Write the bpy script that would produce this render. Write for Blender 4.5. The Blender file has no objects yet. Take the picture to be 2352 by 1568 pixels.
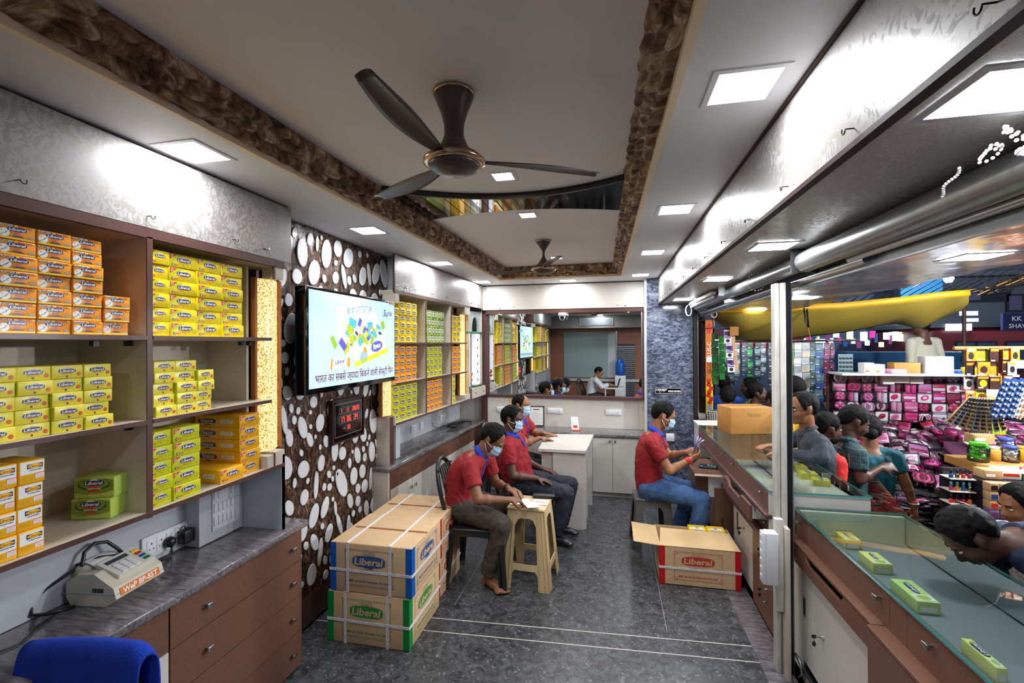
import bpy, bmesh, math, random
from mathutils import Vector, Matrix, noise
S = bpy.context.scene
COL = S.collection
R = math.radians
rnd = random.Random(7)

# ------------------------------------------------------------------ camera
cam_data = bpy.data.cameras.new('camera')
cam_data.sensor_width = 36.0
cam_data.lens = 1045 / 2352 * 36.0
cam_data.clip_start = 0.05
cam_data.clip_end = 200
cam = bpy.data.objects.new('camera', cam_data)
COL.objects.link(cam)
cam.location = (0, 0, 1.78)
YAW, PITCH, ROLL = math.atan(226 / 1045), math.atan(5 / 1045), -0.005
cam.rotation_euler = (Matrix.Rotation(YAW, 4, 'Z') @ Matrix.Rotation(R(90) + PITCH, 4, 'X') @ Matrix.Rotation(ROLL, 4, 'Z')).to_euler()
S.camera = cam

# ------------------------------------------------------------------ world, exposure
w = bpy.data.worlds.new('night_street'); S.world = w
w.use_nodes = True
w.node_tree.nodes['Background'].inputs[0].default_value = (0.10, 0.115, 0.15, 1)
w.node_tree.nodes['Background'].inputs[1].default_value = 1.5
S.view_settings.view_transform = 'Standard'
S.view_settings.look = 'None'
S.view_settings.gamma = 1
S.view_settings.use_curve_mapping = False
S.view_settings.exposure = 0.6
cy = S.cycles
cy.max_bounces = 7; cy.diffuse_bounces = 5; cy.glossy_bounces = 4
cy.transmission_bounces = 4; cy.transparent_max_bounces = 10
cy.caustics_reflective = False; cy.caustics_refractive = False
cy.adaptive_threshold = 0.03
cy.sample_clamp_indirect = 8.0
LIGHT = 1.0   # strength of the ceiling panels
PANEL_E = 70.0

# ------------------------------------------------------------------ materials
def new_mat(name):
    m = bpy.data.materials.new(name); m.use_nodes = True
    return m, m.node_tree, m.node_tree.nodes['Principled BSDF']
def mat(name, col, rough=0.5, metal=0.0, spec=0.5, emit=None, estr=0.0, noise_amt=0.0, nscale=40.0, bump=0.0, bscale=80.0, coat=0.0, stretch=None, col2=None, alpha=None):
    m, nt, b = new_mat(name)
    c4 = (col[0], col[1], col[2], 1)
    b.inputs['Base Color'].default_value = c4
    b.inputs['Roughness'].default_value = rough
    b.inputs['Metallic'].default_value = metal
    b.inputs['Specular IOR Level'].default_value = spec
    if coat: b.inputs['Coat Weight'].default_value = coat; b.inputs['Coat Roughness'].default_value = 0.08
    if emit: b.inputs['Emission Color'].default_value = (*emit, 1); b.inputs['Emission Strength'].default_value = estr
    if noise_amt or bump or col2:
        tc = nt.nodes.new('ShaderNodeTexCoord'); mp = nt.nodes.new('ShaderNodeMapping')
        nt.links.new(tc.outputs['Object'], mp.inputs['Vector'])
        if stretch: mp.inputs['Scale'].default_value = stretch
    if noise_amt or col2:
        n = nt.nodes.new('ShaderNodeTexNoise'); n.inputs['Scale'].default_value = nscale; n.inputs['Detail'].default_value = 5; n.inputs['Roughness'].default_value = 0.65
        nt.links.new(mp.outputs[0], n.inputs['Vector'])
        mx = nt.nodes.new('ShaderNodeMix'); mx.data_type = 'RGBA'
        rp = nt.nodes.new('ShaderNodeValToRGB'); rp.color_ramp.elements[0].position = 0.32; rp.color_ramp.elements[1].position = 0.68
        nt.links.new(n.outputs['Fac'], rp.inputs[0])
        nt.links.new(rp.outputs[0], mx.inputs[0])
        mx.inputs[6].default_value = c4
        k = 1 - noise_amt
        mx.inputs[7].default_value = (*col2, 1) if col2 else (col[0] * k, col[1] * k, col[2] * k, 1)
        nt.links.new(mx.outputs[2], b.inputs['Base Color'])
    if bump:
        n2 = nt.nodes.new('ShaderNodeTexNoise'); n2.inputs['Scale'].default_value = bscale; n2.inputs['Detail'].default_value = 4
        nt.links.new(mp.outputs[0], n2.inputs['Vector'])
        bp = nt.nodes.new('ShaderNodeBump'); bp.inputs['Strength'].default_value = bump; bp.inputs['Distance'].default_value = 0.01
        nt.links.new(n2.outputs['Fac'], bp.inputs['Height']); nt.links.new(bp.outputs[0], b.inputs['Normal'])
    return m
def srgb(h):
    h = h.lstrip('#'); v = [int(h[i:i + 2], 16) / 255 for i in (0, 2, 4)]
    return tuple(x / 12.92 if x <= 0.04045 else ((x + 0.055) / 1.055) ** 2.4 for x in v)
M = {}
def mk(key, *a, **k):
    M[key] = mat(key, *a, **k); return M[key]
def C(h): return srgb(h)
mk('ceiling_paint', C('f0eae8'), 0.6)
mk('soffit_paint', C('e2e3e6'), 0.5)
mk('cream_paint', C('f6e0c0'), 0.5)
mk('cream_laminate', C('cbc2b5'), 0.45, noise_amt=0.09, nscale=25, bump=0.05)
mk('white_laminate', C('d3cec6'), 0.42, noise_amt=0.05, nscale=18)
mk('grey_laminate', C('c2c6cc'), 0.45, noise_amt=0.1, nscale=14)
mk('shelf_laminate', C('d0c5b4'), 0.5, noise_amt=0.14, nscale=30)
mk('brown_laminate', C('77513f'), 0.42, noise_amt=0.3, nscale=160, stretch=(1, 1, .6))
mk('brown_dark', C('5d3d34'), 0.4, noise_amt=0.25, nscale=120)
mk('brown_edge', C('5a3a35'), 0.35, noise_amt=0.2, nscale=60)
mk('dark_brown', C('38231d'), 0.6, spec=.25)
mk('black', C('101012'), 0.4)
mk('black_gloss', C('08090b'), 0.08)
mk('black_plastic', C('1c1c1f'), 0.35)
mk('chair_black', C('202022'), 0.28)
mk('stool_grey', C('5c5a58'), 0.35)
mk('stool_cream', C('d9bf92'), 0.4)
mk('steel', C('b9bcc0'), 0.22, metal=1.0)
mk('chrome', C('d8d8d8'), 0.1, metal=1.0)
mk('brass', C('8f7358'), 0.25, metal=1.0)
mk('galvanised', C('a2a6a6'), 0.3, metal=0.9, noise_amt=0.25, nscale=8)
mk('fan_brown', C('4a3d38'), 0.35)
mk('fan_trim', C('c6a487'), 0.2, metal=1.0)
mk('white_plastic', C('e4e6ea'), 0.3)
mk('white_paint_worn', C('d9d5cc'), 0.5, noise_amt=0.3, nscale=9, stretch=(3, 3, .8))
mk('gold_wood', C('a5672e'), 0.4)
mk('cardboard', C('d6b48a'), 0.75, noise_amt=0.1, nscale=18)
mk('cardboard_light', C('d9b887'), 0.75, noise_amt=0.06, nscale=10)
mk('cardboard_old', C('b8803c'), 0.75, noise_amt=0.1, nscale=10)
mk('ink_blue', C('2c5590'), 0.7); mk('ink_green', C('2f8a3d'), 0.7); mk('ink_red', C('c0392f'), 0.7)
mk('tape_blue', C('0a5cb8'), 0.35); mk('tape_green', C('068c3a'), 0.35); mk('tape_red', C('c8141c'), 0.35); mk('tape_brown', C('9a5f36'), 0.3)
mk('strap_white', C('e8e6e6'), 0.4)
mk('yellow', C('f2d800'), 0.32); mk('lemon', C('eee046'), 0.32); mk('lemon_side', C('b4c91c'), 0.32)
mk('lime', C('c8cc14'), 0.35); mk('orange', C('f59a18'), 0.3); mk('amber', C('f2b41a'), 0.32); mk('amber_dark', C('d99a12'), 0.32)
mk('green_box', C('7f9a36'), 0.35); mk('green_light', C('b4cc58'), 0.35); mk('green_dark', C('2f5a1c'), 0.35); mk('green_edge', C('0f7a3c'), 0.35)
mk('navy', C('24306e'), 0.35); mk('print_red', C('d8321c'), 0.35); mk('print_white', C('f4f2ee'), 0.35); mk('print_black', C('1a1a14'), 0.4)
mk('print_yellow', C('f6d21a'), 0.35); mk('print_orange', C('e8781a'), 0.35); mk('print_grey', C('9aa0a8'), 0.4)
mk('polo_red', C('99141f'), 0.75, noise_amt=0.2, nscale=9)
mk('polo_blue', C('1238b8'), 0.7)
mk('trouser_brown', C('4c4138'), 0.8, noise_amt=0.2, nscale=12)
mk('trouser_navy', C('262b38'), 0.8, noise_amt=0.2, nscale=12)
mk('denim', C('2d4f80'), 0.85, noise_amt=0.45, nscale=5, col2=C('4a6d9c'))
mk('skin', C('8a5a40'), 0.5, noise_amt=0.1, nscale=20); mk('skin_dark', C('5c3b2c'), 0.5, noise_amt=0.1, nscale=20); mk('skin_mid', C('a06a48'), 0.5, noise_amt=0.1, nscale=20)
mk('hair', C('0b0909'), 0.6, spec=.15, bump=0.5, bscale=260); mk('hair_grey', C('1d1a19'), 0.65, spec=.15, noise_amt=0.5, nscale=120, bump=0.4, bscale=220)
mk('mask_blue', C('a9d0e6'), 0.7); mk('mask_white', C('e6eef2'), 0.7)
mk('eye_white', C('e8e4dc'), 0.2); mk('lip', C('6e3c34'), 0.5)
mk('blue_towel', C('0838b0'), 0.95, bump=0.5, bscale=300)
mk('ivory', C('d8d2be'), 0.35); mk('ivory_light', C('e2ddd0'), 0.35)
mk('screen_dark', C('3c4a58'), 0.15)
mk('paper', C('f0efec'), 0.6)
mk('green_marble', C('4d7a62'), 0.2); mk('shrine_glass', C('c8d6d6'), 0.12, metal=0.2)
mk('pebble_white', C('dcdde0'), 0.12)
mk('partition_grey', C('93a3a3'), 0.2)
mk('rust_wood', C('9c6248'), 0.4, noise_amt=0.2, nscale=100)
mk('tarp_yellow', C('a58c34'), 0.6, noise_amt=0.12, nscale=3); mk('tarp_bright', C('d89c10'), 0.45)
mk('tarp_maroon', C('7a1c24'), 0.7)
mk('street_dark', C('1f2226'), 0.7, noise_amt=0.3, nscale=3)
mk('key_metal', C('8a8274'), 0.3, metal=0.8)

def links(nt, a, b): nt.links.new(a, b)
def glass_mat(name, tint=(0.86, 0.95, 0.92), refl=1.0):
    m, nt, b = new_mat(name); nt.nodes.remove(b)
    out = nt.nodes['Material Output']
    tr = nt.nodes.new('ShaderNodeBsdfTransparent'); tr.inputs[0].default_value = (*tint, 1)
    gl = nt.nodes.new('ShaderNodeBsdfGlossy'); gl.inputs['Roughness'].default_value = 0.02
    fr = nt.nodes.new('ShaderNodeFresnel'); fr.inputs[0].default_value = 1.5
    mu = nt.nodes.new('ShaderNodeMath'); mu.operation = 'MULTIPLY'; mu.inputs[1].default_value = refl
    mx = nt.nodes.new('ShaderNodeMixShader')
    links(nt, fr.outputs[0], mu.inputs[0]); links(nt, mu.outputs[0], mx.inputs[0])
    links(nt, tr.outputs[0], mx.inputs[1]); links(nt, gl.outputs[0], mx.inputs[2]); links(nt, mx.outputs[0], out.inputs[0])
    M[name] = m
glass_mat('glass')
glass_mat('cellophane', (0.97, 0.94, 0.97), 2.5)
glass_mat('jar_clear', (0.9, 0.95, 0.97), 1.5)
mk('glass_edge', C('4f9f9a'), 0.1, spec=0.8)

def emis(name, col, s):
    m, nt, b = new_mat(name)
    b.inputs['Base Color'].default_value = (*col, 1); b.inputs['Emission Color'].default_value = (*col, 1)
    b.inputs['Emission Strength'].default_value = s; b.inputs['Roughness'].default_value = 0.5
    M[name] = m
emis('panel_light', (0.93, 0.96, 1.0), PANEL_E)
emis('panel_warm', (1.0, 0.80, 0.52), 28.0)
emis('spot_warm', (1.0, 0.6, 0.25), 14.0)
emis('screen_blue', C('b4dcee'), 0.5)
emis('led_red', (1.0, 0.03, 0.02), 3.0)
emis('bulb_white', (0.9, 0.95, 1.0), 60.0)
emis('shrine_white', (0.93, 0.96, 1.0), 0.35)
emis('sign_blue', (0.3, 0.35, 1.0), 2.0); emis('sign_white', (0.85, 0.9, 1.0), 2.5); emis('sign_green', (0.55, 0.8, 0.3), 1.0)
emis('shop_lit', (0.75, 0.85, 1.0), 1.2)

def granite(name, base, vein, scale, stretch, rough=0.15, contrast=(0.42, 0.62), speck=0.0, coords='Object'):
    m, nt, b = new_mat(name)
    tc = nt.nodes.new('ShaderNodeTexCoord'); mp = nt.nodes.new('ShaderNodeMapping'); mp.inputs['Scale'].default_value = stretch
    mp.inputs['Rotation'].default_value = (0, R(20), R(25))
    links(nt, tc.outputs[coords], mp.inputs[0])
    n = nt.nodes.new('ShaderNodeTexNoise'); n.inputs['Scale'].default_value = scale; n.inputs['Detail'].default_value = 8; n.inputs['Roughness'].default_value = 0.7; n.inputs['Distortion'].default_value = 1.2
    links(nt, mp.outputs[0], n.inputs[0])
    rp = nt.nodes.new('ShaderNodeValToRGB'); e = rp.color_ramp.elements
    e[0].position = contrast[0]; e[0].color = (*base, 1); e[1].position = contrast[1]; e[1].color = (*vein, 1)
    links(nt, n.outputs['Fac'], rp.inputs[0])
    last = rp.outputs[0]
    if speck:
        v = nt.nodes.new('ShaderNodeTexVoronoi'); v.inputs['Scale'].default_value = 55
        links(nt, tc.outputs[coords], v.inputs['Vector'])
        r2 = nt.nodes.new('ShaderNodeValToRGB'); r2.color_ramp.elements[0].position = 0.0; r2.color_ramp.elements[0].color = (1, 1, 1, 1); r2.color_ramp.elements[1].position = 0.42; r2.color_ramp.elements[1].color = (0, 0, 0, 1)
        links(nt, v.outputs['Distance'], r2.inputs[0])
        n3 = nt.nodes.new('ShaderNodeTexNoise'); n3.inputs['Scale'].default_value = 26; links(nt, tc.outputs[coords], n3.inputs[0])
        r3 = nt.nodes.new('ShaderNodeValToRGB'); r3.color_ramp.elements[0].position = 0.5; r3.color_ramp.elements[1].position = 0.6
        links(nt, n3.outputs['Fac'], r3.inputs[0])
        mm = nt.nodes.new('ShaderNodeMath'); mm.operation = 'MULTIPLY'; links(nt, r2.outputs[0], mm.inputs[0]); links(nt, r3.outputs[0], mm.inputs[1])
        m4 = nt.nodes.new('ShaderNodeMath'); m4.operation = 'MULTIPLY'; m4.inputs[1].default_value = speck; links(nt, mm.outputs[0], m4.inputs[0])
        mx = nt.nodes.new('ShaderNodeMix'); mx.data_type = 'RGBA'; mx.inputs[7].default_value = (0.42, 0.42, 0.43, 1)
        links(nt, m4.outputs[0], mx.inputs[0]); links(nt, last, mx.inputs[6]); last = mx.outputs[2]
    links(nt, last, b.inputs['Base Color'])
    b.inputs['Roughness'].default_value = rough
    M[name] = m
granite('floor_granite', C('2a2c2f'), C('62656a'), 16, (1, 1, 1), 0.32, (0.38, 0.72), 0.7)
granite('counter_granite', C('4a4346'), C('8f8a90'), 7, (1, 5, 5), 0.13, (0.36, 0.72))
granite('back_granite', C('4b4848'), C('8b8888'), 9, (3, 1, 3), 0.13, (0.36, 0.72))
granite('pillar_granite', C('343a4a'), C('98a0b6'), 9, (1.6, 1.6, 3.2), 0.12, (0.44, 0.74))

def loft_mat(name, c1, c2, scale=26):
    m, nt, b = new_mat(name)
    tc = nt.nodes.new('ShaderNodeTexCoord'); mp = nt.nodes.new('ShaderNodeMapping'); mp.inputs['Scale'].default_value = (1, 1, .8)
    links(nt, tc.outputs['Object'], mp.inputs[0])
    n = nt.nodes.new('ShaderNodeTexNoise'); n.inputs['Scale'].default_value = scale; n.inputs['Detail'].default_value = 2.0; n.inputs['Distortion'].default_value = 2.6; n.inputs['Roughness'].default_value = 0.6
    links(nt, mp.outputs[0], n.inputs[0])
    rp = nt.nodes.new('ShaderNodeValToRGB'); rp.color_ramp.elements[0].position = 0.5; rp.color_ramp.elements[1].position = 0.56
    links(nt, n.outputs['Fac'], rp.inputs[0])
    mx = nt.nodes.new('ShaderNodeMix'); mx.data_type = 'RGBA'; mx.inputs[6].default_value = (*c1, 1); mx.inputs[7].default_value = (*c2, 1)
    links(nt, rp.outputs[0], mx.inputs[0]); links(nt, mx.outputs[2], b.inputs['Base Color'])
    rr = nt.nodes.new('ShaderNodeMapRange'); rr.inputs[3].default_value = 0.42; rr.inputs[4].default_value = 0.24
    links(nt, rp.outputs[0], rr.inputs[0]); links(nt, rr.outputs[0], b.inputs['Roughness'])
    b.inputs['Metallic'].default_value = 0.15
    M[name] = m
loft_mat('loft_laminate', C('958f89'), C('b6b3b6'), 27)
loft_mat('underside_laminate', C('cfccc8'), C('dcdad6'), 40)

def carved(name):
    m, nt, b = new_mat(name)
    tc = nt.nodes.new('ShaderNodeTexCoord')
    n = nt.nodes.new('ShaderNodeTexNoise'); n.inputs['Scale'].default_value = 9; n.inputs['Detail'].default_value = 6; n.inputs['Distortion'].default_value = 1.8; n.inputs['Roughness'].default_value = 0.6
    links(nt, tc.outputs['Object'], n.inputs[0])
    rp = nt.nodes.new('ShaderNodeValToRGB'); e = rp.color_ramp.elements
    e[0].position = 0.38; e[0].color = (*C('4a3020'), 1); e[1].position = 0.68; e[1].color = (*C('dcc6ac'), 1)
    k = rp.color_ramp.elements.new(0.53); k.color = (*C('94704f'), 1)
    links(nt, n.outputs['Fac'], rp.inputs[0]); links(nt, rp.outputs[0], b.inputs['Base Color'])
    b.inputs['Roughness'].default_value = 0.4; b.inputs['Specular IOR Level'].default_value = 0.3
    bp = nt.nodes.new('ShaderNodeBump'); bp.inputs['Strength'].default_value = 0.7; bp.inputs['Distance'].default_value = 0.02
    links(nt, n.outputs['Fac'], bp.inputs['Height']); links(nt, bp.outputs[0], b.inputs['Normal'])
    M[name] = m
carved('carved_wood')

def glitter(name):
    m, nt, b = new_mat(name)
    tc = nt.nodes.new('ShaderNodeTexCoord')
    v = nt.nodes.new('ShaderNodeTexVoronoi'); v.inputs['Scale'].default_value = 130; v.feature = 'DISTANCE_TO_EDGE'
    n = nt.nodes.new('ShaderNodeTexNoise'); n.inputs['Scale'].default_value = 120; n.inputs['Detail'].default_value = 3
    links(nt, tc.outputs['Object'], v.inputs['Vector']); links(nt, tc.outputs['Object'], n.inputs[0])
    rp = nt.nodes.new('ShaderNodeValToRGB'); e = rp.color_ramp.elements
    e[0].position = 0.38; e[0].color = (*C('b07a18'), 1); e[1].position = 0.56; e[1].color = (*C('ffe9a8'), 1)
    links(nt, n.outputs['Fac'], rp.inputs[0])
    rv = nt.nodes.new('ShaderNodeMapRange'); rv.inputs[1].default_value = 0.0; rv.inputs[2].default_value = 0.12; rv.inputs[3].default_value = 0.45; rv.inputs[4].default_value = 1.0
    links(nt, v.outputs['Distance'], rv.inputs[0])
    mx = nt.nodes.new('ShaderNodeMix'); mx.data_type = 'RGBA'; mx.blend_type = 'MULTIPLY'; mx.inputs[0].default_value = 1
    links(nt, rp.outputs[0], mx.inputs[6]); links(nt, rv.outputs[0], mx.inputs[7])
    links(nt, mx.outputs[2], b.inputs['Base Color']); links(nt, mx.outputs[2], b.inputs['Emission Color'])
    b.inputs['Emission Strength'].default_value = 0.8; b.inputs['Roughness'].default_value = 0.25
    M[name] = m
glitter('gold_glitter')

def mirror_mat():
    m, nt, b = new_mat('mirror'); b.inputs['Metallic'].default_value = 1; b.inputs['Roughness'].default_value = 0.0
    b.inputs['Base Color'].default_value = (0.82, 0.86, 0.85, 1); M['mirror'] = m
mirror_mat()
def awning_mat():
    m, nt, b = new_mat('flex_sheet')
    b.inputs['Base Color'].default_value = (*C('d8d4dc'), 1); b.inputs['Metallic'].default_value = 0.3; b.inputs['Roughness'].default_value = 0.2; b.inputs['Specular IOR Level'].default_value = 1.0; b.inputs['Coat Weight'].default_value = 0.3; b.inputs['Coat Roughness'].default_value = 0.03
    tc = nt.nodes.new('ShaderNodeTexCoord'); n = nt.nodes.new('ShaderNodeTexNoise'); n.inputs['Scale'].default_value = 5
    links(nt, tc.outputs['Object'], n.inputs[0])
    bp = nt.nodes.new('ShaderNodeBump'); bp.inputs['Strength'].default_value = 0.25; bp.inputs['Distance'].default_value = 0.02
    links(nt, n.outputs['Fac'], bp.inputs['Height']); links(nt, bp.outputs[0], b.inputs['Normal']); links(nt, bp.outputs[0], b.inputs['Coat Normal'])
    M['flex_sheet'] = m
awning_mat()
def checks(name, c1, c2, scale, width=0.08):
    m, nt, b = new_mat(name)
    tc = nt.nodes.new('ShaderNodeTexCoord'); sp = nt.nodes.new('ShaderNodeSeparateXYZ'); links(nt, tc.outputs['Object'], sp.inputs[0])
    outs = []
    for ax in (0, 2):
        a = nt.nodes.new('ShaderNodeMath'); a.operation = 'MULTIPLY'; a.inputs[1].default_value = scale; links(nt, sp.outputs[ax], a.inputs[0])
        f = nt.nodes.new('ShaderNodeMath'); f.operation = 'FRACT'; links(nt, a.outputs[0], f.inputs[0])
        g = nt.nodes.new('ShaderNodeMath'); g.operation = 'LESS_THAN'; g.inputs[1].default_value = width; links(nt, f.outputs[0], g.inputs[0]); outs.append(g)
    mm = nt.nodes.new('ShaderNodeMath'); mm.operation = 'MAXIMUM'; links(nt, outs[0].outputs[0], mm.inputs[0]); links(nt, outs[1].outputs[0], mm.inputs[1])
    mx = nt.nodes.new('ShaderNodeMix'); mx.data_type = 'RGBA'; mx.inputs[6].default_value = (*c1, 1); mx.inputs[7].default_value = (*c2, 1)
    links(nt, mm.outputs[0], mx.inputs[0]); links(nt, mx.outputs[2], b.inputs['Base Color']); b.inputs['Roughness'].default_value = 0.8
    M[name] = m
checks('check_cloth', C('24424f'), C('6f8a4c'), 20, .05)
checks('stripe_cloth', C('b8b4ac'), C('3a3836'), 45, 0.35)
def sari(name):
    m, nt, b = new_mat(name)
    tc = nt.nodes.new('ShaderNodeTexCoord'); mp = nt.nodes.new('ShaderNodeMapping'); mp.inputs['Rotation'].default_value = (0.5, 0.6, 0)
    mp.inputs['Scale'].default_value = (1, 1, 5)
    links(nt, tc.outputs['Object'], mp.inputs[0])
    n = nt.nodes.new('ShaderNodeTexNoise'); n.inputs['Scale'].default_value = 4; n.inputs['Detail'].default_value = 6; links(nt, mp.outputs[0], n.inputs[0])
    rp = nt.nodes.new('ShaderNodeValToRGB'); rp.color_ramp.interpolation = 'CONSTANT'; e = rp.color_ramp.elements
    e[0].position = 0; e[0].color = (*C('2c2420'), 1); e[1].position = 0.42; e[1].color = (*C('8a6a54'), 1)
    for p, c in ((0.5, 'c01a1e'), (0.57, 'c9a58a'), (0.64, 'b01c1c')):
        k = rp.color_ramp.elements.new(p); k.color = (*C(c), 1)
    links(nt, n.outputs['Fac'], rp.inputs[0]); links(nt, rp.outputs[0], b.inputs['Base Color']); b.inputs['Roughness'].default_value = 0.8
    M[name] = m
sari('sari_cloth')

# ------------------------------------------------------------------ mesh builder
_txt = {}
def text_mesh(s, offset=0.0, res=2):
    key = (s, offset, res)
    if key not in _txt:
        c = bpy.data.curves.new('t', 'FONT'); c.body = s; c.resolution_u = res; c.offset = offset; c.size = 1.0
        c.align_x = 'CENTER'; c.align_y = 'CENTER'; c.fill_mode = 'FRONT' if hasattr(c, 'fill_mode') else c.fill_mode
        o = bpy.data.objects.new('t', c); COL.objects.link(o)
        dg = bpy.context.evaluated_depsgraph_get(); dg.update()
        me = bpy.data.meshes.new_from_object(o.evaluated_get(dg))
        vs = [(v.co.x, v.co.y) for v in me.vertices]; fs = [tuple(p.vertices) for p in me.polygons]
        if vs:
            x0 = min(v[0] for v in vs); x1 = max(v[0] for v in vs); y0 = min(v[1] for v in vs); y1 = max(v[1] for v in vs)
            k = max(x1 - x0, 1e-6); cx, cyy = (x0 + x1) / 2, (y0 + y1) / 2
            vs = [((a - cx) / k, (b - cyy) / k) for a, b in vs]
            _txt[key] = (vs, fs, (y1 - y0) / k)
        else: _txt[key] = ([], [], 0)
        bpy.data.objects.remove(o); bpy.data.curves.remove(c); bpy.data.meshes.remove(me)
    return _txt[key]

class MB:
    def __init__(s):
        s.v = []; s.f = []; s.m = []; s.mats = []; s.X = Matrix.Identity(4); s.sm = []
    def mi(s, m):
        if m not in s.mats: s.mats.append(m)
        return s.mats.index(m)
    def add(s, vs, fs, m, smooth=False):
        b = len(s.v); X = s.X
        s.v += [tuple(X @ Vector(p)) for p in vs]
        k = s.mi(m)
        for f in fs: s.f.append(tuple(b + i for i in f)); s.m.append(k); s.sm.append(smooth)
        return s
    def box(s, x0, x1, y0, y1, z0, z1, m, bev=0.0):
        if bev <= 0:
            vs = [(x, y, z) for z in (z0, z1) for y in (y0, y1) for x in (x0, x1)]
            s.add(vs, [(0, 2, 3, 1), (4, 5, 7, 6), (0, 1, 5, 4), (2, 6, 7, 3), (0, 4, 6, 2), (1, 3, 7, 5)], m)
        else:
            bm = bmesh.new(); bmesh.ops.create_cube(bm, size=1)
            for v in bm.verts: v.co = Vector(((x0 + x1) / 2 + v.co.x * (x1 - x0), (y0 + y1) / 2 + v.co.y * (y1 - y0), (z0 + z1) / 2 + v.co.z * (z1 - z0)))
            bmesh.ops.bevel(bm, geom=list(bm.edges), offset=bev, segments=2, affect='EDGES', profile=0.5)
            s.bm(bm, m, True)
        return s
    def bm(s, bm, m, smooth=False):
        bm.verts.index_update()
        s.add([v.co[:] for v in bm.verts], [tuple(v.index for v in f.verts) for f in bm.faces], m, smooth); bm.free()
        return s
    def quad(s, a, b, c, d, m): return s.add([a, b, c, d], [(0, 1, 2, 3)], m)
    def prism(s, poly, z0, z1, m, axis='z'):
        n = len(poly)
        def P(a, b, h): return {'z': (a, b, h), 'y': (a, h, b), 'x': (h, a, b)}[axis]
        vs = [P(a, b, z0) for a, b in poly] + [P(a, b, z1) for a, b in poly]
        fs = [tuple(range(n))[::-1], tuple(range(n, 2 * n))] + [(i, (i + 1) % n, n + (i + 1) % n, n + i) for i in range(n)]
        return s.add(vs, fs, m)
    def cyl(s, p0, p1, r0, r1, m, seg=12, caps=True):
        p0, p1 = Vector(p0), Vector(p1); d = (p1 - p0).normalized()
        a = d.orthogonal().normalized(); b = d.cross(a)
        vs = []
        for p, r in ((p0, r0), (p1, r1)):
            for i in range(seg):
                t = 2 * math.pi * i / seg; vs.append(tuple(p + a * (r * math.cos(t)) + b * (r * math.sin(t))))
        fs = [(i, (i + 1) % seg, seg + (i + 1) % seg, seg + i) for i in range(seg)]
        s.add(vs, fs, m, seg > 8)
        if caps: s.add(vs, [tuple(range(seg))[::-1], tuple(range(seg, 2 * seg))], m)
        return s
    def tube(s, pts, r, m, seg=8, closed=False):
        pts = [Vector(p) for p in pts]; n = len(pts); vs = []; prev = None
        rr = r if isinstance(r, (list, tuple)) else [r] * n
        for i, p in enumerate(pts):
            if closed: t = (pts[(i + 1) % n] - pts[i - 1]).normalized()
            else: t = (pts[min(i + 1, n - 1)] - pts[max(i - 1, 0)]).normalized()
            a = t.orthogonal().normalized() if prev is None else (prev - t * prev.dot(t)).normalized()
            prev = a; b = t.cross(a)
            for k in range(seg):
                q = 2 * math.pi * k / seg; vs.append(tuple(p + (a * math.cos(q) + b * math.sin(q)) * rr[i]))
        fs = []
        for i in range(n if closed else n - 1):
            j = (i + 1) % n
            for k in range(seg): fs.append((i * seg + k, i * seg + (k + 1) % seg, j * seg + (k + 1) % seg, j * seg + k))
        if not closed: fs += [tuple(range(seg))[::-1], tuple(range((n - 1) * seg, n * seg))]
        return s.add(vs, fs, m, True)
    def lathe(s, prof, c, m, seg=24, axis='z', smooth=True):
        vs = []; n = len(prof)
        for r, h in prof:
            for k in range(seg):
                q = 2 * math.pi * k / seg
                if axis == 'z': vs.append((c[0] + r * math.cos(q), c[1] + r * math.sin(q), c[2] + h))
                elif axis == 'x': vs.append((c[0] + h, c[1] + r * math.cos(q), c[2] + r * math.sin(q)))
                else: vs.append((c[0] + r * math.sin(q), c[1] + h, c[2] + r * math.cos(q)))
        fs = [(i * seg + k, i * seg + (k + 1) % seg, (i + 1) * seg + (k + 1) % seg, (i + 1) * seg + k) for i in range(n - 1) for k in range(seg)]
        fs += [tuple(range(seg))[::-1], tuple(range((n - 1) * seg, n * seg))]
        return s.add(vs, fs, m, smooth)
    def ell(s, c, r, m, seg=16, rings=10, rot=None):
        vs = []; fs = []
        for i in range(rings + 1):
            a = math.pi * i / rings
            for k in range(seg):
                q = 2 * math.pi * k / seg
                p = Vector((r[0] * math.sin(a) * math.cos(q), r[1] * math.sin(a) * math.sin(q), r[2] * math.cos(a)))
                if rot: p = rot @ p
                vs.append((c[0] + p.x, c[1] + p.y, c[2] + p.z))
        for i in range(rings):
            for k in range(seg): fs.append((i * seg + k, (i + 1) * seg + k, (i + 1) * seg + (k + 1) % seg, i * seg + (k + 1) % seg))
        return s.add(vs, fs, m, True)
    # flat printing on a face: o origin, u right, v up (unit vectors)
    def fr(s, o, u, v):
        s.o, s.u, s.w = Vector(o), Vector(u).normalized(), Vector(v).normalized(); s.n = s.u.cross(s.w); return s
    def P(s, a, b, h=0.0): return tuple(s.o + s.u * a + s.w * b + s.n * h)
    def poly(s, pts, m, h=0.0006): return s.add([s.P(a, b, h) for a, b in pts], [tuple(range(len(pts)))], m)
    def rect(s, a0, b0, a1, b1, m, h=0.0006): return s.poly([(a0, b0), (a1, b0), (a1, b1), (a0, b1)], m, h)
    def oval(s, a, b, ra, rb, m, h=0.0006, ang=0.0, seg=16, pw=1.0):
        pts = []
        for k in range(seg):
            q = 2 * math.pi * k / seg; x = math.copysign(abs(math.cos(q)) ** pw, math.cos(q)) * ra; y = math.copysign(abs(math.sin(q)) ** pw, math.sin(q)) * rb
            pts.append((a + x * math.cos(ang) - y * math.sin(ang), b + x * math.sin(ang) + y * math.cos(ang)))
        return s.poly(pts, m, h)
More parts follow.
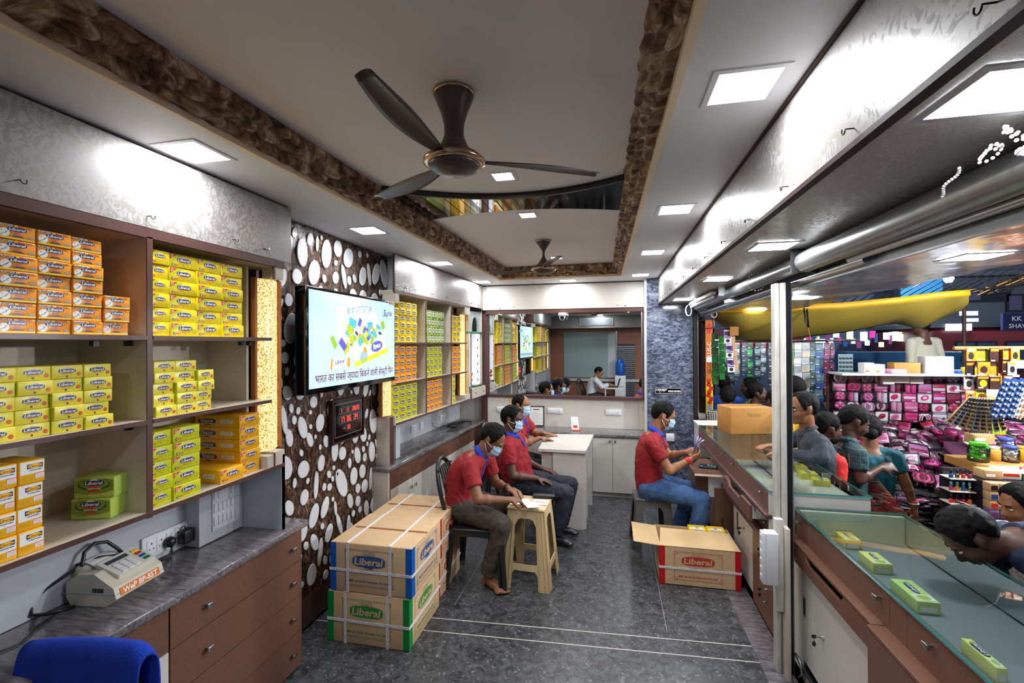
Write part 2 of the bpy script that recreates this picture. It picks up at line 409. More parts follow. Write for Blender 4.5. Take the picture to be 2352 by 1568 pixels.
    def text(s, t, a, b, width, m, h=0.0012, shear=0.0, offset=0.0, height=None, res=2, ang=0.0):
        vs, fs, asp = text_mesh(t, offset, res)
        ky = width if height is None else height / max(asp, 1e-6)
        ca, sa = math.cos(ang), math.sin(ang)
        out = []
        for x, y in vs:
            X = x * width + y * ky * shear; Y = y * ky
            out.append(s.P(a + X * ca - Y * sa, b + X * sa + Y * ca, h))
        return s.add(out, fs, m)
    def build(s, name, parent=None, smooth=False, recalc=True):
        me = bpy.data.meshes.new(name); me.from_pydata(s.v, [], s.f)
        for m in s.mats: me.materials.append(M[m])
        me.polygons.foreach_set('material_index', s.m)
        me.polygons.foreach_set('use_smooth', [bool(x) or smooth for x in s.sm])
        me.update()
        if recalc and len(s.f) < 60000:
            pass
        o = bpy.data.objects.new(name, me); COL.objects.link(o)
        if parent is not None: o.parent = parent
        return o
def frame_line(mb, a0, b0, a1, b1, t, m, h=0.0006):
    mb.rect(a0, b0, a1, b0 + t, m, h); mb.rect(a0, b1 - t, a1, b1, m, h); mb.rect(a0, b0, a0 + t, b1, m, h); mb.rect(a1 - t, b0, a1, b1, m, h)

def tag(o, label=None, cat=None, group=None, kind=None):
    if label: o['label'] = label
    if cat: o['category'] = cat
    if group: o['group'] = group
    if kind: o['kind'] = kind
    return o
def empty(name, loc=(0, 0, 0), rz=0.0, label=None, cat=None, group=None):
    o = bpy.data.objects.new(name, None); COL.objects.link(o); o.empty_display_size = 0.05
    o.location = loc; o.rotation_euler = (0, 0, rz)
    return tag(o, label, cat, group)
def struct(name, mb):
    return tag(mb.build(name), kind='structure')
KIDS = {}
def dup(root, loc, rz=0.0, label=None, group=None):
    r = root.copy(); COL.objects.link(r); r.location = loc; r.rotation_euler = (0, 0, rz)
    if label: r['label'] = label
    if group: r['group'] = group
    for ch in list(root.children):
        c = ch.copy(); COL.objects.link(c); c.parent = r
        for g in list(ch.children):
            d = g.copy(); COL.objects.link(d); d.parent = c
    return r
# ------------------------------------------------------------------ setting
ZC = 2.53     # soffit
mb = MB(); mb.box(-2.12, 1.55, -2.4, 5.95, -0.06, 0.0, 'floor_granite')
jl = [((-2.1, 2.727), (0.93, 2.914)), ((-2.1, 2.597), (0.93, 2.775))]
for (a, b) in jl:
    mb.quad((a[0], a[1], .0006), (b[0], b[1], .0006), (b[0], b[1] + .007, .0006), (a[0], a[1] + .007, .0006), 'white_laminate')
for x in (-1.05, .33):
    mb.quad((x, 2.95, .0006), (x + .003, 2.95, .0006), (x + .003, 5.4, .0006), (x, 5.4, .0006), 'print_grey')
mb.quad((.80, 1.0, .0008), (.95, 1.0, .0008), (.95, 3.6, .0008), (.80, 3.6, .0008), 'counter_granite')
struct('floor', mb)
mb = MB(); mb.box(-2.2, -2.06, -2.4, 5.95, 0, 2.9, 'grey_laminate'); struct('wall_left', mb)
mb = MB(); mb.box(-2.2, .42, 5.76, 5.9, 0, 2.9, 'white_laminate'); struct('wall_back', mb)
# soffit ring round the raised ceiling, skewed like the room
A, B, Cc, D = (-1.415, -0.3), (-1.285, 5.20), (.145, 5.17), (.235, -.3)
mb = MB()
def hq(mb, pts, z0, z1, m):
    mb.prism(pts, z0, z1, m)
hq(mb, [(-2.1, -2.4), (A[0], -2.4), A, B, (B[0], 5.9), (-2.1, 5.9)], ZC, ZC + .03, 'soffit_paint')
hq(mb, [B, Cc, (Cc[0], 5.9), (B[0], 5.9)], ZC, ZC + .03, 'soffit_paint')
hq(mb, [D, (D[0], -2.4), (1.0, -2.4), (1.0, 5.9), (Cc[0], 5.9), Cc], ZC, ZC + .03, 'soffit_paint')
hq(mb, [A, (A[0], -2.4), (D[0], -2.4), D], ZC, ZC + .03, 'soffit_paint')
mb.box(-1.5, .4, -.5, 5.4, 2.66, 2.70, 'ceiling_paint')
struct('ceiling', mb)
# cream lip and carved cornice
ctr = Vector((-.58, 2.44))
def inset(p, d):
    return (p[0] + (d if p[0] < ctr.x else -d), p[1] + (d if p[1] < ctr.y else -d))
ring = [A, B, Cc, D]
mb = MB()
for i in range(4):
    p, q = ring[i], ring[(i + 1) % 4]; pi, qi = inset(p, .026), inset(q, .026)
    mb.add([(p[0], p[1], 2.522), (q[0], q[1], 2.522), (qi[0], qi[1], 2.522), (pi[0], pi[1], 2.522), (pi[0], pi[1], 2.548), (qi[0], qi[1], 2.548), (p[0], p[1], 2.532), (q[0], q[1], 2.532)],
           [(0, 1, 2, 3), (3, 2, 5, 4), (0, 6, 7, 1)], 'cream_paint')
struct('trim_1', mb)
mb = MB()
for i in range(4):
    p, q = Vector(inset(ring[i], .024)), Vector(inset(ring[(i + 1) % 4], .024))
    pi, qi = Vector(inset(ring[i], .108)), Vector(inset(ring[(i + 1) % 4], .108))
    L = (q - p).length; nu = int(L / .016); nv = 12; vs = []
    n3 = Vector((-(q - p).y, (q - p).x, 0)).normalized()
    if n3.xy.dot(ctr - p) < 0: n3 = -n3
    for a in range(nu + 1):
        for b in range(nv + 1):
            t, s_ = a / nu, b / nv
            lo = p.lerp(q, t); hi = pi.lerp(qi, t); c = lo.lerp(hi, s_)
            z = 2.546 + (2.655 - 2.546) * s_
            u = t * L
            row = s_ * 3.0
            fr_ = u / .105 + (0.5 if int(row) % 2 else 0)
            ph = (fr_ % 1.0); rr = row % 1.0
            leaf = max(0, 1 - ((ph - .5) ** 2 * 3.2 + (rr - .5) ** 2 * 3.4))
            ns = noise.noise(Vector((u * 26 + i * 9, s_ * 3.4, row * .6)))
            h = .028 * leaf + .018 * ns + .010 * math.sin(s_ * math.pi)
            if b in (0, nv) or a in (0, nu): h = 0
            vs.append((c.x + n3.x * h * .75, c.y + n3.y * h * .75, z - h * .75))
    fs = [(a * (nv + 1) + b, (a + 1) * (nv + 1) + b, (a + 1) * (nv + 1) + b + 1, a * (nv + 1) + b + 1) for a in range(nu) for b in range(nv)]
    mb.add(vs, fs, 'carved_wood', True)
struct('trim_2', mb)
# black gloss band with mirror tiles on the raised ceiling
def arc3(a, b, c, n=24):
    out = []
    for i in range(n + 1):
        t = i / n
        x = a[0] * (1 - t) * (1 - 2 * t) + 4 * b[0] * t * (1 - t) + c[0] * t * (2 * t - 1)
        y = a[1] * (1 - t) * (1 - 2 * t) + 4 * b[1] * t * (1 - t) + c[1] * t * (2 * t - 1)
        out.append((x, y))
    return out
mb = MB()
fa = arc3((-1.235, 2.31), (-.55, 2.59), (.125, 2.40)); ba = arc3((-1.215, 2.98), (-.55, 2.885), (.12, 3.07))
for i in range(24):
    mb.prism([fa[i], fa[i + 1], ba[i + 1], ba[i]], 2.645, 2.66, 'black_gloss')
    a, b = Vector(fa[i]), Vector(fa[i + 1]); d = Vector((0, .018))
    mb.prism([tuple(a), tuple(b), tuple(b + d), tuple(a + d)], 2.628, 2.645, 'black')
tb = empty('ceiling_band', (0, 0, 0), 0, 'black curved band with smoky mirror tiles across the raised ceiling', 'ceiling panel')
mb.build('band_board', tb)
mk('tile_reflect', C('a08a50'), 0.06, metal=0.9); mk('tile_smoke', C('4a4a4c'), 0.05, metal=0.9)  # gold tint paints the reflection of yellow goods into the mirror tiles
for k, (t0, t1, m) in enumerate([(.0, .13, 'tile_smoke'), (.155, .285, 'tile_reflect'), (.31, .43, 'mirror'), (.455, .57, 'tile_reflect'), (.595, .70, 'tile_smoke'), (.725, .83, 'tile_smoke'), (.855, .985, 'tile_smoke')]):
    mb = MB(); n = 6
    def ap(arc, t):
        x = t * 24; i = min(23, int(x)); f = x - i; a, b = arc[i], arc[i + 1]; return (a[0] + (b[0] - a[0]) * f, a[1] + (b[1] - a[1]) * f)
    F = [ap(fa, t0 + (t1 - t0) * j / n) for j in range(n + 1)]; G = [ap(ba, t0 + (t1 - t0) * j / n) for j in range(n + 1)]
    for j in range(n):
        e = .03
        def mixp(p, q, s): return (p[0] * (1 - s) + q[0] * s, p[1] * (1 - s) + q[1] * s, 2.6435 - .0015 * math.sin(j * 2.1))
        mb.quad(mixp(F[j], G[j], .07), mixp(F[j + 1], G[j + 1], .07), mixp(F[j + 1], G[j + 1], .98), mixp(F[j], G[j], .98), m)
    mb.build('mirror_tile', tb)

# ------------------------------------------------------------------ ceiling lights
def panel_light(x, y, z, label, group, lit='panel_light', s=.165, fr=.105, rz=0.0):
    t = empty('ceiling_light', (x, y, z), rz, label, 'ceiling light', group)
    m = MB(); h = s / 2; F = h + .018
    m.box(-F, F, -F, -h, -.004, .0, 'white_plastic'); m.box(-F, F, h, F, -.004, .0, 'white_plastic'); m.box(-F, -h, -h, h, -.004, .0, 'white_plastic'); m.box(h, F, -h, h, -.004, .0, 'white_plastic')
    m.build('frame', t)
    m = MB(); m.quad((-h, -h, -.002), (-h, h, -.002), (h, h, -.002), (h, -h, -.002), lit); m.build('diffuser', t)
    return t
OL = ['nearest the camera', 'second from the camera', 'third from the camera', 'farthest from the camera']
for i, (x, y) in enumerate([(-1.575, 1.466), (-1.553, 2.724), (-1.53, 3.982), (-1.51, 5.30)]):
    panel_light(x, y, ZC, 'square white light panel over the left shelves, ' + OL[i], 'light panels in the left soffit')
for i, (x, y) in enumerate([(.385, 1.443), (.362, 2.69), (.345, 3.92), (.328, 5.19)]):
    panel_light(x, y, ZC, 'square white light panel beside the right loft cabinet, ' + OL[i], 'light panels in the right soffit')
panel_light(-.49, 5.45, ZC, 'square white light panel above the mirror wall', None)
for i, (x, y) in enumerate([(-.545, 2.325), (-.548, 3.065), (-.538, 4.662)]):
    panel_light(x, y, 2.66, ['small warm light panel just right of the near fan hub', 'small warm light panel behind the black curved band', 'small warm light panel right of the far fan rod'][i], 'warm light panels in the raised ceiling', 'panel_warm', s=.10)
UN = ['nearest the camera above the display counter', 'in front of the roller shutter joint', 'above the bend of the tube cable', 'at the far end by the granite pillar']
for i, (x, y) in enumerate([(.70, .985), (.745, 2.336), (.746, 3.463), (.735, 5.0)]):
    panel_light(x, y, 2.23, 'square light panel under the right loft cabinet, ' + UN[i], 'light panels under the right loft')
for i, (x, y) in enumerate([(1.60, 2.43), (1.635, 4.373), (1.68, 5.85)]):
    panel_light(x, y, 2.160, ['square light panel in the shiny awning nearest the street goods', 'square light panel in the shiny awning right of the white post', 'square light panel in the shiny awning left of the white post'][i], 'light panels in the awning', s=.17)
for y, x in ((-.9, -.6),):
    panel_light(x, y, ZC, 'added square fill light panel behind the camera over the laptop desk', None)  # unseen panel added to lift the light in the room

# ------------------------------------------------------------------ near left display unit
LX = -1.70
def board(mb, x0, x1, y0, y1, z0, z1, m='shelf_laminate', edge='brown_edge', et=.004):
    mb.box(x0, x1 - et, y0, y1, z0, z1, m); mb.box(x1 - et, x1, y0, y1, z0, z1, edge)
u1 = empty('display_shelf', (0, 0, 0), 0, 'near wall shelf unit with brown edges left of the screen wall', 'shelf unit')
mb = MB(); mb.box(-2.05, -2.035, .25, 2.12, 1.135, 2.225, 'shelf_laminate'); mb.box(-2.05, -2.036, .25, 2.12, .801, 1.135, 'grey_laminate'); mb.build('back_panel', u1)
mb = MB(); board(mb, -2.035, LX, 1.380, 1.402, 1.13, 2.19); mb.build('divider', u1)
for (y0, y1) in ((.25, 1.38), (1.402, 2.02)):
    for z in (1.817, 1.50):
        mb = MB(); board(mb, -2.035, LX + .003, y0, y1, z - .016, z); mb.build('shelf', u1)
mb = MB(); board(mb, -2.035, LX + .003, .25, 2.115, 1.135, 1.153); mb.build('shelf', u1)
mb = MB(); board(mb, -2.035, LX, .25, 2.12, 2.185, 2.222, et=.02); mb.build('top_rail', u1)
mb = MB(); mb.box(-2.035, -1.80, 1.965, 1.98, 1.153, 2.185, 'shelf_laminate'); mb.box(-2.035, LX, 2.10, 2.118, .80, 1.135, 'grey_laminate'); mb.box(LX - .004, LX, 2.10, 2.118, .80, 1.2, 'brown_edge')
mb.box(-2.035, -1.86, 2.10, 2.118, 1.135, 2.185, 'brown_edge'); mb.build('end_panel', u1)
for (y, z) in ((1.25, 1.79), (1.365, 1.79), (1.95, 1.79), (1.90, 1.79), (1.365, 1.475)):
    mb = MB(); mb.box(-1.78, -1.76, y - .009, y + .009, z - .012, z + .008, 'black_plastic'); mb.build('shelf_peg', u1)
mb = MB(); mb.box(-1.78, LX, 1.99, 2.035, 1.153, 1.215, 'cream_laminate'); mb.box(LX - .006, LX + .002, 2.035, 2.045, 1.135, 1.22, 'brown_edge')
mb.box(-1.80, LX + .0, 2.045, 2.115, 1.153, 1.225, 'cream_laminate'); mb.build('light_ledge', u1)
mb = MB(); mb.box(-1.78, LX - .002, 2.05, 2.11, 2.125, 2.185, 'cream_laminate'); mb.box(LX - .01, LX, 2.04, 2.05, 2.12, 2.19, 'brown_edge'); mb.build('top_block', u1)
def gold_panel(x, y0, y1, z0, z1, label, rz=0, name='glitter_light_panel'):
    t = empty(name, (x, y0, z0), rz, label, 'light panel', 'gold glitter light panels')
    m = MB(); n = 10; w_ = y1 - y0; h = z1 - z0; vs = []
    for k in range(n + 1):
        a = k / n; yy = a * w_; xx = .028 * math.sin(a * math.pi)
        vs += [(xx, yy, 0), (xx, yy, h)]
    m.add(vs, [(2 * k, 2 * k + 2, 2 * k + 3, 2 * k + 1) for k in range(n)], 'gold_glitter')
    m.build('glitter_sheet', t)
    m = MB(); m.box(-.02, .0, -.014, w_ + .012, -.004, h + .004, 'gold_wood'); m.box(-.02, .014, w_ + .002, w_ + .016, -.004, h + .004, 'gold_wood'); m.box(-.02, .008, -.016, -.002, -.004, h + .004, 'gold_wood'); m.build('wooden_frame', t)
    return t
gold_panel(-1.785, 2.015, 2.165, 1.225, 2.125, 'tall gold glitter light panel right of the near shelf unit, beside the pebble wall')
gold_panel(-1.785, .26, .41, 1.18, 2.125, 'tall gold glitter light panel at the camera end of the near shelf unit')
# electrical board box under the shelf
sb = empty('switchboard_box', (0, 0, 0), 0, 'cream boxed-in panel with a big white switchboard under the near shelves', 'switchboard')
mb = MB(); mb.box(-2.035, -1.95, 1.835, 2.098, .802, 1.134, 'grey_laminate'); mb.build('housing', sb)
mb = MB(); mb.box(-1.95, -1.943, 1.905, 2.075, .85, 1.085, 'white_plastic', .002); mb.build('switch_plate', sb)
for r_ in range(3):
    for c_ in range(6):
        if r_ == 2 and c_ in (2, 3):
            mb = MB(); yy = 1.925 + c_ * .026; mb.lathe([(.010, 0), (.009, .008)], (-1.943, yy, 1.05), 'white_plastic', 12, 'x'); mb.build('regulator_knob', sb); continue
        mb = MB(); yy = 1.92 + c_ * .026; zz = .875 + r_ * .065; mb.box(-1.943, -1.938, yy - .009, yy + .009, zz, zz + .045, 'white_plastic', .0015); mb.build('switch', sb)
# loft cabinet above
def hook(t, x, y, z, sgn=1, axis='x'):
    m = MB(); pts = []
    for k in range(9):
        a = k / 8 * math.pi * 1.2
        pts.append((0.018 * sgn + .0, .008 - .008 * math.cos(a), -.009 * math.sin(a)))
    P = [(0, 0, 0), (0.012 * sgn, 0, 0)] + pts
    if axis == 'y': P = [(p[1], -abs(p[0]), p[2]) for p in P]
    m.tube([(x + p[0], y + p[1], z + p[2]) for p in P], .0016, 'dark_brown', 6); m.build('hook', t)
def knob(t, x, y, z, d=(1, 0), w_=.022, m_='steel', name='knob', h=.016):
    m = MB(); dx, dy = d
    if dx:
        m.box(min(x, x + dx * .018), max(x, x + dx * .018), y - .004, y + .004, z - .004, z + .004, m_)
        m.box(min(x + dx * .014, x + dx * .024), max(x + dx * .014, x + dx * .024), y - w_ / 2, y + w_ / 2, z - h / 2, z + h / 2, m_, .002)
    else:
        m.box(x - .004, x + .004, min(y, y + dy * .018), max(y, y + dy * .018), z - .004, z + .004, m_)
        m.box(x - w_ / 2, x + w_ / 2, min(y + dy * .014, y + dy * .024), max(y + dy * .014, y + dy * .024), z - h / 2, z + h / 2, m_, .002)
    return m.build(name, t)
lf = empty('loft_cabinet', (0, 0, 0), 0, 'pearly patterned loft cabinet over the near left shelves', 'cabinet')
mb = MB(); mb.box(-2.05, LX - .016, .2, 2.17, 2.226, ZC - .002, 'brown_edge'); mb.build('body', lf)
for y0, y1 in ((.2, 2.17),):
    mb = MB(); mb.box(LX - .016, LX, y0, y1, 2.224, ZC - .012, 'loft_laminate'); dr = mb.build('door', lf)
    mb2 = MB(); yy = y1 - .20; mb2.lathe([(.0045, 0), (.0045, .018), (.009, .019), (.009, .028)], (LX, yy, 2.262), 'chrome', 12, 'x'); mb2.build('handle', dr)
for y in (.60, .994, 1.381, 1.775): hook(lf, LX, y, 2.266)

# counter, drawers
ct = MB()
ct.box(-2.06, -1.665, -.2, 2.262, .765, .80, 'counter_granite', .006)
tag(ct.build('worktop'), 'long grey veined stone worktop under the near left shelves', 'worktop')
cb = empty('drawer_cabinet', (0, 0, 0), 0, 'brown cabinet of wide drawers with steel knobs below the near worktop', 'cabinet')
mb = MB(); mb.box(-2.05, -1.708, 1.46, 2.235, .0, .764, 'brown_dark'); mb.box(-1.71, -1.69, 2.225, 2.235, .02, .764, 'brown_laminate'); mb.build('body', cb)
zs = [.764, .585, .395, .20, .01]
for k in range(4):
    mb = MB(); mb.box(-1.708, -1.69, 1.462, 2.224, zs[k + 1] + .003, zs[k] - .001, 'brown_laminate'); d_ = mb.build('drawer', cb)
    for y in (1.625, 2.155): knob(d_, -1.69, y, (zs[k] + zs[k + 1]) / 2, w_=.028, h=.02)
cb2 = empty('base_cabinet', (0, 0, 0), 0, 'cabinet with one brown drawer over white doors, lower left behind the blue towel', 'cabinet')
mb = MB(); mb.box(-2.05, -1.708, .0, 1.456, .0, .764, 'brown_dark'); mb.build('body', cb2)
for y0, y1 in ((.0, .73), (.733, 1.456)):
    mb = MB(); mb.box(-1.708, -1.69, y0 + .002, y1 - .002, .588, .763, 'brown_laminate'); mb.build('drawer', cb2)
    mb = MB(); mb.box(-1.708, -1.69, y0 + .002, y1 - .002, .05, .583, 'white_laminate'); mb.build('door', cb2)

# pebble wall with screen
pw = MB()
pw.box(-2.06, -1.885, 2.262, 3.60, .02, ZC - .002, 'dark_brown')
n1, n2 = 120, 150; vs = []
Y0, Y1, Z0, Z1 = 2.262, 3.60, .20, ZC - .003
for a in range(n1 + 1):
    for b in range(n2 + 1):
        y = Y0 + (Y1 - Y0) * a / n1; z = Z0 + (Z1 - Z0) * b / n2
        h = .006 * noise.noise(Vector((y * 16, z * 9, 3))) + .004 * noise.noise(Vector((y * 40, z * 22, 9)))
        if a in (0, n1) or b in (0, n2): h = 0
        vs.append((-1.872 + h, y, z))
def bark():
    m, nt, b = new_mat('bark_panel')
    tc = nt.nodes.new('ShaderNodeTexCoord'); mp = nt.nodes.new('ShaderNodeMapping'); mp.inputs['Scale'].default_value = (1, 1.6, .7); links(nt, tc.outputs['Object'], mp.inputs[0])
    n = nt.nodes.new('ShaderNodeTexNoise'); n.inputs['Scale'].default_value = 13; n.inputs['Detail'].default_value = 7; n.inputs['Distortion'].default_value = 2.5; n.inputs['Roughness'].default_value = 0.65
    links(nt, mp.outputs[0], n.inputs[0])
    rp = nt.nodes.new('ShaderNodeValToRGB'); e = rp.color_ramp.elements
    e[0].position = 0.40; e[0].color = (*C('1e1511'), 1); e[1].position = 0.72; e[1].color = (*C('b0937a'), 1)
    k = e.new(0.55); k.color = (*C('533a2c'), 1)
    links(nt, n.outputs['Fac'], rp.inputs[0]); links(nt, rp.outputs[0], b.inputs['Base Color']); b.inputs['Roughness'].default_value = 0.22
    bp = nt.nodes.new('ShaderNodeBump'); bp.inputs['Strength'].default_value = 0.35; bp.inputs['Distance'].default_value = 0.01
    links(nt, n.outputs['Fac'], bp.inputs['Height']); links(nt, bp.outputs[0], b.inputs['Normal'])
    M['bark_panel'] = m
bark()
pw.add(vs, [(a * (n2 + 1) + b, (a + 1) * (n2 + 1) + b, (a + 1) * (n2 + 1) + b + 1, a * (n2 + 1) + b + 1) for a in range(n1) for b in range(n2)], 'bark_panel', True)
rp_ = random.Random(21); placed = []
def try_pebble(y, z, a, b, ang):
    e = max(a, b)
    if y - a < Y0 + .006 or y + a > Y1 - .006 or z - b < Z0 + .01 or z + b > Z1 - .01: return False
    for (py, pz, pa, pb) in placed:
        dy = (y - py) / (a + pa + .012); dz = (z - pz) / (b + pb + .012)
        if dy * dy + dz * dz < 1.0: return False
    placed.append((y, z, a, b))
    pts = []
    k1, k2 = rp_.uniform(.05, .2), rp_.uniform(0, 6.28)
    for i in range(18):
        q = 2 * math.pi * i / 18; rr = 1 + k1 * math.cos(q + k2)
        x_, y_ = a * .95 * rr * math.cos(q), b * .95 * rr * math.sin(q)
        pts.append((y + x_ * math.cos(ang) - y_ * math.sin(ang), z + x_ * math.sin(ang) + y_ * math.cos(ang)))
    n = len(pts)
    vs_ = [(-1.866, p[0], p[1]) for p in pts] + [(-1.861, y + (p[0] - y) * .94, z + (p[1] - z) * .94) for p in pts]
    pw.add(vs_, [tuple(range(n, 2 * n))] + [(i, (i + 1) % n, n + (i + 1) % n, n + i) for i in range(n)], 'pebble_white')
    return True
for sz, cnt in ((1.25, 500), (.75, 900), (.42, 900)):
    for _ in range(cnt):
        rot = rp_.random() < .3
        a = rp_.uniform(.028, .05) * sz; b = a * rp_.uniform(1.0, 2.1 if not rot else 1.5)
        if rp_.random() < .12: a, b = .016 * sz + .004, .075 * sz
        try_pebble(rp_.uniform(Y0, Y1), rp_.uniform(Z0, Z1), a, b, R(rp_.uniform(-28, 28)))
pw.box(-1.885, -1.868, 2.262, 3.60, .02, .20, 'brown_dark')
tag(pw.build('pebble_wall_panel'), 'dark bark-textured wall panel inlaid with white pebbles behind the screen', 'wall panel')
mb = MB(); mb.box(-2.06, -1.80, 3.60, 3.68, 0, ZC - .002, 'grey_laminate'); struct('trim_3', mb)

# television
tv = empty('television', (-1.735, 2.30, 1.487), 0, 'wall screen showing yellow pin packets and a Hindi line of text', 'television')
TW, TH = 1.10, .635
mb = MB(); mb.box(-.124, -.045, .3, .8, .2, .45, 'black'); mb.build('wall_mount', tv)
mb = MB(); mb.box(-.045, .03, .0, TW, .0, TH, 'black_gloss', .004); mb.build('case', tv)
mb = MB(); mb.fr((.0315, .022, .034), (0, 1, 0), (0, 0, 1))
SW, SH = TW - .035, TH - .052
mb.rect(0, 0, SW, SH, 'screen_blue', 0)
emis('tv_maroon', C('7a2430'), .25); emis('tv_navy', C('24306e'), .3); emis('tv_yellow', C('d3d820'), .42); emis('tv_pale', C('9aaee0'), .45); emis('tv_green', C('9fc83a'), .4); emis('tv_orange', C('e0952a'), .4); emis('tv_teal', C('48b0c0'), .4); emis('tv_white', C('e8f2f4'), .5); emis('tv_violet', C('5a58b8'), .4); emis('tv_dark', C('5a6a1c'), .3)
mb.text('भारत का सबसे ज्यादा िबकने वाली सेफ्टी िपन', SW * .51, .052, SW * .92, 'tv_maroon', .0026, offset=.008, height=.080, res=3)
mb.text('Su', SW - .145, .50, .065, 'tv_navy', shear=.25, offset=.01); mb.text('Vik', SW - .075, .50, .07, 'tv_maroon', shear=.25, offset=.01)
# faded large pouch
mb.poly([(.27, .50), (.72, .545), (.95, .21), (.55, .11), (.50, .15), (.30, .27)], 'tv_white', .0004)
mb.oval(.55, .50, .17, .026, 'tv_pale', .0007, R(7), pw=.6); mb.text('Liberal', .55, .502, .24, 'tv_white', .0011, .2, .02, ang=R(7)); mb.text('GOLD', .60, .455, .09, 'tv_pale', .0011, ang=R(7), offset=.02)
mb.poly([(.50, .105), (.96, .20), (.955, .235), (.47, .135)], 'tv_yellow', .0006)
mb.oval(.60, .17, .055, .045, 'tv_pale', .0006, R(20))
# scattered pin packets
rt = random.Random(5)
for k in range(46):
    a = rt.gauss(.56, .15); b = .315 + (a - .56) * .18 + rt.gauss(0, .042)
    if not (.2 < a < .95): continue
    th = R(rt.uniform(-70, 70)); L = rt.uniform(.04, .09); W_ = rt.uniform(.012, .03)
    ux, uy = math.cos(th), math.sin(th)
    def pt(s, t): return (a + ux * s - uy * t, b + uy * s + ux * t)
    m_ = rt.choice(['tv_yellow', 'tv_yellow', 'tv_green', 'tv_orange', 'tv_teal', 'tv_white', 'tv_violet', 'tv_yellow'])
    hh = .0012 + k * .00002
    mb.poly([pt(-L / 2, -W_), pt(L / 2, -W_), pt(L / 2, W_), pt(-L / 2, W_)], m_, hh)
    if m_ in ('tv_yellow', 'tv_green'):
        for j in range(4): mb.poly([pt(-L / 2, -W_ * .7 + j * W_ * .42), pt(L / 2, -W_ * .8 + j * W_ * .42), pt(L / 2, -W_ * .68 + j * W_ * .42), pt(-L / 2, -W_ * .6 + j * W_ * .42)], 'tv_dark', hh + .00001)
    elif m_ == 'tv_white': mb.oval(a, b, L * .35, W_ * .5, 'tv_navy', hh + .00001, th)
mb.poly([(.20, .10), (.40, .115), (.405, .165), (.215, .17)], 'tv_white', .0022); mb.poly([(.20, .10), (.222, .10), (.232, .17), (.212, .17)], 'tv_orange', .0023); mb.poly([(.385, .115), (.42, .11), (.425, .17), (.39, .17)], 'tv_orange', .0023); mb.text('Liberal', .305, .15, .10, 'tv_navy', .0024, .2, .02, ang=R(4))
mb.oval(.78, .245, .085, .04, 'tv_violet', .0022, R(10)); mb.text('िलबरल', .78, .247, .11, 'tv_white', .0024, ang=R(10), offset=.02)
mb.build('screen', tv)
mb = MB(); mb.fr((.034, TW - .12, TH - .03), (0, 1, 0), (0, 0, 1)); mb.rect(0, 0, .11, .03, 'paper', 0); mb.oval(.025, .015, .011, .011, 'print_red', .0006); mb.rect(.045, .006, .06, .024, 'print_orange', .0006); mb.rect(.07, .006, .10, .024, 'green_light', .0006); mb.build('sticker', tv)
# digital clock
ck = empty('digital_clock', (-1.862, 2.735, 1.10), 0, 'square black wall clock with red digits below the screen', 'clock')
mb = MB(); mb.box(.0, .03, 0, .40, 0, .30, 'dark_brown', .004); mb.box(.03, .036, .0, .40, .0, .012, 'dark_brown'); mb.box(.03, .036, .0, .40, .288, .30, 'dark_brown'); mb.box(.03, .036, .0, .012, .012, .288, 'dark_brown'); mb.box(.03, .036, .388, .40, .012, .288, 'dark_brown'); mb.build('wooden_frame', ck)
mb = MB(); mb.fr((.0305, .012, .012), (0, 1, 0), (0, 0, 1)); mb.rect(0, 0, .376, .276, 'black_gloss', 0)
frame_line(mb, .02, .03, .355, .255, .0025, 'print_grey', .0005); frame_line(mb, .07, .185, .33, .225, .0015, 'print_grey', .0005); frame_line(mb, .07, .118, .33, .168, .0015, 'print_grey', .0005)
SEG = {'0': 'abcdef', '1': 'bc', '2': 'abged', '3': 'abgcd', '4': 'fgbc', '6': 'afgedc', '7': 'abc'}
def seg(mbx, ch, x, y, w_, h, m):
    t = w_ * .2
    S_ = {'a': (0, h - t, w_, h), 'd': (0, 0, w_, t), 'g': (0, h / 2 - t / 2, w_, h / 2 + t / 2), 'f': (0, h / 2, t, h), 'b': (w_ - t, h / 2, w_, h), 'e': (0, 0, t, h / 2), 'c': (w_ - t, 0, w_, h / 2)}
    for c in SEG.get(ch, ''):
        a = S_[c]; mbx.rect(x + a[0], y + a[1], x + a[2], y + a[3], m, .001)
for i, (ch, x) in enumerate([('1', .085), ('1', .15), ('1', .17), ('2', .235), ('0', .257), ('2', .279), ('3', .301)]): seg(mb, ch, x, .192, .016, .027, 'led_red')
for ch, x in [('1', .085), ('7', .112), ('0', .165), ('6', .192), ('3', .255), ('4', .282)]: seg(mb, ch, x, .124, .02, .036, 'led_red')
for ch, x in [('3', .17), ('2', .19)]: seg(mb, ch, x, .068, .014, .028, 'led_red')
mb.text('TEMP', .13, .08, .03, 'print_grey')
mb.build('clock_face', ck)
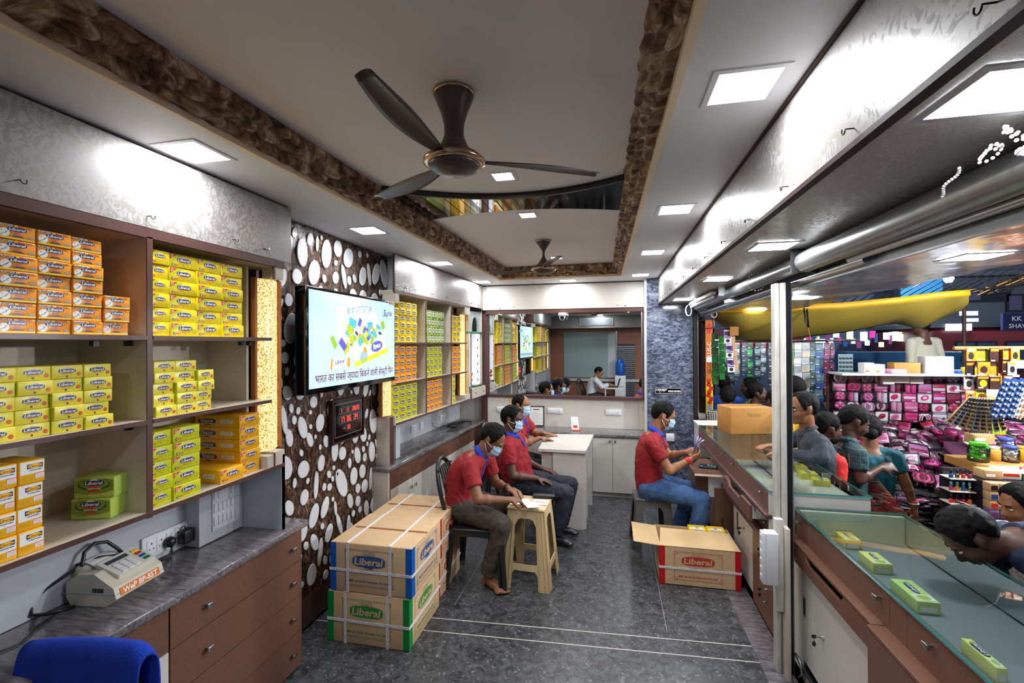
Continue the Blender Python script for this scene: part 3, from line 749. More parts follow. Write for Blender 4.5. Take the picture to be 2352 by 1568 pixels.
# ------------------------------------------------------------------ pin boxes (front faces -Y in its own space)
def liberal(mb, cx, cyy, wd, back='navy', fg='print_white', h=.0006):
    mb.oval(cx, cyy, wd * .56, wd * .155, back, h, 0, 20, .55)
    mb.text('Liberal', cx, cyy + wd * .005, wd * .92, fg, h + .0006, .22, .024, wd * .20)
def pkg(kind, w_, h, d):
    m = MB(); base = {'orange': 'orange', 'yellow': 'yellow', 'lemon': 'lemon', 'mini': 'amber', 'prime': 'green_light', 'amber': 'amber', 'lime': 'lime', 'yellow_small': 'yellow', 'orange_small': 'orange', 'lime_small': 'lime', 'prime_small': 'green_light', 'lemon_small': 'lemon'}[kind]
    bev = min(w_, h) * .05
    m.box(0, w_, 0, d, 0, h, base, bev)
    m.fr((0, 0, 0), (1, 0, 0), (0, 0, 1))
    e = bev * 1.1
    if kind == 'orange':
        m.rect(e, h - h * .15, w_ * .42, h - e, 'print_black'); m.rect(w_ * .42, h - h * .15, w_ - e, h - e, 'print_yellow')
        m.text('RUSTLESS', w_ * .21, h * .90, w_ * .34, 'print_white', .0012, 0, .02); m.text('MINI PINS', w_ * .7, h * .90, w_ * .36, 'print_red', .0012, 0, .02)
        m.rect(e, e, w_ - e, h * .16, 'print_yellow'); m.oval(w_ * .17, h * .42, w_ * .14, h * .27, 'print_white')
        for k in range(7): m.oval(w_ * (.10 + .035 * (k * 3 % 5)), h * (.28 + .045 * (k * 4 % 7)), w_ * .014, h * .03, 'print_black', .0010, 0, 6)
        liberal(m, w_ * .50, h * .69, w_ * .46); m.text('GOLD', w_ * .5, h * .45, w_ * .18, 'print_red', .0012, 0, .03)
        m.poly([(w_ * .33, h * .18), (w_ * .42, h * .31), (w_ * .62, h * .31), (w_ * .70, h * .18), (w_ * .63, h * .22), (w_ * .40, h * .22)], 'navy', .001)
        m.rect(w_ * .80, h * .2, w_ * .95, h * .34, 'print_grey')
    elif kind in ('yellow', 'lime', 'amber'):
        if kind == 'yellow': m.poly([(e, h * .3), (w_ * .5, h - e), (e, h - e)], 'lime', .0004)
        m.poly([(e, h * .55), (w_ * .29, h - e), (e, h - e)], 'print_red', .0008)
        m.text('NEW', w_ * .09, h * .86, w_ * .10, 'print_white', .0014, ang=.6, offset=.02); m.text('PACK', w_ * .11, h * .76, w_ * .12, 'print_white', .0014, ang=.6, offset=.02)
        m.oval(w_ * .52, h * .77, w_ * .12, h * .06, 'print_white'); m.text('SuVik', w_ * .52, h * .77, w_ * .13, 'print_red', .0012)
        liberal(m, w_ * .53, h * .58, w_ * .46)
        m.text('SAFETY PINS', w_ * .53, h * .33, w_ * .34, 'print_orange', .0012, 0, .02)
        m.oval(w_ * .13, h * .2, w_ * .05, h * .1, 'green_dark'); m.text('4', w_ * .13, h * .2, w_ * .045, 'print_white', .0014, 0, .04)
        m.rect(w_ * .19, h * .15, w_ * .33, h * .25, 'print_red'); m.text('IN ONE', w_ * .26, h * .2, w_ * .11, 'print_white', .0014)
        for k in range(7):
            a = k * .9; m.oval(w_ * (.86 + .06 * math.cos(a)), h * (.36 + .14 * math.sin(a)), w_ * .012, h * .022, 'print_black', .001, 0, 6)
        m.text('P', w_ * .53, h * .2, w_ * .03, 'print_black')
        if kind == 'amber':
            m.fr((0, d, 0), (0, -1, 0), (0, 0, 1))
            m.oval(d * .28, h * .5, d * .2, h * .2, 'navy', .0006, 0, 16, .55); m.text('िलबरल', d * .28, h * .5, d * .28, 'print_white', .0012)
            m.rect(d * .58, h * .35, d * .86, h * .65, 'print_white'); m.text('SAFETY', d * .72, h * .5, d * .2, 'print_grey', .0012); m.poly([(d * .2, h * .14), (d * .38, h * .14), (d * .34, h * .22), (d * .24, h * .22)], 'navy')
    elif kind == 'lemon':
        m.oval(w_ * .5, h * .80, w_ * .13, h * .06, 'print_white'); m.text('SuVik', w_ * .5, h * .80, w_ * .14, 'print_red', .0012)
        liberal(m, w_ * .48, h * .58, w_ * .50); m.text('SAFETY PINS', w_ * .48, h * .36, w_ * .34, 'print_orange', .0012, 0, .02)
        m.oval(w_ * .86, h * .33, w_ * .07, h * .15, 'print_red'); m.text('12', w_ * .86, h * .34, w_ * .06, 'print_yellow', .0012); m.rect(w_ * .44, h * .1, w_ * .50, h * .24, 'print_black')
        m.fr((0, d, 0), (0, -1, 0), (0, 0, 1)); m.rect(e, e, d - e, h - e, 'lemon_side', .0003)
    elif kind == 'mini':
        m.rect(e, h * .42, w_ - e, h - e, 'print_white'); m.rect(w_ * .3, h * .64, w_ * .9, h * .84, 'navy', .0009); m.oval(w_ * .60, h * .74, w_ * .27, h * .09, 'print_yellow', .0013)
        m.text('Liberal', w_ * .6, h * .74, w_ * .42, 'print_red', .0019, .22, .01, h * .11); m.text('GOLDEN MINI', w_ * .62, h * .57, w_ * .48, 'navy', .0012, 0, .02)
        m.rect(w_ * .62, h * .18, w_ * .95, h * .42, 'print_white', .0009); m.rect(w_ * .62, h * .39, w_ * .95, h * .42, 'print_red', .0014)
        for k in range(3): m.rect(w_ * .65, h * (.2 + .06 * k), w_ * .92, h * (.215 + .06 * k), 'print_red', .0014); m.rect(w_ * .12, h * (.18 + .07 * k), w_ * .5, h * (.2 + .07 * k), 'amber_dark', .0009)
        m.fr((0, d, 0), (0, -1, 0), (0, 0, 1)); m.text('Liberal', d * .5, h * .7, d * .5, 'navy', .0012, .2, .02)
    elif kind == 'prime':
        for fr_ in (((0, 0, 0), (1, 0, 0), w_), ((0, d, 0), (0, -1, 0), d)):
            m.fr(fr_[0], fr_[1], (0, 0, 1)); W2 = fr_[2]
            m.rect(e, e, W2 - e, h * .06, 'green_edge'); m.poly([(e, h * .3), (W2 * .3, h * .2), (W2 * .7, h * .22), (W2 - e, h * .36), (W2 - e, h * .86), (W2 * .8, h - e), (W2 * .2, h - e), (e, h * .86)], 'green_box', .0008)
            m.oval(W2 * .5, h * .66, W2 * .40, h * .27, 'green_dark', .001); m.oval(W2 * .5, h * .70, W2 * .36, h * .24, 'green_box', .0013)
            m.oval(W2 * .5, h * .88, W2 * .1, h * .05, 'print_white', .0015)
            liberal(m, W2 * .5, h * .74, W2 * .46, h=.0016); m.rect(W2 * .36, h * .52, W2 * .64, h * .60, 'print_orange', .0016); m.text('PRIME', W2 * .5, h * .56, W2 * .22, 'print_red', .0022, 0, .03)
            m.text('SAFETY PINS', W2 * .5, h * .46, W2 * .34, 'print_white', .0018, 0, .02); m.rect(W2 * .34, h * .30, W2 * .66, h * .38, 'print_red', .0014)
    elif kind.endswith('_small'):
        k = kind[:-6]
        if k == 'prime':
            m.rect(e, h * .80, w_ - e, h - e, 'green_dark'); m.oval(w_ * .5, h * .50, w_ * .44, h * .40, 'green_dark', .0008); m.oval(w_ * .5, h * .54, w_ * .36, h * .32, 'ivory', .0012)
            m.oval(w_ * .5, h * .56, w_ * .28, h * .10, 'navy', .0018); m.text('Liberal', w_ * .5, h * .56, w_ * .4, 'print_white', .0024, .2, .02, res=1); m.rect(e, e, w_ - e, h * .08, 'green_edge', .0014)
        else:
            m.poly([(e, h * .6), (w_ * .26, h - e), (e, h - e)], 'print_red' if k != 'lemon' else 'lime', .0006)
            m.oval(w_ * .5, h * .54, w_ * .33, h * .24, 'navy', .0006, 0, 12, .6); m.text('Liberal', w_ * .5, h * .54, w_ * .5, 'print_white', .0012, .2, .025, h * .26, 1)
            m.rect(w_ * .3, h * .18, w_ * .72, h * .24, 'print_orange'); m.rect(e, e, w_ - e, h * .1, 'print_yellow' if k == 'orange' else 'lime')
            if k == 'orange': m.rect(e, h * .86, w_ - e, h - e, 'print_yellow', .0005)
    return m
_proto = {}
ORD = ['first', 'second', 'third', 'fourth', 'fifth', 'sixth', 'seventh', 'eighth']
def make_box(kind, w_, h, d, loc, rz, label, group):
    key = (kind, round(w_, 4), round(h, 4), round(d, 4))
    if key not in _proto:
        o = pkg(kind, w_, h, d).build('pin_box'); _proto[key] = o.data
    else:
        o = bpy.data.objects.new('pin_box', _proto[key]); COL.objects.link(o)
    o.location = loc; o.rotation_euler = (0, 0, rz)
    tag(o, label, 'box', group)
    return o
SPARE = 0.0015
def stack(kind, word, bay, x_at, cols, z0, rows, h, d, base_rz=R(90), jit=1.0, heights=None, off=0):
    """cols = [(y0, y1)], x_at(y) gives the front plane; rows counted from the shelf upward"""
    n = len(cols)
    for ci, (y0, y1) in enumerate(cols):
        rr = rows if heights is None else heights[ci]
        for ri in range(rr):
            top = 'top' if ri == rr - 1 else (ORD[ri] if ri else 'bottom')
            lay = {'top': 'top layer', 'bottom': 'bottom layer'}.get(top, ORD[ri] + ' layer up')
            pos = {0: 'leftmost', n - 1: 'rightmost'}.get(ci, ORD[ci] + ' from left')
            if n == 1: pos = 'single column'
            label = '%s, %s, %s, %s' % (word, bay, lay, pos)
            dx = rnd.uniform(-.004, .006) * jit; da = rnd.uniform(-.02, .02) * jit
            make_box(kind, y1 - y0 - SPARE, h - .0008, d, (x_at(y0) + dx, y0 + SPARE / 2, z0 + ri * h), base_rz + da, label, word + 's, ' + bay)
xf = lambda y: -1.722
def cols(y0, w_, n): return [(y0 + i * w_, y0 + (i + 1) * w_) for i in range(n)]
stack('orange', 'orange pin box', 'near unit top left bay', xf, cols(.872, .0925, 4), 1.817, 7, .0462, .11)
stack('orange', 'orange pin box', 'near unit top left bay short stack', xf, [(1.244, 1.332)], 1.817, 3, .0462, .11)
stack('yellow', 'yellow pin box', 'near unit top right bay', xf, [(1.404, 1.487), (1.488, 1.611), (1.611, 1.736), (1.736, 1.858)], 1.817, 6, .056, .12)
stack('lemon', 'lemon pin packet', 'near unit middle left bay', xf, cols(.832, .0878, 5), 1.50, 5, .0436, .15, jit=2)
stack('lemon', 'lemon pin packet', 'near unit middle right bay', xf, [(1.404, 1.42), (1.424, 1.512), (1.512, 1.606), (1.606, 1.688)][1:], 1.50, 5, .0436, .13, jit=2, heights=[5, 5, 4])
stack('mini', 'white and yellow pin box', 'near unit bottom left bay', xf, cols(.876, .0665, 3), 1.153, 4, .0705, .13)
for k in range(2):
    make_box('prime', .130, .0745, .125, (-1.895 + .008 * k, 1.262 + .004 * k, 1.1535 + .0752 * k), R(20 + k * 2), 'large green pin box on the bottom shelf, ' + ('upper of the two' if k else 'lower of the two'), 'green pin boxes on the bottom shelf')
stack('lime', 'lime pin box', 'near unit bottom right bay', xf, [(1.404, 1.498), (1.500, 1.625)], 1.153, 5, .0585, .12, heights=[5, 5])
stack('amber', 'amber pin box', 'near unit bottom right bay', lambda y: -1.735, [(1.853, 1.980)], 1.153, 5, .0575, .26)
make_box('amber', .122, .062, .24, (-1.715, 1.722, 1.1535), R(86), 'single amber pin box lying flat beside the amber stack', None)
stack('yellow', 'yellow pin box', 'near unit far left end bay', xf, cols(.45, .1, 3), 1.817, 5, .056, .12)

# ------------------------------------------------------------------ billing machine and plugs
pm = empty('billing_machine', (-1.835, 1.455, .801), R(97), 'beige billing printer with keypad and orange name strip', 'printer')
# local: +X = right, -Y = front
prof = [(.03, .0), (.175, .0), (.195, .03), (.195, .085), (.15, .115), (.08, .120), (.0, .070), (-.012, .03)]   # (depth y, z)
mb = MB(); W2 = .105
n = len(prof); vs = [(-W2, y, z) for y, z in prof] + [(W2, y, z) for y, z in prof]
vs = [(x, y, z) for x, y, z in vs]
mb.add(vs, [tuple(range(n)), tuple(range(n, 2 * n))[::-1]] + [(i, n + i, n + (i + 1) % n, (i + 1) % n) for i in range(n)], 'ivory')
mb.box(-W2 - .001, W2 + .001, -.008, .232, .043, .046, 'print_grey')
for k in range(8): mb.box(-W2 - .0015, -W2, .04 + k * .006, .043 + k * .006, .052, .068, 'black')
mb.fr((-W2, -.012, .03), (1, 0, 0), Vector((0, .012, .04)))
mb.rect(.02, .004, .19, .032, 'print_orange', .002); mb.text('WeP BP-85T', .105, .018, .15, 'print_white', .0028, .15, .03)
mb.build('housing', pm)
mb = MB(); c0 = Vector((0, .02, .085)); uu = Vector((1, 0, 0)); vv = Vector((0, .10, .040)).normalized()
mb.fr(c0 + Vector((-.06, 0, 0)), uu, vv)
nn = mb.n
def slab(a0, b0, a1, b1, h0, h1, m):
    vs = [mb.P(a, b, h) for h in (h0, h1) for a, b in ((a0, b0), (a1, b0), (a1, b1), (a0, b1))]
    mb.add(vs, [(0, 3, 2, 1), (4, 5, 6, 7), (0, 1, 5, 4), (1, 2, 6, 5), (2, 3, 7, 6), (3, 0, 4, 7)], m)
slab(-.005, 0, .150, .105, .0, .014, 'ivory_light'); mb.build('keypad', pm)
kp = pm.children[-1] if pm.children else None
for r_ in range(4):
    for c_ in range(3):
        m2 = mb; mb = MB(); mb.o, mb.u, mb.w, mb.n = m2.o, m2.u, m2.w, m2.n
        slab(.018 + c_ * .028, .010 + r_ * .014, .038 + c_ * .028, .019 + r_ * .014, .014, .018, 'white_plastic'); mb.build('key', kp)
for k, c in enumerate(['green_edge', 'tape_blue', 'print_red', 'print_yellow']):
    m2 = mb; mb = MB(); mb.o, mb.u, mb.w, mb.n = m2.o, m2.u, m2.w, m2.n
    slab(.118, .014 + k * .021, .142, .026 + k * .021, .014, .018, c); mb.build('key', kp)
m2 = mb; mb = MB(); mb.o, mb.u, mb.w, mb.n = m2.o, m2.u, m2.w, m2.n
slab(.012, .074, .10, .092, .013, .016, 'screen_dark'); mb.build('display', kp)
mb = MB(); mb.lathe([(.040, 0), (.046, .01), (.046, .14), (.040, .15)], (-.075, .175, .085), 'ivory', 20, 'x'); mb.build('paper_cover', pm)
mb = MB()
pts = [(.125, .118), (.15, .132), (.185, .138), (.21, .128)]
for (a, b) in zip(pts, pts[1:]): mb.quad((-.055, a[0], a[1]), (.05, a[0], a[1]), (.05, b[0], b[1]), (-.055, b[0], b[1]), 'paper')
mb.build('receipt_paper', pm)
mb = MB(); mb.box(-.058, .055, .205, .225, .11, .133, 'rust_wood'); mb.box(-.058, .055, .108, .124, .115, .124, 'rust_wood'); mb.build('paper_slot', pm)
mb = MB(); mb.tube([(-1.97, 1.50, .92), (-1.985, 1.485, .95), (-2.0, 1.46, .985), (-2.01, 1.42, .995), (-2.01, 1.385, .975), (-2.0, 1.37, .935), (-1.985, 1.375, .90)], .007, 'black_plastic', 8)
mb.tube([(-1.965, 1.50, .92), (-2.0, 1.43, .935), (-2.02, 1.36, .92), (-2.04, 1.28, .885), (-2.045, 1.24, .85), (-2.03, 1.23, .818), (-2.0, 1.26, .808), (-1.96, 1.32, .808)], .006, 'black_plastic', 8)
tag(mb.build('power_cable'), 'thick black cable looped behind the beige billing printer', 'cable')
def plate(loc, w_, h, label, n_sw=2, n_so=2, rz=R(90), name='socket_plate', grp='white switch and socket plates'):
    t = empty(name, loc, rz, label, 'socket', grp)
    m = MB(); m.box(0, w_, -.010, 0, 0, h, 'white_plastic', .003); m.build('plate', t)
    units = ['so'] * ((n_so + 1) // 2) + ['sw'] * n_sw + ['so'] * (n_so // 2)
    tot = sum(.042 if u == 'so' else .02 for u in units); k = (w_ * .86) / tot; x = w_ * .07
    for u in units:
        if u == 'so':
            m = MB(); ww = .042 * k; m.box(x + .002, x + ww - .002, -.0125, -.009, h * .16, h * .84, 'white_plastic', .001); c_ = x + ww / 2
            m.fr((0, -.0126, 0), (1, 0, 0), (0, 0, 1)); m.oval(c_, h * .64, .0035, .0045, 'black', .0003, 0, 8); m.oval(c_ - .009, h * .40, .0028, .0032, 'black', .0003, 0, 8); m.oval(c_ + .009, h * .40, .0028, .0032, 'black', .0003, 0, 8)
            m.build('socket_outlet', t)
        else:
            m = MB(); ww = .02 * k; m.box(x + .0015, x + ww - .0015, -.0145, -.009, h * .18, h * .82, 'white_plastic', .0015); m.build('switch', t)
        x += (.042 if u == 'so' else .02) * k
    return t
plate((-2.033, 1.62, .825), .235, .10, 'long white socket plate with two black plugs above the near worktop', 3, 3)
pg = empty('power_plug', (-2.018, 1.735, .845), 0, 'black three-pin plug in the long socket plate, cable going down', 'plug')
mb = MB(); mb.lathe([(.021, 0), (.025, .006), (.022, .022), (.012, .034)], (0, 0, .022), 'black_plastic', 16, 'x'); mb.build('plug_body', pg)
mb = MB(); mb.tube([(.02, 0, .0), (.022, 0, -.02), (.02, .0, -.043), (.03, -.06, -.0385), (.05, -.16, -.038), (.02, -.25, -.038)], .0045, 'black_plastic'); mb.build('cord', pg)
ad = empty('power_adapter', (-2.02, 1.81, .835), 0, 'black box power adapter plugged beside the three-pin plug', 'adapter')
mb = MB(); mb.box(0, .045, -.03, .03, .0, .062, 'black_plastic', .005); mb.build('adapter_body', ad)
mb = MB(); mb.tube([(.02, 0, .062), (.022, -.01, .08), (.03, -.03, .085), (.035, -.06, .05), (.03, -.085, -.0), (.03, -.11, -.028), (.05, -.25, -.0285)], .0025, 'black_plastic', 6); mb.build('cord', ad)
mb = MB(); mb.tube([(-1.98, 1.28, .806), (-1.95, 1.20, .804), (-1.90, 1.12, .804), (-1.93, 1.03, .804), (-1.97, 1.0, .804), (-1.93, .96, .804)], .003, 'black_plastic', 6); tag(mb.build('thin_cable'), 'thin dark wire lying along the left edge of the near worktop', 'cable')

# ------------------------------------------------------------------ far left unit (slightly skewed with its wall)
TH2 = math.atan(.055)
L2 = Matrix.Translation((-1.72, 3.44, 0)) @ Matrix.Rotation(-TH2, 4, 'Z')   # local +Y runs along the unit, local +X into the room
def l2(o): 
    o.matrix_world = L2 @ o.matrix_world if o.parent is None else o.matrix_world
    return o
def e2(name, label, cat, group=None):
    return empty(name, (-1.72, 3.44, 0), -TH2, label, cat, group)
f = e2('loft_cabinet', 'pearly patterned loft cabinet over the far left shelves', 'cabinet')
mb = MB(); mb.box(-.32, -.016, .245, 2.2, 2.232, ZC - .002, 'brown_edge'); mb.build('body', f)
mb = MB(); mb.box(-.016, 0, .0, 2.19, 2.226, ZC - .014, 'loft_laminate'); mb.box(-.016, .002, -.014, 0, 2.21, ZC - .01, 'brown_edge'); d_ = mb.build('door', f)
for y in (.16, 1.98): knob(d_, 0, y, 2.258, w_=.012, h=.012, name='handle')
for y in (.06, .30, .66, 1.02, 1.38, 1.74): hook(f, 0, y, 2.262)
u2 = e2('display_shelf', 'far wall shelf unit full of small yellow, orange and green boxes', 'shelf unit')
D2 = -.30
mb = MB(); mb.box(D2 - .012, D2, .02, 2.2, 1.13, 2.23, 'shelf_laminate'); mb.build('back_panel', u2)
mb = MB(); board(mb, D2, .0, -.0, 1.74, 2.198, 2.228, et=.015); mb.build('top_rail', u2)
mb = MB(); board(mb, D2, .004, .0, 1.74, 1.115, 1.133); mb.build('shelf', u2)
for z in (1.795, 1.462):
    mb = MB(); board(mb, D2, .004, .0, 1.62, z - .016, z); mb.build('shelf', u2)
for y in (.565, 1.165):
    mb = MB(); board(mb, D2, .0, y - .01, y + .01, 1.13, 2.2); mb.build('divider', u2)
for nm, bx in (('end_panel', (D2, -.14, 1.54, 1.555, 1.133, 2.2)), ('end_panel', (D2, .0, -.012, .004, 1.115, 1.2)), ('top_block', (-.12, -.0, -.0, .06, 2.12, 2.2)), ('light_ledge', (-.12, .0, 1.56, 1.73, 1.133, 1.19)), ('top_block', (-.10, .0, 1.56, 1.72, 2.12, 2.2)), ('end_panel', (D2, -.02, 1.735, 1.75, 1.115, 2.228))):
    mb = MB(); mb.box(*bx, 'cream_laminate'); mb.build(nm, u2)
gp = gold_panel(0, 0, .135, 1.205, 2.1, 'gold glitter light panel at the left end of the far shelves, under the screen corner'); gp.matrix_world = L2 @ Matrix.Translation((-.05, -.125, 1.205))
gp = gold_panel(0, 0, .17, 1.19, 2.12, 'gold glitter light panel at the right end of the far shelves, beside the little shrine'); gp.matrix_world = L2 @ Matrix.Translation((-.07, 1.56, 1.19))
mb = MB(); mb.box(-.35, -.02, -.06, -.0, .80, 1.19, 'cream_laminate'); mb.box(-.022, -.018, -.06, .0, .8, 1.19, 'brown_edge'); mb.build('light_ledge', u2)

def stack2(kind, word, bay, y0, w_, n, z0, rows, h, d, heights=None):
    # word = box description; placed in the skewed unit
    for ci in range(n):
        rr = rows if heights is None else heights[ci]
        for ri in range(rr):
            lay = 'top layer' if ri == rr - 1 else ('bottom layer' if ri == 0 else ORD[ri] + ' layer up')
            pos = {0: 'leftmost', n - 1: 'rightmost'}.get(ci, ORD[ci] + ' from left')
            label = '%s, %s, %s, %s' % (word, bay, lay, pos)
            p = L2 @ Vector((-.03 + rnd.uniform(-.005, .004), y0 + ci * w_, z0 + ri * h))
            make_box(kind, w_ - .002, h - .0008, d, p, R(90) - TH2 + rnd.uniform(-.025, .025), label, word + 's, ' + bay)
yb = [.005, .595, 1.175]
stack2('yellow_small', 'small yellow pin box', 'far unit top left bay', yb[0], .1085, 4, 1.795, 6, .0585, .12, [5, 6, 6, 6])
stack2('orange_small', 'small orange pin box', 'far unit middle left bay', yb[0], .1085, 4, 1.462, 5, .0600, .12)
stack2('lime_small', 'small lime pin box', 'far unit bottom left bay', yb[0] + .0, .1085, 4, 1.133, 5, .0600, .12, [5, 5, 5, 5])
stack2('prime_small', 'green oval pin box', 'far unit top middle bay', yb[1], .074, 6, 1.795, 4, .078, .12)
stack2('lime_small', 'small lime pin box', 'far unit middle middle bay', yb[1], .098, 4, 1.462, 5, .0585, .12)
stack2('orange_small', 'small orange pin box', 'far unit bottom middle bay', yb[1], .1, 4, 1.133, 5, .0585, .12)
stack2('yellow_small', 'small yellow pin box', 'far unit top right bay', yb[2], .108, 3, 1.795, 5, .060, .12)
stack2('orange_small', 'small orange pin box', 'far unit middle right bay', yb[2], .108, 3, 1.462, 5, .0585, .12)
stack2('lemon_small', 'small lemon pin box', 'far unit bottom right bay', yb[2], .085, 2, 1.133, 6, .052, .1)

# shrine
sh = e2('wall_shrine', 'small mirrored wall shrine with arch and star-decorated white light columns', 'shrine')
mb = MB(); yA, yB = 1.76, 2.22
mb.box(D2, D2 + .01, yA, yB, 1.25, 2.2, 'grey_laminate'); mb.box(D2, -.02, yB - .02, yB, 1.25, 2.2, 'cream_laminate'); mb.box(D2, -.02, yA - .004, yA + .006, 1.25, 2.2, 'cream_laminate'); mb.build('niche', sh)
mb = MB(); npt = 14; ym = (yA + yB) / 2; ra = .105; zb, zt = 1.93, 2.18
arch = [(ym - ra, zb)] + [(ym - ra * math.cos(math.pi * k / npt), zb + .02 + .165 * math.sin(math.pi * k / npt)) for k in range(npt + 1)] + [(ym + ra, zb)]
outer = [(yA, zb)] + [(yA + (yB - yA) * k / npt, zt) for k in range(npt + 1)] + [(yB, zb)]
for k in range(len(arch) - 1):
    a, b, c, d = arch[k], arch[k + 1], outer[k + 1], outer[k]
    mb.prism([a, b, c, d], -.05, -.035, 'shrine_glass', 'x')
for k in range(14): mb.fr((-.035, 0, 0), (0, 1, 0), (0, 0, 1)); mb.oval(rnd.uniform(yA + .03, yB - .03), 2.12 + rnd.uniform(0, .05), .004, .010, 'print_black', .0006, rnd.uniform(0, 3), 6)
mb.build('arch', sh)
mb = MB(); mb.box(-.20, -.02, yA - .04, yA + .09, 1.905, 1.93, 'green_marble', .004); mb.box(-.20, -.01, yA + .09, yB + .0, 1.905, 1.93, 'green_marble', .004); mb.box(-.16, .0, yA - .02, yA + .05, 1.255, 1.272, 'green_marble', .003); mb.box(-.20, .0, ym - .07, yB - .03, 1.255, 1.272, 'green_marble', .003); mb.build('marble_slab', sh)
for y0, y1, lab in ((yA - .01, yA + .05, 0), (ym + .0, yB - .06, 1)):
    mb = MB(); mb.box(-.08, -.03, y0, y1, 1.272, 1.905, 'shrine_white'); mb.fr((-.03, 0, 0), (0, 1, 0), (0, 0, 1))
    yc = (y0 + y1) / 2; s_ = min(.034, (y1 - y0) * .32)
    for k in range(6):
        zc = 1.33 + k * .10; pts = []
        for j in range(12):
            rr = s_ if j % 2 == 0 else s_ * .42; pts.append((yc + rr * math.sin(j * math.pi / 6), zc + rr * math.cos(j * math.pi / 6)))
        mb.poly(pts, 'print_red' if k % 2 == 0 else 'tape_blue', .0006)
        mb.oval(yc + .005, zc + .05, .012, .006, 'print_grey', .0006, .8, 8)
    mb.build('light_column', sh)
fl = e2('marigold_garland', 'orange marigold flowers lying at the foot of the shrine', 'flowers')
mb = MB()
mk('flower', C('e8701a'), .8, bump=.6, bscale=200)
for k in range(16):
    t = k / 15; mb.ell((-.06 - .03 * math.sin(t * 5), yA + .085 + .03 * math.sin(t * 7), 1.285 + .13 * t * (1 if k % 2 else .5)), (.016, .016, .013), 'flower', 8, 5)
mb.build('flower', fl)
dw = e2('shrine_drawer', 'cream drawer box with two small pulls below the shrine', 'drawer')
mb = MB(); mb.box(D2, -.0, yA + .0, 2.27, 1.12, 1.245, 'cream_laminate'); mb.box(-.002, .004, yA - .02, yA, 1.11, 1.25, 'brown_edge'); mb.box(.0, .012, yA + .005, 2.27, 1.128, 1.24, 'cream_laminate'); mb.build('drawer_front', dw)
for y in (yA + .10, 2.12): knob(dw, .012, y, 1.185, w_=.010, h=.02, name='pull')

wt = MB(); wt.X = L2
wt.box(-.36, .015, -.14, 2.24, .765, .80, 'back_granite', .008)
tag(wt.build('worktop'), 'grey polished stone worktop under the far left shelves', 'worktop')
mb = MB(); mb.box(-.355, -.345, -.02, 2.25, .80, 1.12, 'grey_laminate'); w3 = mb.build('trim_4'); w3.matrix_world = L2; tag(w3, kind='structure')
lc = e2('base_cabinet', 'long base cabinet with brown drawers over white doors under the far worktop', 'cabinet')
mb = MB(); mb.box(-.33, -.04, -.10, 2.15, .0, .764, 'brown_dark'); mb.box(-.33, -.0, -.125, -.10, .0, .764, 'cream_laminate'); mb.box(-.05, .0, -.10, -.085, .0, .764, 'brown_laminate'); mb.build('body', lc)
for k in range(5):
    y0 = -.08 + k * .40
    mb = MB(); mb.box(-.04, -.02, y0 + .002, y0 + .398, .605, .760, 'brown_laminate'); d_ = mb.build('drawer', lc); knob(d_, -.02, y0 + .2, .68, w_=.014, h=.014)
    mb = MB(); mb.box(-.04, -.022, y0 + .002, y0 + .398, .06, .600, 'white_laminate'); d_ = mb.build('door', lc); knob(d_, -.022, y0 + (.36 if k % 2 == 0 else .04), .53, w_=.012, h=.03)
    
pz = [(.05, .10, 'white switch plate at the left end of the far worktop', 1, 0, .075), (.90, .125, 'white socket plate above the middle of the far worktop', 1, 2, .085), (1.10, .075, 'white switch plate beside the middle socket of the far worktop', 2, 0, .085), (1.62, .13, 'white socket plate near the right end of the far worktop', 2, 1, .085)]
for y, w_, lab, a, b, h in pz:
    p = L2 @ Vector((-.343, y, .86)); plate(p, w_, h, lab, a, b, R(90) - TH2)
bg = e2('black_pouch', 'flat black pouch with strap lying on the far left worktop', 'bag')
mb = MB(); mb.ell((-.20, 1.70, .825), (.075, .17, .026), 'black_plastic', 20, 10); mb.ell((-.18, 1.86, .82), (.05, .10, .018), 'black_plastic', 16, 8); mb.build('pouch_body', bg)
mb = MB(); mb.tube([(-.16, 1.60, .845), (-.13, 1.72, .850), (-.14, 1.85, .842), (-.12, 1.97, .815), (-.10, 2.02, .807)], .008, 'black', 8); mb.tube([(-.25, 1.55, .83), (-.30, 1.45, .82), (-.335, 1.42, .85), (-.34, 1.40, .89)], .003, 'black', 6); mb.build('strap', bg)
# ------------------------------------------------------------------ back wall
f = empty('loft_cabinet', (0, 0, 0), 0, 'white loft cabinet over the big mirror on the back wall', 'cabinet')
mb = MB(); mb.box(-1.64, .40, 5.67, 5.755, 2.20, ZC - .002, 'brown_edge'); mb.build('body', f)
for x0, x1 in ((-1.56, .392),):
    mb = MB(); mb.box(x0, x1, 5.655, 5.67, 2.212, ZC - .014, 'white_laminate'); d_ = mb.build('door', f)
    for x in (-1.38, .18): knob(d_, x, 5.655, 2.235, (0, -1), .012, name='handle', h=.014)
mb = MB(); mb.box(-1.64, -1.562, 5.655, 5.67, 2.212, ZC - .014, 'cream_laminate'); mb.build('side_panel', f)
for x in (-1.2, -.78, -.33, .08): hook(f, x, 5.655, 2.245, 1, 'y')
mr = empty('wall_mirror', (-.585, 5.70, 0), -.024, 'wide wall mirror in a brown frame on the back wall', 'mirror')
mb = MB(); mb.box(-.965, .965, -.002, .004, 1.122, 2.165, 'mirror'); mb.build('mirror_glass', mr)
mb = MB()
mb.box(-.985, .985, -.055, .03, 2.160, 2.20, 'brown_edge'); mb.box(-.985, .985, -.03, .03, 1.095, 1.125, 'brown_edge'); mb.box(-.99, -.962, -.03, .03, 1.095, 2.17, 'brown_edge'); mb.box(.962, .985, -.03, .03, 1.095, 2.17, 'brown_edge')
mb.build('frame', mr)
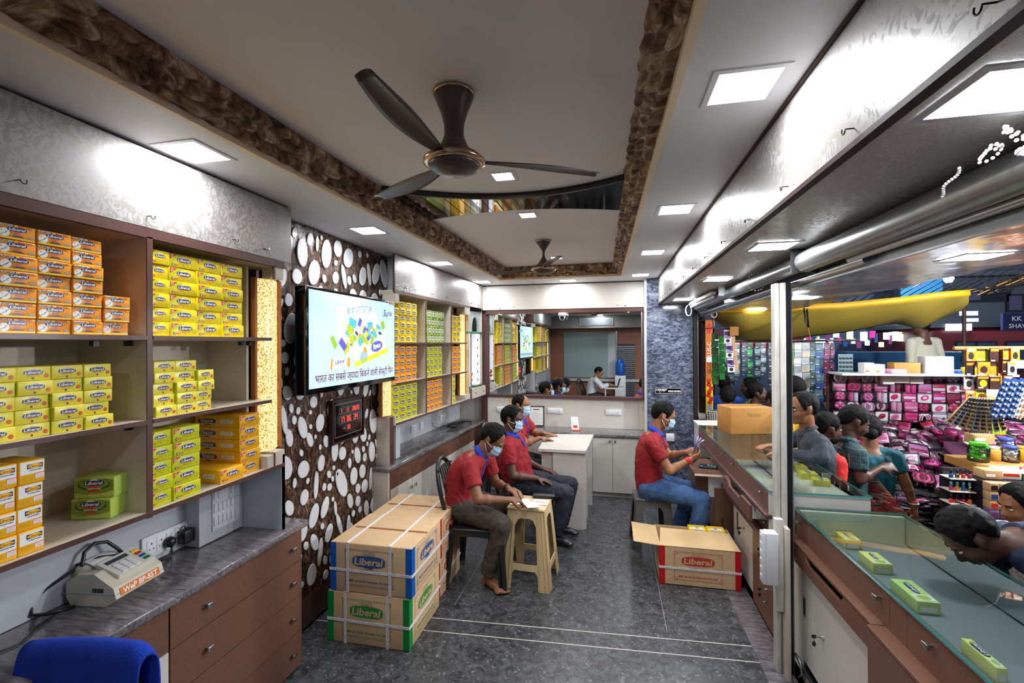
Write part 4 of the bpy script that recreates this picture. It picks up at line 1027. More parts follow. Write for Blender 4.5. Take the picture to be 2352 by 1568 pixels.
mb = MB()
for x in (-.955, .955): mb.box(x - .006, x + .006, -.006, .0, 1.13, 2.16, 'steel')
mb.box(-.96, .96, -.006, 0, 1.124, 1.134, 'steel'); mb.build('bevel_strip', mr)
for x, lab in ((-.80 - .585, 'small warm spot lamp at the left above the mirror'), (.80 - .585, 'small warm spot lamp at the right above the mirror')):
    t = empty('spot_lamp', (x, 5.672, 2.158), 0, lab, 'ceiling light', 'spot lamps above the mirror')
    mb = MB(); mb.lathe([(.030, 0), (.028, -.004), (.022, -.004)], (0, 0, 0), 'chrome', 18); mb.build('ring', t)
    mb = MB(); mb.lathe([(.022, -.001), (.0, -.006)], (0, 0, 0), 'spot_warm', 16); mb.build('lamp_lens', t)
dc = empty('dome_camera', (-.575, 5.60, 2.155), 0, 'white dome camera hanging above the middle of the mirror', 'security camera')
mb = MB(); mb.lathe([(.05, .0), (.05, -.03), (.042, -.045)], (0, 0, 0), 'white_plastic', 24); mb.build('mount', dc)
mb = MB(); mb.ell((0, -.01, -.055), (.038, .038, .038), 'white_plastic'); mb.build('camera_ball', dc)
mb = MB(); mb.lathe([(.024, -.047), (.022, -.052), (0, -.054)], (0, 0.005, -.058), 'black_gloss', 18, 'y'); mb.build('lens', dc)
mb = MB(); mb.box(-1.56, .40, 5.71, 5.765, .735, 1.10, 'white_laminate'); mb.box(-1.27, -1.12, 5.706, 5.71, .735, 1.095, 'cardboard_light'); mb.box(.33, .40, 5.69, 5.71, .735, 1.10, 'cream_laminate'); mb.box(-1.64, -1.56, 5.70, 5.77, .0, 2.2, 'brown_edge'); struct('trim_5', mb)
plate((-1.44, 5.708, .90), .17, .07, 'white socket plate at the left of the back wall', 2, 2, 0)
plate((-.78, 5.708, .90), .19, .07, 'white socket plate in the middle of the back wall', 2, 2, 0)
plate((-.065, 5.708, .90), .19, .07, 'white socket plate at the right of the back wall', 2, 2, 0)
bw = MB(); bw.box(-1.50, .40, 5.335, 5.765, .698, .735, 'back_granite', .005)
tag(bw.build('worktop'), 'grey stone worktop along the back wall under the mirror', 'worktop')
bc = empty('base_cabinet', (0, 0, 0), 0, 'white double-door base cabinet along the back wall', 'cabinet')
mb = MB(); mb.box(-1.45, .395, 5.375, 5.70, .06, .697, 'grey_laminate'); mb.box(-1.45, .395, 5.40, 5.70, .0, .06, 'cream_laminate'); mb.box(.36, .398, 5.35, 5.375, .0, .697, 'cream_laminate'); mb.build('body', bc)
xs = [-1.45, -1.06, -.63, -.21, .018, .36]
for i in range(5):
    x0, x1 = xs[i], xs[i + 1]
    mb = MB(); mb.box(x0 + .002, x1 - .002, 5.355, 5.375, .065, .690, 'white_laminate'); d_ = mb.build('door', bc)
    kx = x1 - .03 if i % 2 else x0 + .03
    knob(d_, kx, 5.355, .655, (0, -1), .016, 'key_metal', 'handle', .03)
qs = empty('payment_stand', (-.405, 5.50, .736), R(0), 'white and red payment card stand on the back worktop', 'stand')
mb = MB(); vs = [(-.055, -.0, 0), (.035, -.0, 0), (.015, .05, .155), (-.07, .05, .155)]
mb.add(vs + [(v[0], v[1] + .006, v[2]) for v in vs], [(0, 1, 2, 3), (7, 6, 5, 4), (0, 4, 5, 1), (1, 5, 6, 2), (2, 6, 7, 3), (3, 7, 4, 0)], 'white_plastic')
mb.fr(vs[0], Vector(vs[1]) - Vector(vs[0]), Vector(vs[3]) - Vector(vs[0])); mb.rect(.02, .03, .07, .06, 'print_red', .001); mb.rect(.02, .12, .07, .145, 'paper', .001); mb.build('stand_card', qs)
mb = MB(); mb.box(-.05, .06, -.03, .05, 0, .008, 'print_red', .003); mb.build('stand_foot', qs)
cf = empty('framed_certificate', (-1.02, 5.69, .742), 0, 'gold-framed certificate leaning on the back wall behind the men', 'picture frame')
mb = MB()
for a in ((0, .2, 0, .01), (0, .2, .24, .25), (0, .01, 0, .25), (.19, .2, 0, .25)): mb.box(a[0], a[1], -.008, .008, a[2], a[3], 'brass')
mb.build('frame', cf)
mb = MB(); mb.box(.01, .19, -.003, .005, .01, .24, 'paper'); mb.fr((0, -.0035, 0), (1, 0, 0), (0, 0, 1))
mb.rect(.06, .20, .14, .21, 'print_black')
for k in range(9): mb.rect(.03, .04 + k * .016, .17 - .02 * (k % 3), .042 + k * .016, 'print_grey')
mb.build('document', cf)

# granite pillar and its sign
mb = MB(); mb.box(.415, .918, 5.50, 5.9, 0, ZC, 'pillar_granite'); struct('wall_right', mb)
mb = MB(); mb.box(.392, .415, 5.52, 5.76, 0, ZC, 'soffit_paint'); struct('trim_6', mb)
sg = empty('thank_you_sign', (.497, 5.499, 1.193), 0, 'black name plate with white Bengali lettering on the granite pillar', 'sign')
mb = MB(); mb.box(0, .297, -.006, 0, 0, .074, 'black_gloss'); mb.fr((0, -.0062, 0), (1, 0, 0), (0, 0, 1)); frame_line(mb, .005, .005, .292, .069, .003, 'print_white')
mb.text('ধন্যবাদ', .075, .037, .12, 'print_white', .001, offset=.014, height=.042, res=3); mb.text('আবার আসেবন', .215, .034, .135, 'print_white', .001, height=.028, offset=.02); mb.build('sign_plate', sg)
plate((.62, 5.498, .65), .09, .09, 'white switch plate on the granite pillar beside the man with banknotes', 1, 1, 0)
mb = MB(); mb.box(.922, .962, 5.46, 5.52, 0, 2.2, 'black'); mb.box(.962, .968, 5.455, 5.47, 0, 2.2, 'steel'); tag(mb.build('shutter_channel'), 'black shutter guide channel beside the granite pillar', 'shutter')

# desk
dk = empty('office_desk', (-.45, 4.72, 0), 0, 'white laminate desk with a plain front panel in front of the standing-height cabinets', 'desk')
dk['label'] = 'white laminate desk with plain front panel beside the seated men'
mb = MB(); mb.prism([(-.69 + .45, 4.37 - 4.72), (-.235 + .45, 4.36 - 4.72), (-.19 + .45, 5.17 - 4.72), (-.70 + .45, 5.10 - 4.72)], .735, .762, 'white_laminate'); mb.build('desk_top', dk)
mb = MB(); mb.box(-.10, .19, -.33, -.31, 0, .734, 'white_laminate'); mb.box(-.215, -.10, -.30, -.28, .35, .734, 'white_laminate'); mb.build('front_panel', dk)
for y in (-.30, .0, .38):
    mb = MB(); mb.box(.17, .215 + .03 * (y > 0), y - .01, y + .01, 0, .734, 'white_laminate'); mb.build('side_panel', dk)
mb = MB(); mb.box(-.20, .17, .10, .12, 0, .734, 'black_plastic'); mb.box(.0, .17, -.30, .10, .3, .31, 'grey_laminate'); mb.build('inner_shelf', dk)
pp = empty('paper_stack', (-.60, 4.80, .763), R(20), 'stack of loose white papers on the desk corner', 'papers')
for k in range(5):
    mb = MB(); mb.X = Matrix.Rotation(R(rnd.uniform(-14, 14)), 4, 'Z'); mb.box(-.06, .06, -.045, .045, k * .003, k * .003 + .0025, 'paper'); mb.fr((0, 0, k * .003 + .0026), (1, 0, 0), (0, 1, 0))
    for j in range(4): mb.rect(-.045, -.03 + j * .016, .03, -.027 + j * .016, 'print_grey', .0004)
    mb.build('sheet', pp)

# ------------------------------------------------------------------ right loft and shutter
f = empty('loft_cabinet', (0, 0, 0), 0, 'long glossy patterned loft cabinet over the street counter', 'cabinet')
mb = MB(); mb.box(.565, 1.0, -.6, 5.5, 2.232, ZC - .002, 'underside_laminate'); mb.box(.540, .566, -.6, 5.5, 2.222, 2.236, 'dark_brown'); mb.build('body', f)
for k in range(6):
    y0, y1 = -.6 + k * 1.0167, -.6 + (k + 1) * 1.0167
    mb = MB(); mb.box(.545, .564, y0 + .0004, y1 - .0004, 2.236, ZC - .010, 'loft_laminate'); mb.build('door', f)
mb = MB(); mb.box(.535, .556, -.6, 5.5, ZC - .010, ZC - .002, 'dark_brown'); mb.build('top_trim', f)
for k in range(13): hook(f, .545, .783 + k * .392, 2.266, -1)
for y in (2.65, 3.0, 4.9): 
    mb = MB(); mb.box(.525, .545, y - .004, y + .004, 2.262, 2.268, 'steel'); mb.box(.523, .527, y - .004, y + .004, 2.235, 2.268, 'steel'); mb.build('handle', f)
mb = MB(); mb.box(1.0, 1.03, -.6, 5.5, 2.10, ZC, 'dark_brown'); struct('trim_7', mb)
rs = empty('roller_shutter', (0, 0, 0), 0, 'steel roller shutter barrel and pipes along the shop opening', 'shutter')
mb = MB(); mb.cyl((.915, .3, 2.165), (.915, 2.42, 2.165), .050, .050, 'galvanised', 20); mb.build('barrel', rs)
mb = MB(); mb.cyl((.915, 2.50, 2.165), (.915, 5.2, 2.165), .040, .040, 'galvanised', 20); mb.build('barrel', rs)
mb = MB(); mb.cyl((.955, .3, 2.115), (.955, 2.10, 2.115), .014, .014, 'steel', 12); mb.cyl((.97, 2.0, 2.10), (.97, 5.3, 2.10), .019, .019, 'steel', 12); mb.build('guide_pipe', rs)
mb = MB(); mb.box(.985, 1.0, .3, 5.4, 2.07, 2.20, 'galvanised'); mb.build('shutter_housing', rs)
for bx in ((.86, .99, 2.44, 2.455, 2.12, 2.231, 'black_plastic'), (.84, .885, 3.86, 3.875, 2.15, 2.231, 'white_plastic'), (.90, 1.0, 3.8, 3.95, 2.095, 2.12, 'white_plastic')): mb = MB(); mb.box(*bx); mb.build('bracket', rs)
tl = empty('tube_light', (0, 0, 0), 0, 'unlit white tube lamp fitting with looped cable near the granite pillar', 'tube light')
mb = MB(); mb.box(.83, .87, 4.1, 5.2, 2.185, 2.21, 'white_plastic'); mb.build('fitting', tl)
mb = MB(); mb.cyl((.85, 4.12, 2.165), (.85, 5.18, 2.165), .013, .013, 'paper', 12); mb.build('tube', tl)
mb = MB(); mb.tube([(.84, 5.2, 2.19)] + [(.83 + .03 * math.cos(a), 5.22 + .02 * math.sin(a * .5), 2.13 + .06 * math.sin(a)) for a in [k * .5 for k in range(3, 26)]], .004, 'white_plastic', 6); mb.build('cable_loop', tl)
def beads(mbx, pts, r, m):
    for p in pts: mbx.ell(p, (r, r, r), m, 6, 4)
for pts_, lab in (([(.80 + .03 * math.sin(k * .35), 1.20 - k * .0035, 2.195 - .02 * math.cos(k * .5) - .002 * (k % 9)) for k in range(46)], 'white bead chain tangled in loops over the shutter barrel, top right'),
                  ([(.81 + .035 * math.cos(k * .3), 1.06 + .035 * math.sin(k * .3), 2.15) for k in range(21)], 'white bead ring hanging at the right edge below the tangled chain'),
                  ([(.80 + .006 * math.sin(k * .6), 1.26 + k * .005, 2.185 - k * .0035) for k in range(14)], 'short loose end of white bead chain left of the tangle')):
    cc = MB(); beads(cc, pts_, .0042, 'strap_white'); tag(cc.build('bead_chain'), lab, 'chain')
cc = MB(); beads(cc, [(.90 + .05 * math.cos(k * .35), 3.12 + .012 * math.sin(k * 1.3), 2.16 + .055 * math.sin(k * .35)) for k in range(36)], .004, 'strap_white'); tag(cc.build('bead_chain'), 'white bead chain wound round the shutter barrel beside the white bracket', 'chain')
# awning
aw = MB(); n1, n2 = 10, 40; vs = []
for a in range(n1 + 1):
    for b in range(n2 + 1):
        x = 1.03 + a / n1 * (.82 + .22 * b / n2 + .03 * math.sin(b * 1.9)); y = -.5 + b / n2 * 6.95
        vs.append((x, y, 2.178 + .004 * math.sin(b * 1.1 + a) - .002 * a))
aw.add(vs, [(a * (n2 + 1) + b, (a + 1) * (n2 + 1) + b, (a + 1) * (n2 + 1) + b + 1, a * (n2 + 1) + b + 1) for a in range(n1) for b in range(n2)], 'flex_sheet', True)
aw.box(1.03, 1.9, -.5, 6.3, 2.195, 2.21, 'dark_brown')
tag(aw.build('awning'), 'shiny grey sheet awning over the street counter reflecting the pink goods', 'awning')

# posts
ps = empty('shutter_post', (0, 0, 0), 0, 'worn white post with black shutter channel between the two glass counters', 'post')
mb = MB(); mb.box(.868, .890, 2.70, 2.76, .0, 2.10, 'white_paint_worn', .003); mb.box(.894, .920, 2.69, 2.77, .0, 2.10, 'white_paint_worn', .003); mb.box(.888, .896, 2.73, 2.76, 0, 2.10, 'print_grey'); mb.build('white_rail', ps)
mb = MB(); mb.box(.922, .948, 2.70, 2.78, .0, 2.10, 'black'); mb.box(.948, .953, 2.70, 2.715, 0, 2.10, 'galvanised'); mb.build('black_channel', ps)
mb = MB(); mb.box(.85, .892, 2.665, 2.70, .35, .84, 'white_paint_worn', .003); mb.box(.894, .916, 2.64, 2.70, .0, .80, 'cream_laminate', .003); mb.build('backing_board', ps)
mb = MB(); mb.tube([(.955, 2.70, .12), (.965, 2.66, .10), (.965, 2.64, .05), (.955, 2.66, .02)], .008, 'galvanised', 6); mb.build('latch', ps)
db = empty('switch_box', (.79, 2.60, .515), 0, 'white plastic electrical box with side switches on the white post', 'switch box')
mb = MB(); mb.box(.0, .056, .0, .065, .0, .27, 'white_plastic', .004); mb.box(-.018, .0, .004, .06, .0, .268, 'white_plastic', .003); mb.build('box_body', db)
for k in range(6):
    mb = MB(); mb.box(-.022, -.018, .022, .044, .02 + k * .042, .045 + k * .042, 'white_plastic', .001); mb.build('switch', db)

# ------------------------------------------------------------------ display counters
def key(t, x, y, z, d=(-1, 0)):
    m = MB(); m.cyl((x, y, z), (x + d[0] * .012, y + d[1] * .012, z), .010, .009, 'chrome', 12); m.build('lock', t)
    m = MB(); m.cyl((x + d[0] * .012, y, z), (x + d[0] * .035, y, z), .003, .003, 'key_metal', 8); m.box(x + d[0] * .05, x + d[0] * .03, y - .002, y + .002, z - .008, z + .008, 'black_plastic', .001); m.ell((x + d[0] * .04, y, z - .035), (.009, .006, .014), 'black_plastic', 10, 6); m.tube([(x + d[0] * .04, y, z - .008), (x + d[0] * .04, y, z - .022)], .0015, 'key_metal', 6); m.build('key', t)
fc = empty('glass_counter', (0, 0, 0), 0, 'far glass-topped brown counter with white end panel where customers lean', 'counter')
mb = MB(); mb.box(1.0, 1.39, 2.89, 5.30, -.33, .56, 'brown_dark'); mb.box(.96, 1.385, 2.89, 5.30, .56, .60, 'ivory_light'); mb.box(.945, 1.0, 4.5, 5.3, 0, .56, 'brown_laminate'); mb.build('base', fc)
mb = MB(); mb.box(.99, 1.395, 2.868, 2.888, -.33, .918, 'white_laminate'); mb.box(.887, .99, 2.868, 2.888, .70, .918, 'white_laminate'); mb.build('end_panel', fc)
for k, (y0, y1) in enumerate(((2.89, 3.68), (3.682, 4.30), (4.302, 5.0))):
    mb = MB(); mb.box(.885, .90, y0, y1, .792, .917, 'brown_laminate'); d_ = mb.build('flap', fc)
    for y in {0: (2.98, 3.62), 1: (3.93,), 2: (4.76,)}[k]: knob(d_, .885, y, .885, (-1, 0), .022, h=.012)
mb = MB(); mb.box(.862, .90, 2.86, 5.0, .770, .792, 'brown_edge', .003); mb.box(.90, 1.0, 2.89, 5.0, .56, .60, 'brown_dark'); mb.build('ledge', fc)
def glass_pane(t, x0, x1, y0, y1, z0, z1, edge_sides, name='glass_pane'):
    m = MB()
    if z1 - z0 < .02:
        m.quad((x0, y0, z1), (x1, y0, z1), (x1, y1, z1), (x0, y1, z1), 'glass'); 
        m.quad((x0, y0, z0), (x0, y1, z0), (x0, y1, z1), (x0, y0, z1), 'glass_edge'); m.quad((x1, y0, z0), (x1, y0, z1), (x1, y1, z1), (x1, y1, z0), 'glass_edge')
        m.quad((x0, y0, z0), (x0, y0, z1), (x1, y0, z1), (x1, y0, z0), 'glass_edge'); m.quad((x0, y1, z0), (x1, y1, z0), (x1, y1, z1), (x0, y1, z1), 'glass_edge')
    else:
        m.quad((x0, y0, z0), (x0, y1, z0), (x0, y1, z1), (x0, y0, z1), 'glass')
    return m.build(name, t)
glass_pane(fc, .884, 1.402, 2.862, 5.0, .919, .930, 1)
glass_pane(fc, 1.396, 1.402, 2.89, 5.0, .60, .918, 0)
mb = MB(); mb.box(.885, 1.40, 5.001, 5.32, .912, .931, 'white_laminate'); mb.box(.89, 1.39, 5.01, 5.30, .60, .912, 'grey_laminate'); mb.build('end_board', fc)
for k, (x, y, w_, d_, c) in enumerate([(1.10, 4.66, .10, .12, 'lemon'), (1.12, 4.42, .13, .12, 'lemon'), (1.10, 4.22, .12, .10, 'lemon')]):
    b_ = empty('pin_box', (x, y, .601), R(5 * (k % 3)), 'pale yellow packet inside the far glass counter, %s' % ['farthest of three', 'middle of three', 'closest of three'][k], 'box', 'packets inside the far glass counter')
    m = MB(); m.box(-w_ / 2, w_ / 2, -d_ / 2, d_ / 2, 0, .05, c, .003); m.fr((0, 0, .051), (-0.0, 1, 0), (-1, 0, 0)); liberal(m, 0, 0, w_ * .7, h=.0008); m.build('carton_body', b_)
dcab = empty('drawer_cabinet', (0, 0, 0), 0, 'brown drawer column with keys below the far glass counter by the post', 'cabinet')
mb = MB(); mb.box(.962, 1.0, 2.895, 3.40, .02, .765, 'brown_dark'); mb.build('body', dcab)
for z0, z1 in ((.02, .27), (.273, .52), (.523, .765)):
    mb = MB(); mb.box(.944, .962, 2.897, 3.398, z0, z1, 'brown_laminate'); d_ = mb.build('drawer', dcab)
    knob(d_, .944, 3.10, z1 - .10, (-1, 0), .03, h=.014); key(d_, .944, 3.12, z1 - .035)
wd = empty('white_cupboard', (0, 0, 0), 0, 'white cupboard door with hanging key under the far glass counter', 'cupboard')
mb = MB(); mb.box(.975, 1.0, 3.402, 4.5, .02, .55, 'white_laminate'); mb.build('body', wd)
mb = MB(); mb.box(.955, .974, 3.41, 3.93, .05, .58, 'white_laminate'); d_ = mb.build('door', wd); key(d_, .955, 3.62, .42); m = MB(); m.box(.951, .956, 3.80, 3.83, .33, .47, 'key_metal'); m.build('handle', d_)
mb = MB(); mb.box(.82, .955, 3.955, 3.975, .02, .60, 'brown_dark'); d_ = mb.build('open_door', wd); m = MB(); m.box(.865, .88, 3.94, 3.955, .33, .36, 'black_plastic'); m.build('lock', d_)
dr = empty('open_drawer', (0, 0, 0), 0, 'brown drawer with notched front pulled out below the far counter ledge', 'drawer')
mb = MB(); mb.prism([(3.08, .672), (3.75, .672), (3.75, .768), (3.62, .768), (3.58, .735), (3.32, .735), (3.28, .768), (3.08, .768)], .838, .856, 'brown_laminate', 'x'); mb.build('drawer_front', dr)
mb = MB(); mb.box(.856, 1.0, 3.10, 3.115, .68, .755, 'white_laminate'); mb.box(.856, 1.0, 3.715, 3.73, .68, .755, 'white_laminate'); mb.box(.856, 1.0, 3.115, 3.715, .68, .688, 'black_plastic'); mb.build('drawer_tray', dr)
dr2 = empty('open_drawer', (0, 0, 0), 0, 'brown drawer pulled out under the writing shelf at the seated man\'s knees', 'drawer')
mb = MB(); mb.box(.70, .718, 4.12, 4.45, .49, .66, 'brown_laminate'); mb.build('drawer_front', dr2)
mb = MB(); mb.box(.718, 1.0, 4.12, 4.135, .50, .64, 'brown_laminate'); mb.box(.718, 1.0, 4.43, 4.445, .50, .64, 'white_laminate'); mb.box(.718, 1.0, 4.135, 4.43, .50, .508, 'white_laminate'); mb.box(.80, .95, 4.10, 4.118, .48, .66, 'white_plastic', .003); mb.build('drawer_tray', dr2)
ts = MB(); ts.prism([(.672, 3.985), (.935, 3.985), (.935, 4.52), (.80, 4.52), (.672, 4.20)], .686, .702, 'brown_laminate'); ts.prism([(.672, 3.983), (.935, 3.983), (.935, 3.985), (.672, 3.985)], .686, .702, 'cream_paint')
tag(ts.build('writing_shelf'), 'worn brown pull-out shelf carrying the calculator', 'shelf')
ca = empty('calculator', (.825, 4.21, .703), R(-12), 'black desk calculator on the pull-out shelf', 'calculator')
mb = MB(); mb.box(-.075, .075, -.055, .055, 0, .014, 'black_plastic', .004); mb.build('case', ca)
mb = MB(); mb.box(-.065, .02, .025, .047, .014, .016, 'screen_dark'); mb.build('display', ca)
for r_ in range(4):
    for c_ in range(5):
        mb = MB(); mb.box(-.065 + c_ * .026, -.047 + c_ * .026, -.046 + r_ * .017, -.035 + r_ * .017, .014, .018, 'tv_teal' if (r_ + c_) % 5 == 0 else 'screen_dark', .001); mb.build('key', ca)

nc = empty('glass_counter', (0, 0, 0), 0, 'near glass-topped brown counter with knobs in the bottom right corner', 'counter')
def cloth_grey(): mk('case_cloth', C('7d8388'), .85, noise_amt=.08, nscale=200)
cloth_grey(); mk('case_green', C('c3d0bc'), .5)
mb = MB(); mb.box(1.03, 1.53, .2, 2.84, -.33, .66, 'brown_dark'); mb.box(1.028, 1.525, .2, 2.815, .66, .70, 'case_cloth'); mb.box(1.0, 1.03, 2.71, 2.84, .0, .69, 'ivory_light'); mb.build('base', nc)
mb = MB(); mb.box(1.028, 1.528, 2.815, 2.84, .70, .842, 'case_green'); mb.box(1.01, 1.535, 2.838, 2.846, .68, .846, 'brown_edge'); mb.build('end_panel', nc)
for y0, y1, kk in ((1.96, 2.835, (2.765, 2.02)), (1.86, 1.958, ()), (.9, 1.858, (1.73, 1.1)), (.2, .898, ())):
    mb = MB(); mb.box(1.012, 1.028, y0, y1, .703, .842, 'brown_laminate'); d_ = mb.build('flap', nc)
    for y in kk: knob(d_, 1.012, y, .795, (-1, 0), .03, h=.018)
mb = MB(); mb.box(.968, 1.028, 1.995, 2.86, .686, .703, 'brown_laminate', .002); mb.box(.95, 1.028, .2, 1.99, .686, .703, 'brown_laminate', .002); mb.build('ledge', nc)
glass_pane(nc, 1.010, 1.536, .2, 2.845, .8435, .855, 1); glass_pane(nc, 1.530, 1.536, .2, 2.84, .70, .843, 0)
mb = MB(); mb.box(1.006, 1.012, .2, 2.845, .840, .8435, 'chrome'); mb.build('edge_strip', nc)
nd = empty('slot_drawer', (0, 0, 0), 0, 'wide brown drawer with a notched grip above the near white door', 'drawer')
mb = MB(); mb.prism([(2.0, .595), (2.80, .595), (2.80, .684), (2.60, .684), (2.565, .650), (2.24, .650), (2.21, .684), (2.0, .684)], .968, .984, 'brown_laminate', 'x'); mb.build('drawer_front', nd)
mb = MB(); mb.box(.984, 1.028, 2.0, 2.80, .598, .606, 'cardboard_old'); mb.box(1.02, 1.029, 2.0, 2.80, .606, .684, 'black'); mb.build('drawer_tray', nd)
nw = empty('white_cupboard', (0, 0, 0), 0, 'white sliding door with key and recessed grip under the near counter', 'cupboard')
mb = MB(); mb.box(.992, 1.005, 2.0, 2.71, .10, .592, 'white_laminate'); d_ = mb.build('door', nw); key(d_, .992, 2.46, .36)
m = MB(); m.box(.990, .993, 2.66, 2.69, .34, .44, 'key_metal'); m.box(.989, .991, 2.665, 2.685, .35, .43, 'black'); m.build('grip', d_)
mb = MB(); mb.box(.975, 1.03, 1.99, 2.72, .06, .075, 'steel'); mb.box(.985, 1.03, 1.99, 2.72, .0, .06, 'cream_laminate'); mb.build('track', nw)
nq = empty('drawer_cabinet', (0, 0, 0), 0, 'brown drawer stack with lock at the bottom right, below the near counter', 'cabinet')
mb = MB(); mb.box(.968, 1.029, .3, 1.985, .0, .684, 'brown_dark'); mb.build('body', nq)
for z0, z1 in ((.01, .225), (.229, .45), (.454, .683)):
    mb = MB(); mb.box(.950, .968, 1.1, 1.983, z0, z1, 'brown_laminate'); d_ = mb.build('drawer', nq); key(d_, .95, 1.72, z1 - .07); knob(d_, .95, 1.72, z1 - .13, (-1, 0), .03, h=.016)
mk('hazed_amber', C('f0d878'), .4); mk('hazed_lemon', C('eeec8c'), .4); mk('hazed_green', C('cfe890'), .4)  # box colours paled to paint in the reflection haze of the glass top
for k, (y0, y1, x, w_, kind, lab) in enumerate([(2.69, 2.80, 1.19, .075, 'hazed_amber', 'amber pin box in the near glass counter, farthest of the row'), (2.43, 2.56, 1.19, .08, 'hazed_lemon', 'lemon yellow pin box in the near glass counter, second of the row'), (2.11, 2.29, 1.185, .08, 'hazed_green', 'light green pin box in the near glass counter, third of the row'), (1.73, 1.88, 1.185, .03, 'hazed_lemon', 'yellow pin box in the near glass counter, closest to the camera')]):
    m = MB(); m.box(0, w_, 0, y1 - y0, 0, .05, kind, .002); m.fr((w_, 0, .0505), (0, 1, 0), (-1, 0, 0)); L_ = y1 - y0
    liberal(m, L_ * .6, w_ * .5, L_ * .45, h=.0008); m.rect(L_ * .04, w_ * .1, L_ * .3, w_ * .9, 'print_white', .0006); m.oval(L_ * .17, w_ * .5, L_ * .1, w_ * .3, 'green_light', .001)
    m.fr((0, 0, 0), (1, 0, 0), (0, 0, 1)); m.rect(w_ * .15, .008, w_ * .85, .03, 'print_white', .0008)
    o = m.build('pin_box'); o.location = (x, y0, .7005); tag(o, lab, 'box', 'boxes inside the near glass counter')

# ------------------------------------------------------------------ cartons
def carton(name, loc, w_, d_, h, col, label, group=None, tape=True, straps='xy', body='cardboard', sub='SAFETY PINS', extra=None, oname='carton', rz=0.0, closed=True):
    t = empty(oname, loc, rz, label, 'carton', group)
    ink = 'ink_' + col
    m = MB()
    if closed: m.box(0, w_, 0, d_, 0, h, body, .006)
    else:
        th = .006; m.box(0, w_, 0, d_, 0, th, body); m.box(0, w_, 0, th, 0, h, body); m.box(0, w_, d_ - th, d_, 0, h, body); m.box(0, th, th, d_ - th, 0, h, body); m.box(w_ - th, w_, th, d_ - th, 0, h, body)
    def face(o, u, W):
        m.fr(o, u, (0, 0, 1))
        a0, a1, b0, b1 = W * .18, W * .78, h * .14, h * .88
        if W < .49: a0, a1 = W * .16, W * .84
        frame_line(m, a0, b0, a1, b1, .0022, ink, .0008); frame_line(m, a0 + .008, b0 + .008, a1 - .008, b1 - .008, .001, ink, .0008)
        for x_, y_ in ((a0 + .012, b0 + .012), (a1 - .012, b0 + .012), (a0 + .012, b1 - .012), (a1 - .012, b1 - .012)): m.oval(x_, y_, .012, .012, ink, .0009, 0, 10); m.oval(x_, y_, .009, .009, body, .0012, 0, 10)
        cx = (a0 + a1) / 2; wd = (a1 - a0) * .62
        m.oval(cx, h * .80, wd * .20, h * .055, ink, .0010, 0, 16, .7); m.oval(cx, h * .80, wd * .19, h * .047, body, .0014, 0, 16, .7); m.text("SuVik's", cx, h * .80, wd * .28, ink, .0020, .2)
        m.oval(cx, h * .65, wd * .55, h * .115, ink, .0014, 0, 24, .6); m.text('Liberal', cx, h * .65, wd * .92, 'cardboard_light', .0022, .15, .024, h * .145, 3)
        if extra: m.text(extra, cx, h * .525, wd * .30, ink, .0014, 0, .02)
        m.text(sub, cx, h * .46, wd * .60, ink, .0014, 0, .03)
        m.text('Mfd. by: SuVik Overseas Pvt. Ltd.', cx, h * .24, wd * 1.3, ink, .0014, .1, .02)
        m.rect(a0 + .01, h * .36, a1 - .01, h * .363, ink)
        if col == 'red': m.oval(cx + wd * .62, h * .46, wd * .12, h * .05, ink, .0010, .15, 14); m.oval(cx + wd * .62, h * .46, wd * .11, h * .042, body, .0014, .15, 14)
    face((0, 0, 0), (1, 0, 0), w_); face((w_, 0, 0), (0, 1, 0), d_)
    m.build('carton_body', t)
    if tape:
        for x in (0, w_):
            s_ = 1 if x == 0 else -1
            m2 = MB(); m2.box(min(x - .001 * s_, x + .038 * s_), max(x - .001 * s_, x + .038 * s_), -.0012, .0, .004, h - .004, 'tape_' + col)
            m2.box(min(x - .0012 * s_, x), max(x - .0012 * s_, x), -.001, .045, .004, h - .004, 'tape_' + col); m2.build('corner_tape', t)
        m2 = MB(); m2.box(.03, w_ - .0, d_ / 2 - .012, d_ / 2 + .012, h, h + .0008, 'tape_brown'); m2.build('packing_tape', t) if closed else None
    e = .0016
    def strap_x(y):   # runs round front-top-back at x const
        pass
    m3 = MB()
    if 'v' in straps or 'xy' == straps:
        for x in (w_ * .22, w_ * .74):
            m3 = MB(); a, b = x - .008, x + .008
            m3.box(a, b, -.004, -e, 0, h + .003, 'strap_white'); m3.box(a, b, -.004, d_ + .004, h + .001, h + .0035, 'strap_white'); m3.box(a, b, d_ + e, d_ + .004, 0, h + .003, 'strap_white')
            m3.fr((a, -.0042, 0), (0, 0, 1), (-1, 0, 0))
            for k in range(5): m3.text('SuVik Overseas', h * (.1 + .2 * k), -.008, .045, 'tape_blue', .0006, 0, 0, None, 1)
            m3.build('packing_strap', t)
    zc = h * (.45 if straps != 'h2' else .42); m3 = MB(); a, b = zc - .008, zc + .008
    m3.box(-.004, w_ + .004, -.0055, -.004 + .001, a, b, 'strap_white'); m3.box(w_ + .002, w_ + .0045, -.004, d_ + .004, a, b, 'strap_white'); m3.box(-.0045, -.002, -.004, d_ + .004, a, b, 'strap_white')
    m3.fr((0, -.0056, zc), (1, 0, 0), (0, 0, 1))
    for k in range(6): m3.text('SuVik Overseas', w_ * (.08 + .17 * k), 0, .05, 'tape_blue', .0006, 0, 0, None, 1)
    m3.build('packing_strap', t)
    return t
carton('g', (-1.672, 2.452, 0), .525, .475, .303, 'green', 'strapped carton with green print and green edge tape on the floor below the blue one', 'strapped cartons by the pebble wall')
